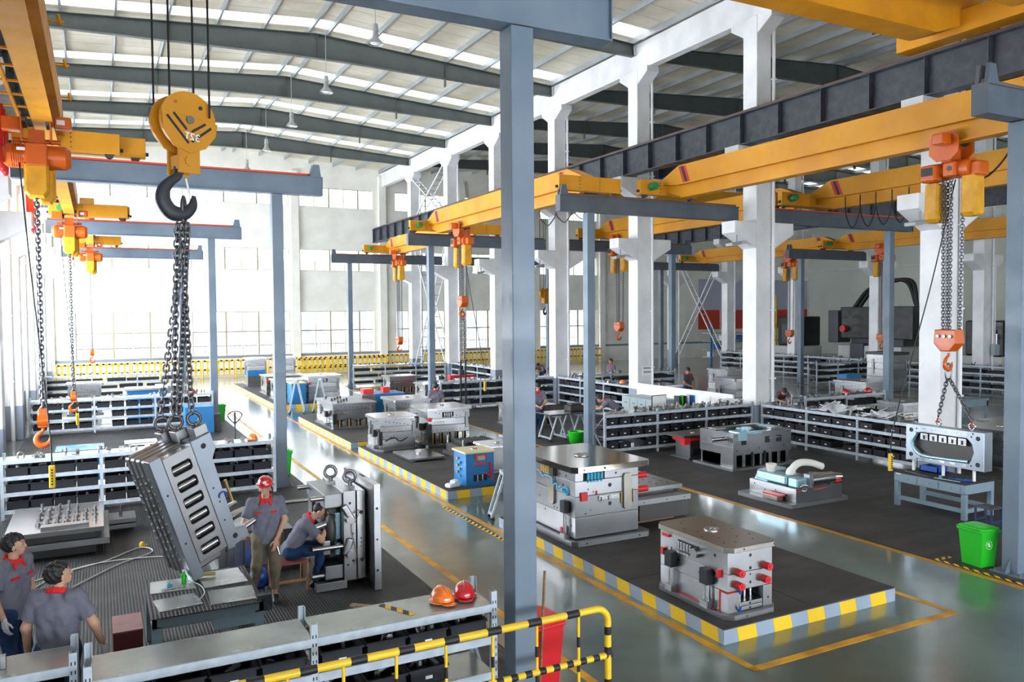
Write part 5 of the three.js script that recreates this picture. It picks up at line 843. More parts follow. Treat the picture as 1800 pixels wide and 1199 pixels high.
// ---------- standing mold opened on its side ----------
{
  const t = thing('opened_mold', 'large mold standing on its side beside the seated worker', 'mold', [2.72, 0, 11.0]);
  part(t, 'clamp_plate', M.steel, g => g.extx([[0, 0.02], [1.55, 0.02], [1.55, 1.55], [0, 1.55]], 0.72, 0.83, 0.008)); part(t, 'plate_slot', M.black, g => g.box(0.75, 0.8, 1.548, 1.552, 0.6, 0.85));
  part(t, 'cavity_plate', M.steelFine, g => g.box(0.56, 0.69, 0.12, 1.42, 0.3, 1.5, 0.01)); part(t, 'core_plate', M.steel, g => g.box(0.36, 0.55, 0.12, 1.43, 0.3, 1.5, 0.01));
  part(t, 'cavity_frame', M.steelDull, g => { g.box(0.1, 0.36, 1.2, 1.4, 0.34, 1.45, 0.01); g.box(0.1, 0.36, 0.16, 0.36, 0.34, 1.45, 0.01); g.box(0.12, 0.36, 0.36, 1.2, 1.2, 1.45); }); part(t, 'cavity', M.darkSteel, g => { g.box(0.16, 0.36, 0.4, 1.18, 0.5, 1.2, 0.06); g.ball(0.22, 0.85, 0.5, 0.09, 0.24, 0.1); }); part(t, 'coated_insert', M.coated, g => { g.box(0.28, 0.36, 0.7, 1.1, 0.44, 0.5, 0.02); g.cyl([0.3, 0.5, 0.42], [0.3, 0.66, 0.42], 0.05); }); part(t, 'core_block', M.steel, g => { g.box(0.08, 0.2, 0.5, 0.72, 0.4, 0.6, 0.02); g.cyl([0.0, 0.9, 0.5], [0.3, 0.98, 0.5], 0.05); });
  for (const [y, d] of [[0.21, 0.42], [1.34, 0.42], [0.21, 1.3], [1.34, 1.3], [0.62, 0.36]]) part(t, 'guide_rod', M.steelFine, g => g.cyl([-0.08, y, d], [0.4, y, d], 0.036, undefined, 14));
  for (const [y, a] of [[1.12, 0.5], [0.62, -0.3]]) part(t, 'link_arm', M.steel, g => { g.rbox(0.42, y, 0.27, 0.1, 0.26, 0.05, 0, 0, a, 0.03); g.cyl([0.44, y - 0.1, 0.2], [0.44, y - 0.1, 0.3], 0.055, undefined, 14); });
  part(t, 'wire', M.wood, g => { g.tube([[0.5, 1.1, 0.28], [0.58, 1.15, 0.26], [0.54, 1.0, 0.26], [0.48, 0.95, 0.27], [0.5, 0.7, 0.27], [0.55, 0.5, 0.27], [0.5, 0.35, 0.28]], 0.006, 40); });
  holesF(t, [[0.63, 1.1, 0.03], [0.63, 0.4, 0.03], [0.46, 0.5, 0.016], [0.5, 0.8, 0.014], [0.42, 0.35, 0.016], [0.62, 0.6, 0.01], [0.62, 0.66, 0.01], [0.62, 0.72, 0.01], [0.46, 1.25, 0.02], [0.5, 0.4, 0.02]], 0.3);
  holesF(t, [[0.77, 1.2, 0.02], [0.77, 0.3, 0.02], [0.77, 0.75, 0.016]], 0);
  part(t, 'foot_bar', M.steelDull, g => g.box(-0.05, 0.4, 0.02, 0.14, 0.28, 0.4, 0.006)); part(t, 'support_block', M.wood, g => g.box(0.36, 0.7, 0.012, 0.12, 0.6, 1.4));
  for (const [x, y, d] of [[0.36, 1.44, 1.0], [0.55, 1.42, 0.62]]) part(t, 'eye_bolt', M.steelDull, g => { g.torus([x, y + 0.16, d], 0.085, 0.027, [0.35, 0, 1], 8, 20); g.cyl([x, y - 0.02, d], [x, y + 0.08, d], 0.035); g.box(x - 0.06, x + 0.06, y - 0.02, y + 0.02, d - 0.06, d + 0.06); });
  const q = thing('mold_half', 'silver mold half with raised cores lying behind the two workers', 'mold', [1.45, 0.012, 12.6]);
  plate(q, 'base_plate', M.steelDull, 0, 1.3, 0, 0.1, 0, 1.5); plate(q, 'body', M.steelDull, 0.08, 1.2, 0.1, 0.62, 0.08, 1.4); part(q, 'rib', M.steelFine, g => { for (const x of [0.2, 0.45, 0.95]) g.box(x, x + 0.1, 0.12, 0.6, 0.02, 0.08, 0.01); g.tube([[-0.05, 0.62, 0.2], [0.05, 0.8, 0.5], [0.3, 0.86, 0.9], [0.5, 0.84, 1.3]], 0.045, 20, 8); }); part(q, 'core', M.steelFine, g => { g.tube([[0.1, 0.66, 0.4], [0.4, 0.84, 0.5], [0.7, 0.86, 0.6], [1.1, 0.7, 0.7]], 0.07, 20, 8); g.box(0.5, 0.7, 0.62, 0.82, 0.15, 0.35, 0.02); g.box(0.8, 1.1, 0.62, 0.78, 0.2, 0.6, 0.03); g.box(0.2, 0.4, 0.62, 0.76, 0.9, 1.2, 0.02); }); part(q, 'side_rod', M.steelFine, g => g.cyl([-0.2, 0.3, 0.2], [0.1, 0.3, 0.2], 0.04)); part(q, 'black_insert', M.black, g => g.box(0.95, 1.1, 0.78, 0.95, 0.7, 0.85)); part(q, 'guide_post', M.steelFine, g => g.cyl([1.3, 0.75, 1.3], [1.8, 0.75, 1.3], 0.035)); holesF(q, [[0.2, 0.4], [0.5, 0.5], [0.9, 0.3]], 0.08);
}
// ---------- floor of the left work area ----------
{
  const t = thing('mold_half', 'flat mold half with rows of upright pins on the matting at the left', 'mold', [-1.42, 0.012, 14.8], 0);
  plate(t, 'wood_block', M.darkSteel, 0.15, 1.3, 0, 0.2, 0.3, 1.7); plate(t, 'base_plate', M.steelDull, 0, 1.5, 0.2, 0.3, 0, 2.1); plate(t, 'body', M.darkSteel, 0.1, 1.35, 0.3, 0.42, 0.1, 1.9); plate(t, 'top_plate', M.steelFine, 0, 1.42, 0.42, 0.5, 0, 2.0); plate(t, 'side_bar', M.steel, 0.5, 1.2, 0.5, 0.56, 0.1, 0.3);
  stuffPart(t, 'upright_pin', M.steel, g => { for (let k = 0; k < 26; k++) { const x = 0.45 + (k % 7) * 0.14, d = 0.5 + Math.floor(k / 7) * 0.35; g.cyl([x, 0.5, d], [x, 0.5 + 0.06 + 0.12 * ((k * 0.37) % 1), d], 0.022, undefined, 8); g.box(x - 0.05, x + 0.05, 0.5, 0.53, d + 0.04, d + 0.2); } });
  plate(t, 'side_block', M.steelDull, 1.5, 1.95, 0.1, 0.18, 1.3, 1.9); plate(t, 'side_block', M.steelDull, 1.5, 1.95, 0.2, 0.28, 1.3, 1.9); part(t, 'side_pin', M.steelFine, g => g.cyl([1.7, 0.28, 1.5], [1.7, 0.5, 1.5], 0.03));
  const cab = (n, pts, m, lab) => solo('cable', lab, 'cable', m, g => g.tube(pts, 0.011, 60), [0, 0, 0], 0);
  cab(0, [[-1.2, 0.024, 12.9], [-0.6, 0.024, 14.0], [0, 0.024, 14.4], [0.57, 0.03, 14.95], [0.72, 0.03, 14.6], [0.2, 0.03, 14.1], [-0.6, 0.03, 13.0], [-1.0, 0.024, 12.6]], M.cable, 'pale grey cable looping across the black matting');
  cab(1, [[-1.1, 0.024, 13.7], [-0.2, 0.026, 14.3], [0.5, 0.03, 14.3], [1.1, 0.024, 14.1], [1.6, 0.024, 13.8]], M.cable, 'second pale cable running under the tilted mold'); cab(2, [[1.35, 0.024, 11.6], [1.5, 0.1, 12.0], [1.4, 0.03, 12.3], [1.6, 0.024, 12.6]], M.paper, 'short white hose on the matting by the mold half');
  solo('yellow_plug', 'yellow connector at the end of the looped cable', 'plug', M.kerbYellow, g => { g.ball(0, 0.05, 0, 0.045, 0.06, 0.045); g.cyl([0, 0.05, 0], [0.08, 0.03, 0.03], 0.02); }, [0.57, 0.012, 14.98]);
  solo('wood_strip', 'pale wooden strip lying on the matting by the foreground shelf', 'strip', M.woodPale, g => g.box(-0.3, 0.3, 0, 0.03, -0.035, 0.035), [2.0, 0.012, 10.05], 0.32); solo('wood_strip', 'short pale wooden strip on the matting below the standing mold', 'strip', M.woodPale, g => g.box(-0.18, 0.18, 0, 0.03, -0.04, 0.04), [3.1, 0.012, 10.45], -0.75);
}

solo('clamp_block', 'small steel clamp standing on the corner shelf section', 'clamp', M.steelDull, g => { g.box(-0.02, 0.02, 0, 0.11, -0.03, 0.03, 0.005); g.box(-0.12, -0.03, 0, 0.035, -0.03, 0.03, 0.005); g.cyl([-0.1, 0.035, 0], [-0.1, 0.05, 0], 0.014); }, [-0.75, 1.153, 7.55]);
solo('hazard_tape_strip', 'yellow and black tape strip across the foreground shelf top', 'tape', M.tape, g => g.box(-0.035, 0.035, 0, 0.002, -0.22, 0.22), [2.48, 1.153, 7.24], 0.45);
// ---------- right work area: bench, suspended mold, bins ----------
{
  const t = thing('work_bench', 'blue-grey steel workbench with drawers under the suspended mold', 'bench', [14.4, 0, 9.3]), w = 0.9, l = 1.52;
  part(t, 'top', M.rubberBlack, g => g.box(-0.01, w, 0.68, 0.695, -0.01, l)); part(t, 'frame', M.bench, g => { g.box(0, w - 0.01, 0.5, 0.68, 0, l - 0.01); });
  for (const [x, d] of [[0, 0], [w - 0.1, 0], [0, l - 0.1], [w - 0.1, l - 0.1]]) part(t, 'leg', M.bench, g => g.box(x, x + 0.09, 0, 0.52, d, d + 0.09, 0.006));
  for (const q of [0.01, w - 0.08]) part(t, 'lower_rail', M.bench, g => g.box(q, q + 0.05, 0.14, 0.22, 0.08, l - 0.1)); part(t, 'lower_rail', M.bench, g => { g.box(0.08, w - 0.1, 0.14, 0.22, 0.01, 0.06); });
  for (let k = 0; k < 3; k++) { const a = 0.1 + k * 0.45, dr = part(t, 'drawer', M.bench, g => g.box(-0.014, 0, 0.52, 0.65, a, a + 0.42, 0.005)); part(dr, 'handle', M.steelDull, g => g.box(-0.026, -0.014, 0.57, 0.6, a + 0.17, a + 0.26)); }
  part(t, 'label', M.paper, g => g.box(-0.016, -0.013, 0.655, 0.675, l - 0.16, l - 0.06));
  for (const d of [0.12, 0.75, 1.4]) solo('support_peg', `white support peg on the workbench under the suspended mold, ${d < 0.5 ? 'nearest' : d < 1 ? 'middle' : 'farthest'} one`, 'peg', M.paper, g => g.cyl([0, 0, 0], [0, 0.21, 0], 0.028, undefined, 14), [14.85, 0.695, 9.3 + d]);
  solo('parts_tray', 'blue plastic tray at the back of the workbench', 'tray', M.plasticBlue, g => { g.box(-0.15, 0.15, 0, 0.02, -0.2, 0.2); g.box(-0.15, -0.13, 0, 0.12, -0.2, 0.2); g.box(0.13, 0.15, 0, 0.12, -0.2, 0.2); g.box(-0.15, 0.15, 0, 0.12, -0.2, -0.18); g.box(-0.15, 0.15, 0, 0.12, 0.18, 0.2); }, [15.05, 0.696, 10.4]);
  solo('hand_tool', 'blue-handled hand tool on the near end of the workbench', 'tool', M.plasticBlue, g => { g.box(-0.03, 0.03, 0, 0.035, -0.16, 0.12, 0.012); g.cyl([0, 0.02, 0.12], [0, 0.02, 0.24], 0.008); }, [14.7, 0.696, 9.55], 0.5); solo('ruler', 'white ruler lying along the workbench edge', 'ruler', M.paper, g => g.box(-0.012, 0.012, 0, 0.006, -0.25, 0.25), [14.52, 0.696, 9.75], 0.1); solo('glue_cap', 'small cyan cap on the workbench', 'cap', M.cyan, g => g.lathe([[0, 0.04], [0.025, 0.04], [0.035, 0], [0, 0]], 0, 0, 0, 14), [14.62, 0.696, 9.95]);
  solo('steel_rule', 'long steel strip on the far end of the workbench', 'strip', M.steelFine, g => g.box(-0.015, 0.015, 0, 0.005, -0.3, 0.3), [14.55, 0.696, 10.45], -0.2);
}
{
  const t = thing('suspended_mold', 'rectangular mold half with oval cavity hanging on edge above the workbench', 'mold', [14.75, 0.92, 9.17], 0), l = 1.64, h = 0.74;
  part(t, 'frame_plate', M.steelBlue, g => g.extx(rect(0, l, 0, h), 0, 0.26, 0.006, [[[0.26, 0.17], [0.8, 0.13], [1.3, 0.17], [1.45, 0.3], [1.47, 0.44], [1.4, 0.56], [1.3, 0.6], [0.34, 0.6], [0.24, 0.5], [0.2, 0.34]].reverse()]));
  part(t, 'cavity_floor', M.darkSteel, g => g.box(0.1, 0.24, 0.12, 0.62, 0.16, 1.5)); part(t, 'cavity_rim', M.coated, g => g.tube([[-0.005, 0.15, 0.3], [-0.005, 0.13, 0.8], [-0.005, 0.16, 1.35], [-0.005, 0.36, 1.49], [-0.005, 0.58, 1.38]], 0.035, 40, 8));
  for (let k = 0; k < 5; k++) part(t, 'insert', M.steelFine, g => { const d = 0.36 + k * 0.2; g.box(0.01, 0.12, 0.44, 0.58, d, d + 0.17, 0.008); }); part(t, 'insert_slot', M.black, g => { for (let k = 0; k < 5; k++) { const d = 0.36 + k * 0.2; g.box(0.005, 0.011, 0.46, 0.54, d + 0.06, d + 0.1); } });
  for (const [d, y] of [[0.12, 0.12], [0.12, 0.62], [1.52, 0.12], [1.52, 0.62]]) part(t, 'guide_bush', M.black, g => g.cyl([-0.003, y, d], [0.02, y, d], 0.045, undefined, 18));
  for (let k = 0; k < 5; k++) part(t, 'wear_pad', M.steelFine, g => { g.box(-0.006, 0, 0.05, 0.09, 0.35 + k * 0.22, 0.45 + k * 0.22); }); for (let k = 0; k < 5; k++) part(t, 'wear_pad', M.steelFine, g => { g.box(-0.006, 0, 0.66, 0.7, 0.32 + k * 0.22, 0.42 + k * 0.22); });
  holesL(t, [[0.25, 0.64], [0.25, 0.08], [1.3, 0.1], [0.7, 0.12], [1.4, 0.66], [0.22, 0.7], [1.38, 0.04]], 0, 0.018);
  for (const d of [0.32, 1.02]) part(t, 'eye_bolt', M.steelFine, g => { g.torus([0.13, h + 0.08, d], 0.06, 0.018, [1, 0, 0], 8, 16); g.cyl([0.13, h - 0.02, d], [0.13, h + 0.03, d], 0.025); });
  const s = thing('chain_sling', 'two-leg chain sling with ring holding the suspended mold at right', 'chain sling', [0, 0, 0]);
  part(s, 'ring', M.steelDull, g => g.add(new THREE.TorusGeometry(0.13, 0.02, 8, 20), new THREE.Matrix4().makeScale(0.75, 1.25, 1).setPosition(14.9, 2.76, -10)));
  for (const d of [9.49, 10.19]) { part(s, 'chain_leg', M.chain, g => links(g, [14.9, 2.62, 10 + (d - 9.84) * 0.08], [14.88, 1.86, d], 0.07, 0.013, 0.03)); part(s, 'sling_hook', M.redStripe, g => hookShape(g, 14.88, 1.78, d, 0.07, 0.7)); }
}
{ const t = thing('stool', 'small dark blue metal stool beside the green bin', 'stool', [14.0, 0, 8.55]); part(t, 'seat', M.dark, g => g.box(0, 0.32, 0.42, 0.45, 0, 0.32)); for (const [x, d] of [[0, 0], [0.29, 0], [0, 0.29], [0.29, 0.29]]) part(t, 'leg', M.navy, g => g.box(x, x + 0.03, 0, 0.42, d, d + 0.03)); part(t, 'rung', M.navy, g => { g.box(0.03, 0.29, 0.18, 0.21, 0, 0.03); g.box(0.03, 0.29, 0.18, 0.21, 0.29, 0.32); }); }
function wheelieBin(at, turn, m, label, w = 0.4, l = 0.44, h = 0.58) {
  const t = thing('waste_bin', label, 'bin', at, turn), b = 0.8;
  part(t, 'body', m, g => { const P = (k, y) => [[-w / 2 * k, y, -l / 2 * k], [w / 2 * k, y, -l / 2 * k], [w / 2 * k, y, l / 2 * k], [-w / 2 * k, y, l / 2 * k]]; const A = P(b, 0), B = P(1, h), pos = []; const q = (a, c, d, e) => { for (const v of [a, c, d, a, d, e]) pos.push(v[0], v[1], -v[2]); }; for (let k = 0; k < 4; k++) q(A[k], A[(k + 1) % 4], B[(k + 1) % 4], B[k]); q(A[3], A[2], A[1], A[0]); q(B[0], B[1], B[2], B[3]); const o = new THREE.BufferGeometry(); o.setAttribute('position', new THREE.Float32BufferAttribute(pos, 3)); o.computeVertexNormals(); g.add(o); });
  part(t, 'rim', m, g => g.box(-w / 2 - 0.02, w / 2 + 0.02, h - 0.03, h + 0.01, -l / 2 - 0.02, l / 2 + 0.02, 0.012));
  part(t, 'lid', m, g => { g.exty(rrect(-w / 2 - 0.025, w / 2 + 0.025, -l / 2 - 0.025, l / 2 + 0.02, 0.05), h + 0.01, h + 0.045, 0.01); g.exty(rrect(-w / 2 + 0.04, w / 2 - 0.04, -l / 2 + 0.04, l / 2 - 0.04, 0.05), h + 0.045, h + 0.065, 0.008); }); part(t, 'handle', m, g => g.box(-w / 2 + 0.02, w / 2 - 0.02, h - 0.02, h + 0.02, l / 2 + 0.02, l / 2 + 0.05));
  return t;
}
{
  const t = wheelieBin([12.14, 0.012, 7.62], -0.12, M.green, 'bright green lidded waste bin at the right edge post', 0.36, 0.42, 0.56);
  const k = part(t, 'emblem', M.binMark, g => { g.rbox(0, 0, 0, 0, 0, 0); g.a.pop(); const m = new THREE.Matrix4().makeRotationX(-0.07); const sub = new G(); sub.torus([0, 0, 0], 0.065, 0.005, [0, 0, 1], 4, 24); sub.ext([[-0.025, -0.02], [0.0, 0.045], [0.012, 0.02], [0.03, -0.03], [0.012, -0.03], [0.005, -0.005], [-0.006, -0.03]], -0.003, 0.003); sub.ball(-0.018, 0.018, 0, 0.014, 0.02, 0.003); for (const s of sub.a) g.add(s, m.clone().setPosition(-0.02, 0.35, 0.2)); }, 'round white emblem');
}
wheelieBin([4.1, 0, 7.4], 0.1, M.redBin, 'red waste bin behind the foreground railing', 0.42, 0.44, 0.7);
solo('broom_stick', 'wooden stick leaning in the red waste bin', 'stick', M.wood, g => g.cyl([0, 0, 0], [0.1, 1.3, 0.05], 0.014), [3.98, 0.0, 7.12]);
wheelieBin([3.98, 0.0, 20.2], 0, M.green, 'green waste bin behind the left steel post'); wheelieBin([3.98, 0, 31.8], 0, M.green, 'green waste bin at the third post on the left');
{ const t = thing('plastic_tub', 'bright green round tub with wire handle at the middle post', 'tub', [12.85, 0.012, 20.6]); part(t, 'body', M.green, g => g.lathe([[0, 0.01], [0.19, 0.01], [0.24, 0.36], [0.26, 0.36], [0.26, 0.34], [0.2, 0], [0, 0]], 0, 0, 0, 24)); part(t, 'handle', M.steelDull, g => g.tube([[-0.25, 0.35, 0], [-0.15, 0.55, -0.1], [0.1, 0.6, -0.1], [0.25, 0.35, 0]], 0.006, 20)); }
// trestle with worker's table
function trestle(at, turn, label, h = 0.85, w = 0.5) { const t = thing('trestle', label, 'trestle', at, turn); for (const x of [-w / 2, w / 2]) for (const s of [-1, 1]) part(t, 'leg', M.shelf, g => g.bar([x, 0.06, s * 0.3], [x, h, s * 0.05], 0.05, 0.04)); part(t, 'beam', M.shelf, g => g.box(-w / 2 - 0.08, w / 2 + 0.08, h, h + 0.06, -0.07, 0.07)); part(t, 'foot_rail', M.shelf, g => { g.box(-w / 2, w / 2, 0.08, 0.13, -0.3, -0.26); g.box(-w / 2, w / 2, 0.08, 0.13, 0.26, 0.3); }); for (const x of [-w / 2, w / 2]) for (const s of [-0.28, 0.28]) part(t, 'castor', M.black, g => g.cyl([x - 0.015, 0.04, s], [x + 0.015, 0.04, s], 0.04, undefined, 10)); return t; }
trestle([12.55, 0.012, 21.5], 1.57, 'steel trestle left under the trestle worker\'s plate', 0.74, 0.7); trestle([13.35, 0.012, 21.5], 1.57, 'steel trestle right under the trestle worker\'s plate', 0.74, 0.7); solo('work_plate', 'flat steel plate laid on two trestles before the worker', 'plate', M.steelFine, g => g.box(-0.75, 0.75, 0, 0.05, -0.45, 0.45, 0.005), [12.95, 0.815, 21.5]); solo('machined_block', 'machined grey block on the trestle plate', 'block', M.darkSteel, g => { g.box(-0.25, 0.25, 0, 0.18, -0.2, 0.2, 0.02); g.box(-0.18, 0.2, 0.18, 0.24, -0.15, 0.15, 0.02); }, [13.4, 0.866, 21.6]);
trestle([6.95, 0, 13.75], 1.3, 'narrow grey trestle partly behind the foreground post', 0.86, 0.3);
trestle([7.0, 0, 32.4], 1.25, 'left one of two tall grey A-frames far down the aisle', 1.3, 0.35); trestle([7.95, 0, 32.4], 1.25, 'right one of two tall grey A-frames far down the aisle', 1.3, 0.35);
// ---------- office corner behind the shelf ----------
struct('trim_11', M.white, g => { g.box(17.55, 17.62, 0, 1.38, 18.9, 23.9); });
{
  const t = thing('filing_cabinet', 'low grey-green filing cabinet against the white column', 'cabinet', [16.6, 0, 21.6]); part(t, 'body', M.cabinet, g => g.box(0, 0.9, 0, 1.0, 0, 1.9, 0.008)); for (let k = 0; k < 4; k++) part(t, 'drawer_front', M.cabinet, g => g.box(-0.012, 0, 0.55, 0.95, 0.05 + k * 0.46, 0.47 + k * 0.46, 0.004)); part(t, 'handle', M.black, g => { for (let k = 0; k < 4; k++) g.box(-0.025, -0.012, 0.78, 0.8, 0.2 + k * 0.46, 0.32 + k * 0.46); });
  const d = thing('desk', 'wooden office desk behind the shelf', 'desk', [15.9, 0, 19.6]); part(d, 'top', M.woodDesk, g => g.box(0, 1.5, 0.95, 0.99, 0, 0.75)); part(d, 'front_panel', M.woodDesk, g => g.box(0.02, 1.48, 0.05, 0.95, 0.02, 0.05)); part(d, 'side_panel', M.woodDesk, g => g.box(0.02, 0.05, 0, 0.95, 0.05, 0.72)); part(d, 'side_panel', M.woodDesk, g => g.box(1.45, 1.48, 0, 0.95, 0.05, 0.72));
  for (let k = 0; k < 6; k++) solo('binder', `${['black', 'green', 'black', 'white', 'blue', 'blue'][k]} binder standing on the office desk, ${['first', 'second', 'third', 'fourth', 'fifth', 'sixth'][k]} from the left`, 'binder', [M.black, M.green, M.black, M.paper, M.plasticBlue, M.cyan][k], g => g.box(-0.03, 0.03, 0, 0.32, -0.13, 0.13, 0.006), [16.3 + k * 0.12, 0.991, 20.05]);
  const m = thing('monitor', 'computer monitor with white screen behind the shelf', 'monitor', [15.1, 0, 19.35], 0.1); part(m, 'stand', M.black, g => { g.box(-0.1, 0.1, 0.98, 1.0, 0.02, 0.2); g.box(-0.03, 0.03, 1.0, 1.12, 0.08, 0.12); }); part(m, 'case', M.black, g => g.box(-0.3, 0.3, 1.08, 1.46, 0.06, 0.1, 0.008)); part(m, 'screen', M.paper, g => g.box(-0.28, 0.28, 1.1, 1.44, 0.055, 0.061));
  const e = thing('computer_desk', 'grey table carrying the monitor behind the shelf', 'desk', [14.6, 0, 19.1]); part(e, 'top', M.cabinet, g => g.box(0, 1.15, 0.94, 0.98, 0, 0.7)); for (const [x, q] of [[0.02, 0.02], [1.08, 0.02], [0.02, 0.63], [1.08, 0.63]]) part(e, 'leg', M.cabinet, g => g.box(x, x + 0.05, 0, 0.94, q, q + 0.05));
  const s = thing('notice_sign', 'white notice board on the white column behind the desks', 'sign', [17.95, 1.62, 24.1]); part(s, 'board', M.paper, g => g.box(-0.02, 0.5, 0, 0.34, -0.02, 0)); part(s, 'text_band', M.grey, g => { g.box(0.02, 0.46, 0.25, 0.3, -0.023, -0.02); g.box(0.04, 0.42, 0.1, 0.15, -0.023, -0.02); });
  const w = thing('wall_notice', 'white paper sheet on the partition behind the desks', 'notice', [17.545, 0.75, 19.9]); part(w, 'sheet', M.paper, g => g.box(-0.005, 0, 0, 0.5, 0, 0.6));
  solo('plastic_wrap', 'crumpled clear plastic film on the shelf corner', 'film', M.film, g => { for (let k = 0; k < 7; k++) g.rbox(rr(-0.4, 0.4), 0.05 + rr(0, 0.08), rr(-0.15, 0.15), rr(0.2, 0.4), 0.02, rr(0.15, 0.3), rr(-0.5, 0.5), rr(0, 3), rr(-0.4, 0.4)); }, [17.1, 1.165, 18.5]);
  for (const [k, d] of [15.6, 14.0].entries()) solo('plastic_wrap', `crumpled grey plastic film on the shelf beside the suspended mold, ${k ? 'near' : 'far'} heap`, 'film', M.film, g => { for (let q = 0; q < 12; q++) g.rbox(rr(-0.2, 0.2), 0.04 + rr(0, 0.12), rr(-0.5, 0.5), rr(0.2, 0.4), 0.015, rr(0.3, 0.5), rr(-0.5, 0.5), rr(0, 3), rr(-0.5, 0.5)); }, [18.15, 1.165, d]);
  const c = thing('wooden_cabinet', 'small yellow wooden shelf unit behind the right edge post', 'cabinet', [16.4, 0, 9.2]); part(c, 'side', M.woodDesk, g => g.box(0, 0.03, 0, 1.05, 0, 0.5)); part(c, 'side', M.woodDesk, g => g.box(0.8, 0.83, 0, 1.05, 0, 0.5)); for (const y of [0.05, 0.5, 1.02]) part(c, 'board', M.woodDesk, g => g.box(0.03, 0.8, y, y + 0.03, 0, 0.5)); part(c, 'back', M.woodDesk, g => g.box(0.03, 0.8, 0.05, 1.02, 0.48, 0.5));
}
// ---------- second hall ----------
const gB = 'molds in the second hall';
genericMold({ at: [20.2, 0.012, 21.6], w: 2.0, l: 1.2, h: 1.55, windows: 5, ring: false, mid: M.coated, group: gB, label: 'large grey mold with blue parts behind the middle white column' });
genericMold({ at: [19.6, 0.012, 11.6], w: 1.5, l: 1.3, h: 1.0, windows: 4, group: gB, label: 'steel mold with overhanging flat top behind the suspended chain sling' }); genericMold({ at: [21.8, 0.012, 12.6], w: 1.2, l: 1.2, h: 0.9, windows: 3, group: gB, label: 'grey mold right behind the chain sling, next to the flat-topped one' });
genericMold({ at: [22.0, 0.012, 16.2], w: 1.2, l: 1.0, h: 1.1, windows: 3, group: gB, label: 'mold standing left of the second-hall post' }); genericMold({ at: [26.3, 0, 21], w: 1.6, l: 1.6, h: 1.2, windows: 4, group: gB, label: 'mold on the floor beyond the standing worker' });
genericMold({ at: [34.2, 0.012, 25.8], w: 1.2, l: 1.6, h: 1.9, windows: 0, ring: false, top: M.darkSteel, group: gB, label: 'tall stack of mold plates near the dark machine' }); genericMold({ at: [27.5, 0, 30], w: 1.6, l: 1.5, h: 1.1, windows: 4, group: gB, label: 'mold far back in the second hall aisle' }); genericMold({ at: [20.5, 0.012, 26.5], w: 1.4, l: 1.4, h: 0.9, windows: 3, group: gB, label: 'mold behind the standing worker in the second hall' });
function bench2(at, w, l, label) { const t = thing('work_bench', label, 'bench', at); part(t, 'top', M.bench, g => g.box(0, w, 0.7, 0.78, 0, l)); for (const [x, d] of [[0.02, 0.02], [w - 0.1, 0.02], [0.02, l - 0.1], [w - 0.1, l - 0.1]]) part(t, 'leg', M.bench, g => g.box(x, x + 0.08, 0, 0.7, d, d + 0.08)); part(t, 'apron', M.bench, g => g.box(0.02, w - 0.02, 0.52, 0.7, 0.02, 0.06)); }
bench2([26.2, 0.012, 17.5], 2.2, 1.0, 'blue-grey bench in the second hall right of the chain sling'); bench2([29.4, 0.012, 24.5], 2.2, 1.0, 'blue-grey bench with blue box beside the middle white column'); solo('tool_case', 'blue case on the bench beside the middle white column', 'case', M.blue, g => { g.box(-0.5, 0.5, 0, 0.32, -0.25, 0.25, 0.04); g.box(-0.1, 0.1, 0.32, 0.36, -0.02, 0.02); }, [30.2, 0.793, 25.0]);
{   // lattice cross braces between columns
  const brace = (x, d0, d1, y0, y1, label) => { const t = thing('lattice_brace', label, 'brace', [x, 0, d0], 0, 'white lattice cross braces'), l = d1 - d0; for (const s of [0, 1]) { const a = [0, s ? y1 : y0, 0], b = [0, s ? y0 : y1, l], br = part(t, 'brace_arm', M.white, g => { for (const q of [-0.22, 0.22]) g.bar([q, a[1], a[2]], [q, b[1], b[2]], 0.06, 0.06); }); for (let k = 1; k < 12; k++) part(br, 'rung', M.galv, g => { const y = a[1] + (b[1] - a[1]) * k / 12, d = l * k / 12; g.cyl([-0.22, y, d], [0.22, y, d], 0.025, undefined, 6); }); } };
  brace(18.13, 42.7, 48.1, 0.6, 8.3, 'lower white lattice cross brace between the far middle columns'); brace(18.0, 42.7, 48.1, 9.6, 12.6, 'upper lattice cross brace high between the far middle columns'); brace(38.98, 42.7, 48.1, 0.5, 8.4, 'white lattice cross brace in the second hall\'s back row');
}
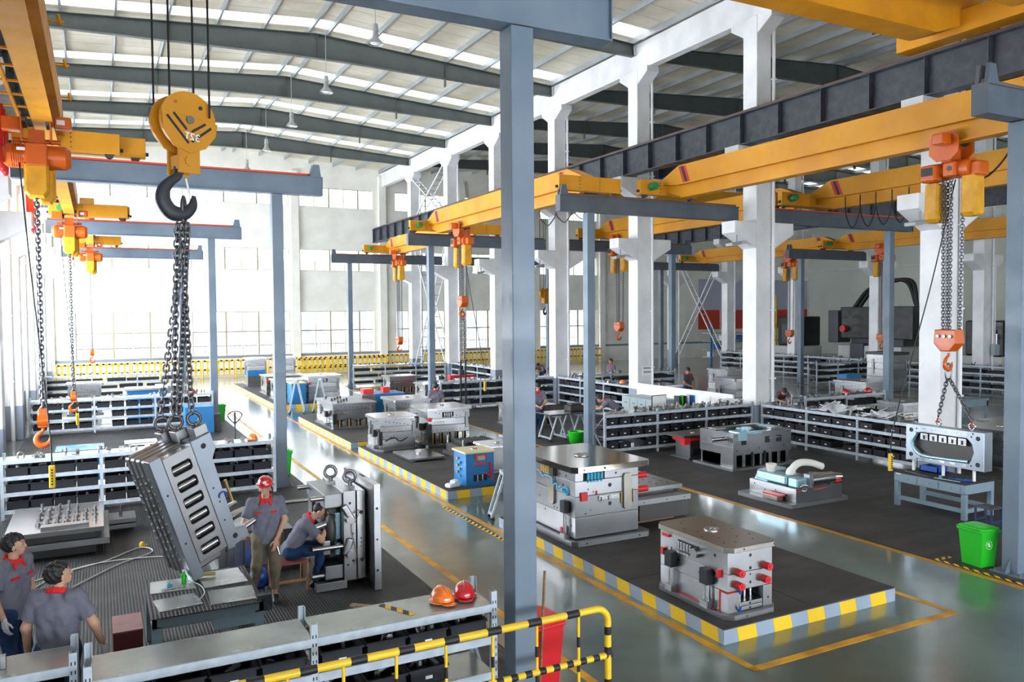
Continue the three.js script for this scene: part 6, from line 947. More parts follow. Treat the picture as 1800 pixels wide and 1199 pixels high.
{   // machine beyond the back row, banner, blue racks
  const t = thing('milling_machine', 'dark grey milling machine with cable arm beyond the back row', 'machine', [42.6, 0, 31.6]);
  part(t, 'bed', M.paperGrey, g => g.box(0, 3.5, 0, 1.75, 0, 4.6, 0.03)); part(t, 'column', M.machine, g => g.box(1.0, 2.6, 1.75, 2.2, 0.6, 4.4)); part(t, 'ram', M.machineDark, g => g.box(0.2, 2.6, 2.2, 4.2, -0.6, 4.6, 0.05)); part(t, 'head', M.machine, g => g.box(0, 1.2, 1.9, 4.0, 4.6, 5.4, 0.05)); part(t, 'red_knob', M.red, g => g.cyl([-0.1, 2.8, 4.2], [0.25, 2.8, 4.2], 0.22)); part(t, 'control_panel', M.machine, g => g.box(-0.1, 0.3, 0.2, 1.9, 2.6, 3.6, 0.03));
  part(t, 'cable_arm', M.black, g => { for (const q of [0, 0.35]) g.tube([[1, 4.1, 4.2 - q], [1, 5.2, 3.2 - q], [1, 5.7, 2.0 - q], [1, 5.7, 0.4 - q], [1, 4.2, -0.3]], 0.13, 30); });
  genericMachine([41, 0, 24.6], 'dark machine tool cabinet right of the back row column', 2.4, 2.6, 3.4); genericMachine([43.5, 0, 20.5], 'black machine cabinet at the far right behind the posts', 2.4, 3, 3.4); genericMachine([41.2, 0, 38.2], 'black round-headed machine seen beside the middle column', 2.2, 2.4, 3.6);
  function genericMachine(at, label, w, l, h) { const m = thing('machine_tool', label, 'machine', at); part(m, 'base', M.paperGrey, g => g.box(0, w, 0, h * 0.45, 0, l, 0.03)); part(m, 'housing', M.machineDark, g => g.box(0.1, w, h * 0.45, h, 0.1, l * 0.8, 0.1)); part(m, 'door_window', M.machine, g => g.box(-0.01, 0.1, h * 0.52, h * 0.85, 0.4, l * 0.6)); part(m, 'handle', M.steelFine, g => g.cyl([-0.04, h * 0.55, 0.3], [-0.04, h * 0.8, 0.3], 0.03)); }
  const b = thing('wall_banner', 'long lilac and red banner on the far wall of the third hall', 'banner', [46.5, 2.4, 54.3]); part(b, 'red_band', M.bannerRed, g => g.box(0, 13.2, 0, 1.7, 0, 0.05)); part(b, 'lilac_band', M.bannerLilac, g => g.box(0, 13.2, 1.7, 4.4, 0, 0.05)); for (const x of [2.4, 5.6, 8.9, 11.5]) part(b, 'divider', M.paper, g => g.box(x, x + 0.12, 0, 1.7, -0.01, 0));
  const r = thing('blue_rack', 'blue and white storage rack behind the white cross brace', 'rack', [40.6, 0, 46]); for (let k = 0; k < 4; k++) part(r, 'rack_board', M.shelf, g => g.box(0, 4.5, 0.5 + k * 0.6, 0.56 + k * 0.6, 0, 1)); for (const x of [0, 2.2, 4.4]) part(r, 'rack_post', M.blue, g => g.box(x, x + 0.12, 0, 3.2, 0, 0.12)); for (let k = 0; k < 7; k++) part(r, 'rack_box', k % 2 ? M.plasticBlue : M.paper, g => g.box(0.3 + k * 0.58, 0.75 + k * 0.58, 0.56 + (k % 3) * 0.6, 0.95 + (k % 3) * 0.6, 0.1, 0.8)); part(r, 'yellow_frame', M.kerbYellow, g => { for (const x of [5.2, 6.6]) g.box(x, x + 0.1, 0, 5.2, 0, 0.1); for (let k = 0; k < 5; k++) g.box(5.2, 6.7, 1 + k, 1.08 + k, 0, 0.1); });
  struct('trim_12', M.white, g => { g.box(60 - 0.1, 60, 7.6, 7.75, REAR, FAR); g.box(59.7, 60, 1.2, 1.4, REAR, FAR); });
}
// ---------- things in the left work area farther back ----------
{
  const t = thing('injection_mold', 'dark blue mold on the floor between the two left shelves', 'mold', [-0.95, 0.012, 21.5], 0); plate(t, 'body', M.blue, 0, 0.95, 0, 0.75, 0, 0.9); plate(t, 'top_plate', M.blue, -0.04, 1.0, 0.75, 0.8, -0.04, 0.94); part(t, 'hose', M.paper, g => g.tube([[0.2, 0.4, -0.02], [0.4, 0.5, -0.06], [0.6, 0.4, -0.05], [0.8, 0.5, -0.03]], 0.012, 24)); part(t, 'side_motor', M.dark, g => g.cyl([1.0, 0.4, 0.3], [1.25, 0.4, 0.3], 0.14, undefined, 14));
  bench2([0.5, 0.012, 21.3], 1.9, 0.9, 'long bench carrying pale mold plates between the two left shelves'); solo('mold_plate', 'pale steel plate on the long bench, upper one', 'plate', M.steelFine, g => g.box(-0.5, 0.5, 0, 0.07, -0.3, 0.3, 0.006), [1.0, 0.793, 21.9]); solo('mold_plate', 'long steel plate along the bench front', 'plate', M.steelFine, g => g.box(-0.8, 0.8, 0, 0.06, -0.12, 0.12, 0.006), [1.4, 0.793, 21.45]);
  const q = thing('injection_mold', 'silver mold with red hoses beside the pallet truck', 'mold', [2.3, 0.012, 20.8], 0.25); plate(q, 'base_plate', M.steelDull, 0, 1.3, 0, 0.1, 0, 0.9); plate(q, 'body', M.steel, 0.08, 1.2, 0.1, 0.7, 0.08, 0.8); part(q, 'red_hose', M.red, g => g.tube([[0.3, 0.72, 0.3], [0.6, 0.8, 0.4], [0.9, 0.74, 0.3], [1.1, 0.8, 0.5]], 0.02, 24)); part(q, 'side_cylinder', M.steelFine, g => g.cyl([0.2, 0.6, -0.15], [1.3, 0.6, -0.15], 0.09, undefined, 16)); part(q, 'red_cap', M.red, g => g.cyl([1.3, 0.6, -0.15], [1.42, 0.6, -0.15], 0.09, undefined, 16));
  const j = thing('pallet_truck', 'pallet truck with loop handle by the left post', 'pallet truck', [3.3, 0.012, 23.2], 0.2); part(j, 'fork', M.dark, g => g.box(-0.27, -0.1, 0.06, 0.1, 0.1, 1.2)); part(j, 'fork', M.dark, g => g.box(0.1, 0.27, 0.06, 0.1, 0.1, 1.2)); part(j, 'pump', M.dark, g => { g.box(-0.2, 0.2, 0.05, 0.35, -0.05, 0.12, 0.02); g.cyl([0, 0.3, 0], [0, 0.5, 0], 0.06); }); part(j, 'handle', M.dark, g => { g.cyl([0, 0.4, 0], [0, 1.0, -0.02], 0.022); g.tube([[0, 0.95, -0.02], [-0.13, 1.08, -0.02], [-0.2, 1.2, -0.02], [-0.1, 1.29, -0.02], [0.1, 1.29, -0.02], [0.2, 1.2, -0.02], [0.13, 1.08, -0.02], [0, 0.95, -0.02]], 0.018, 40, 6); g.cyl([0, 1.0, -0.02], [0, 1.28, -0.02], 0.03); }); part(j, 'steer_wheel', M.black, g => g.cyl([-0.06, 0.08, -0.05], [0.06, 0.08, -0.05], 0.08, undefined, 14));
  const b = thing('injection_mold', 'blue mold behind the second left shelf near the barriers', 'mold', [0.9, 0.012, 33.8], 0); plate(b, 'body', M.blue, 0, 1.4, 0, 1.1, 0, 1.0); plate(b, 'top_plate', M.steelFine, -0.05, 1.45, 1.1, 1.18, -0.05, 1.05); const b2 = thing('injection_mold', 'blue mold at the end of the second left shelf', 'mold', [2.5, 0.012, 28.6], 0); plate(b2, 'body', M.blue, 0, 0.9, 0, 0.9, 0, 0.8); plate(b2, 'side_block', M.darkSteel, 0.9, 1.15, 0, 0.6, 0.1, 0.7);
  genericMold({ at: [-1.2, 0.012, 36], w: 1.3, l: 1.2, h: 1.3, windows: 3, group: 'molds far left', label: 'white-silver mold far left before the barriers' }); genericMold({ at: [2.2, 0.012, 38], w: 1.2, l: 1.2, h: 0.9, windows: 3, red: true, group: 'molds far left', label: 'mold with red part far left behind the chains' });
}
platform(34.2, 46.2, 'low striped platform at the far end of the aisle');
genericMold({ at: [6.9, P0, 43.9], w: 1.1, l: 1.1, h: 1.5, windows: 0, ring: false, mid: M.blue, group: gp, label: 'blue and white mold farthest down the aisle by the barriers' }); genericMold({ at: [8.2, P0, 42.8], w: 1.1, l: 1.2, h: 1.55, windows: 0, red: true, group: gp, label: 'tall silver mold far down the aisle, right of the blue one' }); genericMold({ at: [6.9, P0, 38.6], w: 1.9, l: 1.6, h: 0.9, windows: 4, red: true, ring: false, group: gp, label: 'low mold with pillars far down the aisle left of the post' }); genericMold({ at: [6.8, P0, 35.6], w: 2.0, l: 1.6, h: 0.9, windows: 3, ring: false, group: gp, label: 'low mold behind the left A-frame' }); genericMold({ at: [7.9, P0, 34.4], w: 1.5, l: 1.4, h: 1.15, windows: 0, valves: true, red: true, group: gp, label: 'silver mold right behind the A-frames' });
{ const t = thing('injection_mold', 'blue mold between the two grey A-frames', 'mold', [7.2, P0, 34.25], 0, gp); plate(t, 'body', M.blue, 0, 0.6, 0, 0.85, 0, 0.9); plate(t, 'top_plate', M.creamTop, -0.03, 0.63, 0.85, 0.9, -0.03, 0.93); part(t, 'red_bracket', M.red, g => g.box(0.35, 0.4, 0.2, 0.5, -0.02, 0)); }
{   // right work area between the shelves, farther back
  const gR = 'molds in the right work area farther back';
  genericMold({ at: [12.7, 0.012, 24.2], w: 1.6, l: 1.6, h: 0.75, windows: 3, ring: false, group: gR, label: 'low mold with upright pins right of the silver molds, beside the yellow line' }); genericMold({ at: [12.9, 0.012, 33.5], w: 1.6, l: 1.4, h: 0.8, windows: 3, ring: false, group: gR, label: 'low silver mold below the far hoist' }); genericMold({ at: [12.6, 0.012, 37.5], w: 1.5, l: 1.2, h: 0.9, windows: 3, group: gR, label: 'silver mold far back beside the thin post' });
  const t = thing('red_press', 'red clamping press with dark top beyond the middle shelf', 'press', [14.6, 0.012, 34.5]); part(t, 'bridge', M.red, g => g.box(0, 1.3, 0.9, 1.05, 0, 0.4)); for (const x of [0.02, 1.1]) part(t, 'leg', M.red, g => g.box(x, x + 0.16, 0, 0.9, 0, 0.4)); part(t, 'ram', M.dark, g => g.cyl([0.65, 1.05, 0.2], [0.65, 1.3, 0.2], 0.16));
  solo('grey_box', 'plain grey box beside the middle post', 'box', M.cabinet, g => g.box(-0.35, 0.35, 0, 1.1, -0.3, 0.3, 0.01), [14.3, 0.012, 32.3]);
}
// ---------- lamps ----------
for (const [k, d] of [24, 30, 36, 42, 48].entries()) { const t = thing('high_bay_lamp', `grey bell-shaped lamp hanging under the ridge, ${ord[k]} from the camera`, 'lamp', [7.78, 12.3, d], 0, 'bell lamps under the ridge'); part(t, 'reflector', M.lampGrey, g => g.lathe([[0.08, 0.42], [0.1, 0.2], [0.2, 0.08], [0.25, 0], [0.24, 0], [0.19, 0.08], [0.09, 0.2]], 0, 0, 0, 24)); part(t, 'housing', M.galv, g => g.cyl([0, 0.4, 0], [0, 0.62, 0], 0.1, 0.08, 16)); part(t, 'diffuser', M.lampGlass, g => g.ball(0, 0.06, 0, 0.19, 0.06, 0.19)); part(t, 'suspension', M.galv, g => g.cyl([0, 0.6, 0], [0, 2.46, 0], 0.012, undefined, 6)); }
for (const [k, d] of COLS.slice(2, 7).entries()) { const t = thing('floodlight', `small grey floodlight under the corbel of the ${ord[k]} middle column`, 'floodlight', [17.02, 6.02, d - 0.12], 0, 'floodlights on the middle columns'); part(t, 'case', M.lampGrey, g => g.rbox(0, 0, 0, 0.42, 0.1, 0.3, 0, 0, 0.18, 0.02)); part(t, 'lens', M.black, g => g.rbox(-0.01, -0.052, 0, 0.34, 0.008, 0.22, 0, 0, 0.18)); part(t, 'bracket', M.lampGrey, g => { g.box(-0.02, 0.02, 0.04, 0.34, -0.12, -0.09); }); }
// outside, seen through the panes
{
  const t = thing('outside_building', 'pale building with rows of windows outside the far wall', 'building', [-20, 0, 76]); part(t, 'facade', M.facade, g => g.box(0, 80, 0, 9, 0, 6)); for (let k = 0; k < 14; k++) part(t, 'facade_window', M.outGlass, g => g.box(3 + k * 5.5, 6 + k * 5.5, 2.2, 4.4, -0.06, 0));
  const f = thing('outside_fence', 'thin dark railing outside the far windows', 'fence', [-10, 0, 64]); part(f, 'rail', M.grey, g => { g.box(0, 50, 1.6, 1.66, 0, 0.05); g.box(0, 50, 0.3, 0.36, 0, 0.05); }); stuffPart(f, 'bar', M.grey, g => { for (let x = 0; x < 50; x += 0.3) g.box(x, x + 0.03, 0.1, 1.8, 0, 0.03); });
  struct('trim_13', M.yard, g => g.box(-60, 120, -0.4, -0.1, FAR + 0.3, 120));
}

{   // far yellow rope hook and the sling on the middle hoist
  const t = thing('hook_block', 'small yellow twin-sheave hook hanging on ropes behind the foreground post', 'crane hook', [20.6, 5.0, 36], 0.5); part(t, 'sheave', M.yellow, g => { g.cyl([-0.24, 0, -0.05], [-0.24, 0, 0.05], 0.26, undefined, 18); }); part(t, 'sheave', M.yellow, g => g.cyl([0.24, 0, -0.05], [0.24, 0, 0.05], 0.26, undefined, 18)); part(t, 'frame', M.yellow, g => g.box(-0.2, 0.2, -0.55, 0.05, -0.1, 0.1, 0.03)); part(t, 'hook', M.hookBlack, g => hookShape(g, 0, -0.95, 0, 0.26, 0.7)); part(t, 'rope', M.black, g => { for (const x of [-0.48, -0.1, 0.1, 0.48]) g.cyl([x, 0, 0], [x, 5.1, 0], 0.014, undefined, 5); });
  const c = thing('overhead_crane', 'yellow overhead crane girder deep in the second hall', 'crane', [18.98, 10.04, 36]); part(c, 'bridge_girder', M.yellow, g => g.ext([[-0.2, 0.3], [1, 0], [18.2, 0], [19.4, 0.3], [19.4, 0.9], [-0.2, 0.9]], -0.3, 0.3)); part(c, 'trolley', M.orange, g => g.box(1.0, 2.3, -0.05, 0.4, -0.6, 0.6, 0.05));
  const s = thing('chain_sling', 'long dark chain sling hanging from the hoist behind the foreground post', 'chain sling', [12.3, 0, 27.8]); part(s, 'ring', M.chain, g => g.add(new THREE.TorusGeometry(0.1, 0.02, 8, 16), new THREE.Matrix4().makeScale(0.8, 1.5, 1).setPosition(0, 3.9, 0))); for (const x of [-0.07, 0.07]) part(s, 'chain_leg', M.chain, g => links(g, [x, 3.75, 0], [x, 2.2, 0], 0.09, 0.016, 0.035)); part(s, 'webbing', M.black, g => { for (const x of [-0.1, 0.1]) g.box(x - 0.03, x + 0.03, 0.5, 2.2, -0.01, 0.01); });
}

{ const t = thing('electric_box', 'grey-green electric box on the back row column behind the chain sling', 'box', [39.0, 1.7, 23.96]); part(t, 'case', M.cabinet, g => g.box(0.1, 0.5, 0, 0.55, -0.1, 0.1, 0.01)); part(t, 'door', M.cabinet, g => g.box(0.12, 0.48, 0.03, 0.52, -0.115, -0.1)); part(t, 'conduit', M.pipe, g => g.cyl([0.3, 0.55, 0.02], [0.3, 4.6, 0.02], 0.025, undefined, 8)); }
// ---------- people: smooth fields of tapered capsules, meshed ----------
const v3 = { sub: (a, b) => [a[0] - b[0], a[1] - b[1], a[2] - b[2]], add: (a, b, s = 1) => [a[0] + b[0] * s, a[1] + b[1] * s, a[2] + b[2] * s], dot: (a, b) => a[0] * b[0] + a[1] * b[1] + a[2] * b[2], len: a => Math.hypot(a[0], a[1], a[2]), norm: a => { const l = Math.hypot(a[0], a[1], a[2]) || 1; return [a[0] / l, a[1] / l, a[2] / l]; }, cross: (a, b) => [a[1] * b[2] - a[2] * b[1], a[2] * b[0] - a[0] * b[2], a[0] * b[1] - a[1] * b[0]], mix: (a, b, t) => [a[0] + (b[0] - a[0]) * t, a[1] + (b[1] - a[1]) * t, a[2] + (b[2] - a[2]) * t] };
const cap = (a, b, ra, rb = ra, cut = false) => { const ba = v3.sub(b, a), L = v3.dot(ba, ba) || 1e-9, n = v3.norm(ba); return p => { const x = p[0] - a[0], y = p[1] - a[1], z = p[2] - a[2], t = clamp((x * ba[0] + y * ba[1] + z * ba[2]) / L), d = Math.hypot(x - ba[0] * t, y - ba[1] * t, z - ba[2] * t) - (ra + (rb - ra) * t); return cut ? Math.max(d, (p[0] - b[0]) * n[0] + (p[1] - b[1]) * n[1] + (p[2] - b[2]) * n[2]) : d; }; };
const ell = (c, r, F) => p => { const q = v3.sub(p, c), x = v3.dot(q, F.s) / r[0], y = v3.dot(q, F.u) / r[1], z = v3.dot(q, F.f) / r[2], k0 = Math.hypot(x, y, z), k1 = Math.hypot(x / r[0], y / r[1], z / r[2]) || 1e-9; return k0 * (k0 - 1) / k1; };
const blend = (fs, k) => p => { let d = 1e9; for (const f of fs) { const e = f(p); if (k > 0) { const h = Math.max(k - Math.abs(d - e), 0) / k; d = Math.min(d, e) - h * h * k * 0.25; } else d = Math.min(d, e); } return d; };
function meshField(sdf, lo, hi, cell) {
  const S = Math.max(hi[0] - lo[0], hi[1] - lo[1], hi[2] - lo[2]) + 6 * cell, n = Math.ceil(S / cell), c = [(lo[0] + hi[0]) / 2, (lo[1] + hi[1]) / 2, (lo[2] + hi[2]) / 2];
  const mc = new MarchingCubes(n, new THREE.MeshStandardMaterial(), false, false, 120000); mc.isolation = 0;
  const half = n / 2, h = S / 2, P = i => (i - half) / half * h, B = 6, st = S / n, rad = B * st * 0.9; mc.field.fill(-1);
  for (let z = 0; z < n; z += B) for (let y = 0; y < n; y += B) for (let x = 0; x < n; x += B) {
    const s = sdf([c[0] + P(x + B / 2), c[1] + P(y + B / 2), c[2] + P(z + B / 2)]), far = Math.abs(s) > rad + 0.03;
    for (let k = z; k < Math.min(n, z + B); k++) for (let j = y; j < Math.min(n, y + B); j++) for (let i = x; i < Math.min(n, x + B); i++) mc.field[k * n * n + j * n + i] = far ? -s : -sdf([c[0] + P(i), c[1] + P(j), c[2] + P(k)]);
  }
  mc.update();
  const m = mc.count, pos = new Float32Array(m * 3), nor = new Float32Array(m * 3), e = cell * 0.5;
  for (let i = 0; i < m; i++) { const p = [0, 1, 2].map(k => c[k] + mc.positionArray[i * 3 + k] * h); const g = v3.norm([sdf([p[0] + e, p[1], p[2]]) - sdf([p[0] - e, p[1], p[2]]), sdf([p[0], p[1] + e, p[2]]) - sdf([p[0], p[1] - e, p[2]]), sdf([p[0], p[1], p[2] + e]) - sdf([p[0], p[1], p[2] - e])]); for (let k = 0; k < 3; k++) { pos[i * 3 + k] = p[k]; nor[i * 3 + k] = g[k]; } }
  const o = new THREE.BufferGeometry(); o.setAttribute('position', new THREE.BufferAttribute(pos, 3)); o.setAttribute('normal', new THREE.BufferAttribute(nor, 3)); return o;
}
const bounds = (pts, m) => [[0, 1, 2].map(k => Math.min(...pts.map(p => p[k])) - m), [0, 1, 2].map(k => Math.max(...pts.map(p => p[k])) + m)];
function hand(w, dir, palm, side, curl) {   // five fingers on a palm; returns [field, centre]
  const u = v3.norm(dir), n = v3.norm(v3.sub(palm, u.map(q => q * v3.dot(palm, u)))), s = v3.norm(v3.cross(u, n)).map(q => q * side), fs = [];
  for (let i = 0; i < 4; i++) {
    const a = v3.add(w, s, (i - 1.5) * 0.011), kn = v3.add(v3.add(w, u, 0.088 - Math.abs(i - 1.2) * 0.004), s, (i - 1.5) * 0.0205); fs.push(cap(a, kn, 0.016, 0.0125));
    let p = kn, ang = curl * 0.5; for (const [l, r] of [[0.042, 0.0088], [0.027, 0.0082], [0.021, 0.0074]]) { const k = [1, 1.06, 1, 0.82][i], q = v3.add(v3.add(p, u, Math.cos(ang) * l * k), n, Math.sin(ang) * l * k); fs.push(cap(p, q, r + 0.0006, r)); p = q; ang += curl; }
  }
  let p = v3.add(v3.add(w, u, 0.025), s, -0.024); const d1 = v3.norm(v3.add(v3.add(u.map(q => q * 0.7), s, -0.75), n, 0.35)), d2 = v3.norm(v3.add(v3.add(u, s, -0.25), n, 0.45)); let q = v3.add(p, d1, 0.045); fs.push(cap(v3.add(w, u, 0.02), p, 0.014), cap(p, q, 0.012, 0.0105)); p = q; fs.push(cap(p, v3.add(p, d2, 0.04), 0.0102, 0.0085));
  return [blend(fs, 0.007), v3.add(w, u, 0.08)];
}
const standing = (o = {}) => ({ pelvis: [0, 0.95, 0], chest: [0, 1.27, 0], neck: [0, 1.445, 0], head: [0, 1.6, 0.025], face: [0, -0.05, 1], sl: [0.18, 1.395, 0], sr: [-0.18, 1.395, 0], el: [0.25, 1.12, -0.02], er: [-0.25, 1.12, -0.02], wl: [0.26, 0.88, 0.05], wr: [-0.26, 0.88, 0.05], hl: [0.09, 0.91, 0], hr: [-0.09, 0.91, 0], kl: [0.1, 0.5, 0.03], kr: [-0.1, 0.5, 0.03], al: [0.11, 0.085, -0.02], ar: [-0.11, 0.085, -0.02], hd: null, ...o });
const bending = (o = {}) => standing({ pelvis: [0, 0.93, -0.12], chest: [0, 1.13, 0.16], neck: [0, 1.2, 0.32], head: [0, 1.25, 0.47], face: [0, -0.7, 0.7], sl: [0.18, 1.15, 0.26], sr: [-0.18, 1.15, 0.26], el: [0.24, 0.98, 0.42], er: [-0.24, 0.98, 0.42], wl: [0.15, 0.95, 0.66], wr: [-0.15, 0.95, 0.66], hl: [0.09, 0.9, -0.12], hr: [-0.09, 0.9, -0.12], kl: [0.1, 0.5, 0], kr: [-0.1, 0.5, 0], ...o });
function person(at, turn, J, o) {
  const t = thing('person', o.label, 'person', at, turn), c = o.cell || 0.014, fine = !!o.fine;
  const put = (name, geo, m, label) => part(t, name, m, g => g.add(geo), label);
  const f = v3.norm(J.face), up0 = J.hup || [0, 1, 0], s = v3.norm(v3.cross(up0, f)), u = v3.cross(f, s), F = { f, u, s }, C = J.head, hp = (a, b, d) => v3.add(v3.add(v3.add(C, s, a), u, b), f, d);
  const neck = v3.mix(J.neck, J.pelvis, 0.06);
  const armCaps = k => [cap(J['s' + k], J['e' + k], 0.05, 0.043), cap(J['e' + k], J['w' + k], 0.043, 0.027)];
  const headF = blend([ell(hp(0, 0.025, -0.005), [0.073, 0.092, 0.092], F), cap(hp(0, 0.0, 0.035), hp(0, -0.07, 0.045), 0.054, 0.037), cap(hp(0, 0.0, 0.086), hp(0, -0.028, 0.1), 0.009, 0.013), cap(hp(-0.03, 0.018, 0.075), hp(0.03, 0.018, 0.075), 0.013), cap(hp(-0.014, -0.056, 0.08), hp(0.014, -0.056, 0.08), 0.008), ell(hp(0.076, -0.012, 0), [0.012, 0.03, 0.019], F), ell(hp(-0.076, -0.012, 0), [0.012, 0.03, 0.019], F), cap(hp(0, -0.05, -0.01), neck, 0.05, 0.055)], 0.018);
  const legs = k => [cap(J['h' + k], J['k' + k], 0.075, 0.052), cap(J['k' + k], J['a' + k], 0.052, 0.036)];
  const core = blend([cap(J.pelvis, J.chest, 0.08, 0.085), cap(J.chest, neck, 0.075, 0.05), cap(J.sl, J.sr, 0.05), ...armCaps('l'), ...armCaps('r'), ...legs('l'), ...legs('r'), cap(J.hl, J.hr, 0.08)], 0.03);
  const geos = [meshField(core, ...bounds([J.pelvis, J.chest, J.neck, J.sl, J.sr, J.el, J.er, J.wl, J.wr, J.hl, J.hr, J.kl, J.kr, J.al, J.ar], 0.1), c)];
  geos.push(meshField(headF, ...bounds([C, neck], 0.13), fine ? 0.006 : 0.011));
  for (const [k, sd] of [['l', 1], ['r', -1]]) {
    const dir = J['d' + k] || v3.sub(J['w' + k], J['e' + k]), pal = J['p' + k] || [-sd, 0, 0.3], [hf, hc] = hand(J['w' + k], dir, pal, sd, o.curl ?? 0.4);
    const wrist = cap(v3.mix(J['w' + k], J['e' + k], 0.15), J['w' + k], 0.029, 0.024), geo = meshField(blend([hf, wrist], 0.012), ...bounds([hc, J['w' + k]], 0.11), fine ? 0.0045 : 0.007);
    if (o.gloves) put('glove', geo, M.glove, 'white work glove'); else geos.push(geo);
  }
  const body = new G(); for (const q of geos) body.add(q); t.add(body.mesh('body', M.skin));
  // clothing
  const lat = v3.norm(v3.sub(J.sl, J.sr)), tor = w => [cap(v3.add(J.pelvis, lat, w), v3.add(J.chest, lat, w * 1.15), 0.112, 0.118)];
  const hem = v3.norm(v3.sub(J.chest, J.pelvis)), h0 = v3.add(J.pelvis, hem, o.hem ?? -0.11);
  const shirt0 = blend([...tor(0.065), ...tor(-0.065), cap(v3.add(J.pelvis, hem, -0.1), J.pelvis, 0.14, 0.13), cap(v3.mix(J.sl, neck, 0.3), J.sl, 0.075, 0.07), cap(v3.mix(J.sr, neck, 0.3), J.sr, 0.075, 0.07), cap(J.chest, v3.mix(J.neck, J.chest, 0.25), 0.12, 0.08), cap(J.sl, v3.mix(J.sl, J.el, 0.72), 0.068, 0.074, true), cap(J.sr, v3.mix(J.sr, J.er, 0.72), 0.068, 0.074, true)], 0.035);
  const fold = p => 0.004 * Math.sin(p[1] * 38 + p[0] * 23 + Math.sin(p[2] * 31) * 2) + 0.003 * Math.sin(p[0] * 61 - p[1] * 27);
  const shirt = p => Math.max(shirt0(p) + fold(p), -(v3.dot(v3.sub(p, h0), hem)));
  put('shirt', meshField(shirt, ...bounds([J.pelvis, J.chest, J.neck, J.sl, J.sr, J.el, J.er], 0.16), fine ? 0.01 : c), M.cloth, 'grey short-sleeved work shirt');
  const fwd = v3.norm(v3.cross(lat, v3.norm(v3.sub(J.neck, J.chest)))), nu = v3.norm(v3.sub(J.neck, J.chest)), nb = v3.add(v3.mix(J.neck, J.chest, 0.02), nu, 0.0), ring = [];
  for (let k = 0; k < 12; k++) { const a = k / 12 * 6.28319, b = (k + 1) / 12 * 6.28319, P = q => v3.add(v3.add(v3.add(nb, lat, Math.sin(q) * 0.078), fwd, Math.cos(q) * 0.07 + 0.005), nu, -Math.cos(q) * 0.028); ring.push(cap(P(a), P(b), 0.016)); ring.push(cap(v3.add(P(a), nu, 0.024), v3.add(P(b), nu, 0.024), 0.014)); }
  for (const q of [-1, 1]) { const a = v3.add(v3.add(nb, lat, q * 0.05), fwd, 0.07); ring.push(cap(v3.add(a, nu, -0.02), v3.add(v3.add(v3.add(nb, lat, q * 0.07), fwd, 0.092), nu, -0.07), 0.018, 0.012)); }
  put('collar', meshField(blend(ring, 0.01), ...bounds([nb, v3.add(nb, nu, -0.16)], 0.13), fine ? 0.007 : 0.012), M.redCloth, 'red collar');
  if (o.pocket !== false) for (const q of o.fine ? [-1, 1] : [1]) { const pc = v3.add(v3.add(v3.mix(J.chest, J.neck, 0.05), lat, q * 0.1), fwd, 0.117); part(t, 'pocket_flap', M.redCloth, g => g.add(new THREE.BoxGeometry(0.09, 0.022, 0.03), new THREE.Matrix4().makeBasis(new THREE.Vector3(...lat), new THREE.Vector3(...nu), new THREE.Vector3(...fwd)).setPosition(...pc))); }
  const kc = o.capri ? 0.72 : 0.94;
  const pants = blend([cap(J.hl, J.hr, 0.115), cap(J.pelvis, v3.mix(J.hl, J.hr, 0.5), 0.12, 0.115), ...['l', 'r'].flatMap(k => [cap(J['h' + k], J['k' + k], 0.1, 0.072), cap(J['k' + k], v3.mix(J['k' + k], J['a' + k], kc), 0.072, 0.058, true)])], 0.03);
  put('trousers', meshField(p => pants(p) + fold(p), ...bounds([J.pelvis, J.hl, J.hr, J.kl, J.kr, J.al, J.ar], 0.13), fine ? 0.012 : c), o.khaki ? M.khaki : M.jeans, o.khaki ? 'rolled-up khaki trousers' : 'dark blue work trousers');
  for (const k of ['l', 'r']) { const A = J['a' + k], td = J['t' + k] || [0, 0, 1], toe = v3.add(v3.add(A, td, 0.14), [0, -0.035, 0]), heel = v3.add(v3.add(A, td, -0.04), [0, -0.035, 0]); const sh = blend([cap(heel, toe, 0.045, 0.04), cap(A, v3.add(A, td, 0.05), 0.05, 0.045)], 0.03); put('shoe', meshField(p => Math.max(sh(p), A[1] - 0.083 - p[1]), ...bounds([A, toe, heel], 0.07), fine ? 0.007 : 0.012), M.shoe); }
  const hc = o.shortHair ? hp(0, 0.03, -0.009) : hp(0, 0.035, -0.014), hr0 = ell(hc, o.shortHair ? [0.077, 0.094, 0.096] : [0.09, 0.106, 0.112], F), bang = o.shortHair ? 0.07 : 0.055;
  const hairF = p => { const q = v3.sub(p, C), a = v3.dot(q, f), b = v3.dot(q, u), w = o.shortHair ? 0 : 0.006 * Math.sin(v3.dot(q, s) * 130) * Math.sin(a * 90 + b * 40); return Math.max(hr0(p) + w, -Math.max(0.018 - a * 1.0 + (b < -0.01 ? 0 : 0), b - bang - w * 2), -0.062 - b - (a < -0.03 ? 0.02 : 0)); };
  put('hair', meshField(hairF, ...bounds([C], 0.15), fine ? 0.007 : 0.012), M.hair, 'short black hair');
  if (fine) { part(t, 'eyes', M.eyeDark, g => { for (const q of [-0.031, 0.031]) { const p = hp(q, 0.004, 0.079); g.ball(p[0], p[1], -p[2], 0.012, 0.006, 0.01); } }); part(t, 'eyebrows', M.hair, g => { for (const q of [-1, 1]) { const a = hp(q * 0.016, 0.028, 0.088), b = hp(q * 0.048, 0.028, 0.076); g.cyl([a[0], a[1], -a[2]], [b[0], b[1], -b[2]], 0.005, 0.004, 6); } }); part(t, 'lips', M.lip, g => { const a = hp(-0.02, -0.056, 0.084), b = hp(0.02, -0.056, 0.084); g.cyl([a[0], a[1], -a[2]], [b[0], b[1], -b[2]], 0.006, undefined, 6); }); }
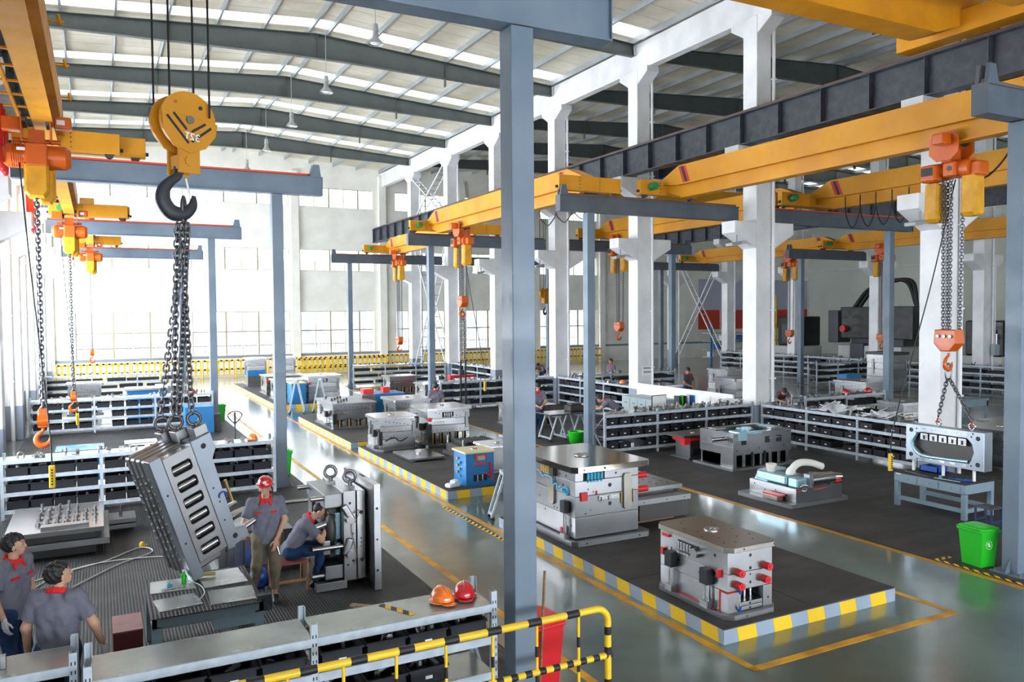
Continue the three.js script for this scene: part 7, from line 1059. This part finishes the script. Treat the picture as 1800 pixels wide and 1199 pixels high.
  if (o.helmet) { const base = hp(0, 0.068, -0.012), h = part(t, 'helmet', M.redHat, g => { const R = new THREE.Matrix4().makeBasis(new THREE.Vector3(...s), new THREE.Vector3(...u), new THREE.Vector3(...f)).setPosition(...base); g.add(new THREE.SphereGeometry(1, 24, 12, 0, 6.2832, 0, Math.PI / 2), R.clone().multiply(new THREE.Matrix4().makeScale(0.104, 0.112, 0.126))); const brim = new THREE.LatheGeometry([[0.1, 0.012], [0.122, 0], [0.126, -0.006], [0.118, -0.004], [0.1, 0.002]].map(q => new THREE.Vector2(...q)), 26); g.add(brim, R.clone()); g.add(new THREE.SphereGeometry(1, 16, 6, 0, 6.2832, 0, Math.PI / 2), R.clone().multiply(new THREE.Matrix4().makeTranslation(0, -0.008, 0.11)).multiply(new THREE.Matrix4().makeScale(0.08, 0.014, 0.07))); }, 'glossy red safety helmet'); const mk = v3.add(v3.add(base, f, 0.112), u, 0.05); part(h, 'badge', M.paper, g => g.ball(mk[0], mk[1], -mk[2], 0.026, 0.02, 0.012), 'white badge'); }
  return t;
}
M.shoe = mat({ color: L(0.012, 0.012, 0.014), roughness: 0.5 }); M.eyeDark = mat({ color: L(0.02, 0.015, 0.012), roughness: 0.2 }); M.lip = mat({ color: L(0.38, 0.15, 0.12), roughness: 0.5 });
person([1.99, 0.012, 11.3], -0.12, standing({ head: [0.0, 1.59, 0.04], face: [-0.12, -0.12, 0.98], el: [0.255, 1.13, 0.0], wl: [0.13, 0.91, 0.17], dl: [-0.12, -0.8, 0.2], pl: [-0.5, 0, -0.8], er: [-0.29, 1.13, 0.06], wr: [-0.3, 1.08, 0.32], dr: [-0.1, -0.05, 0.6], pr: [0.3, -0.9, 0.1], kl: [0.11, 0.5, 0.1], al: [0.1, 0.085, 0.06], kr: [-0.13, 0.52, 0.02], ar: [-0.17, 0.085, -0.22] }), { fine: true, helmet: true, khaki: true, capri: true, label: 'worker in red helmet, grey shirt and khaki trousers standing beside the tilted mold' });
person([2.4, 0.012, 11.75], 1.3, standing({ pelvis: [0, 0.55, 0], chest: [0, 0.86, 0.2], neck: [0, 1.0, 0.3], head: [0, 1.1, 0.43], face: [0, -0.55, 0.83], sl: [0.18, 0.96, 0.25], sr: [-0.18, 0.96, 0.25], el: [0.2, 0.72, 0.46], er: [-0.2, 0.72, 0.46], wl: [0.06, 0.93, 0.56], wr: [-0.06, 0.93, 0.56], dl: [-0.02, 0.6, 0.05], dr: [0.02, 0.6, 0.05], pl: [0, 0, -1], pr: [0, 0, -1], hl: [0.1, 0.54, 0.02], hr: [-0.1, 0.54, 0.02], kl: [0.13, 0.56, 0.46], kr: [-0.13, 0.56, 0.46], al: [0.12, 0.085, 0.4], ar: [-0.12, 0.085, 0.36] }), { fine: true, shortHair: true, curl: 0.25, hem: -0.12, label: 'seated worker bending forward with both hands at his face' });
{ const t = thing('wooden_stool', 'low wooden stool under the seated worker', 'stool', [2.12, 0.012, 11.5]); part(t, 'seat', M.redLid, g => g.box(0, 0.5, 0.4, 0.43, 0, 0.42)); for (const [x, d] of [[0, 0], [0.47, 0], [0, 0.39], [0.47, 0.39]]) part(t, 'leg', M.woodDesk, g => g.box(x, x + 0.03, 0, 0.4, d, d + 0.03)); part(t, 'rung', M.woodDesk, g => g.box(0.03, 0.47, 0.14, 0.17, 0, 0.03)); }
solo('blue_bag', 'crumpled blue plastic bag on the floor behind the helmeted worker', 'bag', M.plasticBlue, g => { g.ball(0, 0.14, 0, 0.14, 0.16, 0.12); g.ball(0.1, 0.1, 0.04, 0.12, 0.11, 0.1); g.ball(-0.08, 0.08, -0.03, 0.09, 0.09, 0.09); }, [2.0, 0.012, 12.0]);
solo('air_tool', 'small grey air tool in the helmeted worker\'s hand', 'tool', M.steelFine, g => { g.cyl([0, 0, 0], [0.02, -0.1, -0.03], 0.018, 0.012); }, [2.1, 0.82, 11.08]);
person([-0.86, 0.012, 9.75], 0.95, standing({ head: [0.0, 1.595, 0.03], face: [0.5, 0.12, 0.85], er: [-0.26, 1.12, 0.0], wr: [-0.25, 0.9, 0.1], dr: [0.02, -0.8, 0.1], pr: [0.9, 0, 0.2], wl: [0.24, 0.9, 0.1] }), { fine: true, gloves: true, label: 'worker with white gloves at the left edge looking towards the tilted mold' });
person([-0.4, 0.012, 8.4], 2.75, standing({ head: [-0.02, 1.6, 0.01], face: [-0.72, 0.3, 0.62], er: [-0.3, 1.13, 0.04], wr: [-0.34, 0.9, 0.12], el: [0.28, 1.12, 0.0], wl: [0.3, 0.87, 0.05] }), { fine: true, gloves: true, label: 'worker seen from behind in a grey shirt with red collar at the foreground shelf' });
person([12.5, 0.012, 22.35], -0.25, standing({ face: [-0.1, -0.6, 0.8], el: [0.24, 1.12, 0.12], er: [-0.24, 1.12, 0.12], wl: [0.06, 1.02, 0.36], wr: [-0.1, 1.0, 0.36], dl: [-0.4, -0.1, 0.5], dr: [0.4, -0.1, 0.5], pl: [0, -1, 0], pr: [0, -1, 0] }), { cell: 0.018, label: 'worker behind the trestle plate looking down at his hands' });
person([9.75, 0, 24.3], 3.0, standing(), { cell: 0.018, label: 'worker seen from behind between the molds and the middle post' });
person([21.0, 0.012, 25.2], 0, standing({ face: [-0.1, -0.6, 0.8], el: [0.24, 1.12, 0.1], er: [-0.24, 1.12, 0.1], wl: [0.04, 1.0, 0.32], wr: [-0.08, 1.0, 0.32], dl: [-0.4, -0.1, 0.4], dr: [0.4, -0.1, 0.4] }), { cell: 0.018, label: 'worker standing in the second hall beside the white column, looking at his hands' });
person([22.1, 0, 32.2], -1.4, standing(), { cell: 0.02, label: 'far worker in profile in front of the yellow barriers' });
person([14.35, 0.012, 20.7], -2.2, bending(), { cell: 0.018, label: 'worker bent over at the desk behind the shelf' });
person([20.7, 0.012, 20.0], -0.5, bending(), { cell: 0.018, label: 'worker bent low in the second hall, only head and red collar showing' });
person([20.6, 0, 36.4], -0.9, bending(), { cell: 0.02, label: 'far bending worker behind the foreground post, left one of two' });
person([21.3, 0, 36.2], -0.9, bending(), { cell: 0.02, label: 'far bending worker behind the foreground post, right one of two' });
scene.traverse(o => { if (o.isMesh) { o.castShadow = true; o.receiveShadow = true; } });
renderer.render(scene, camera);
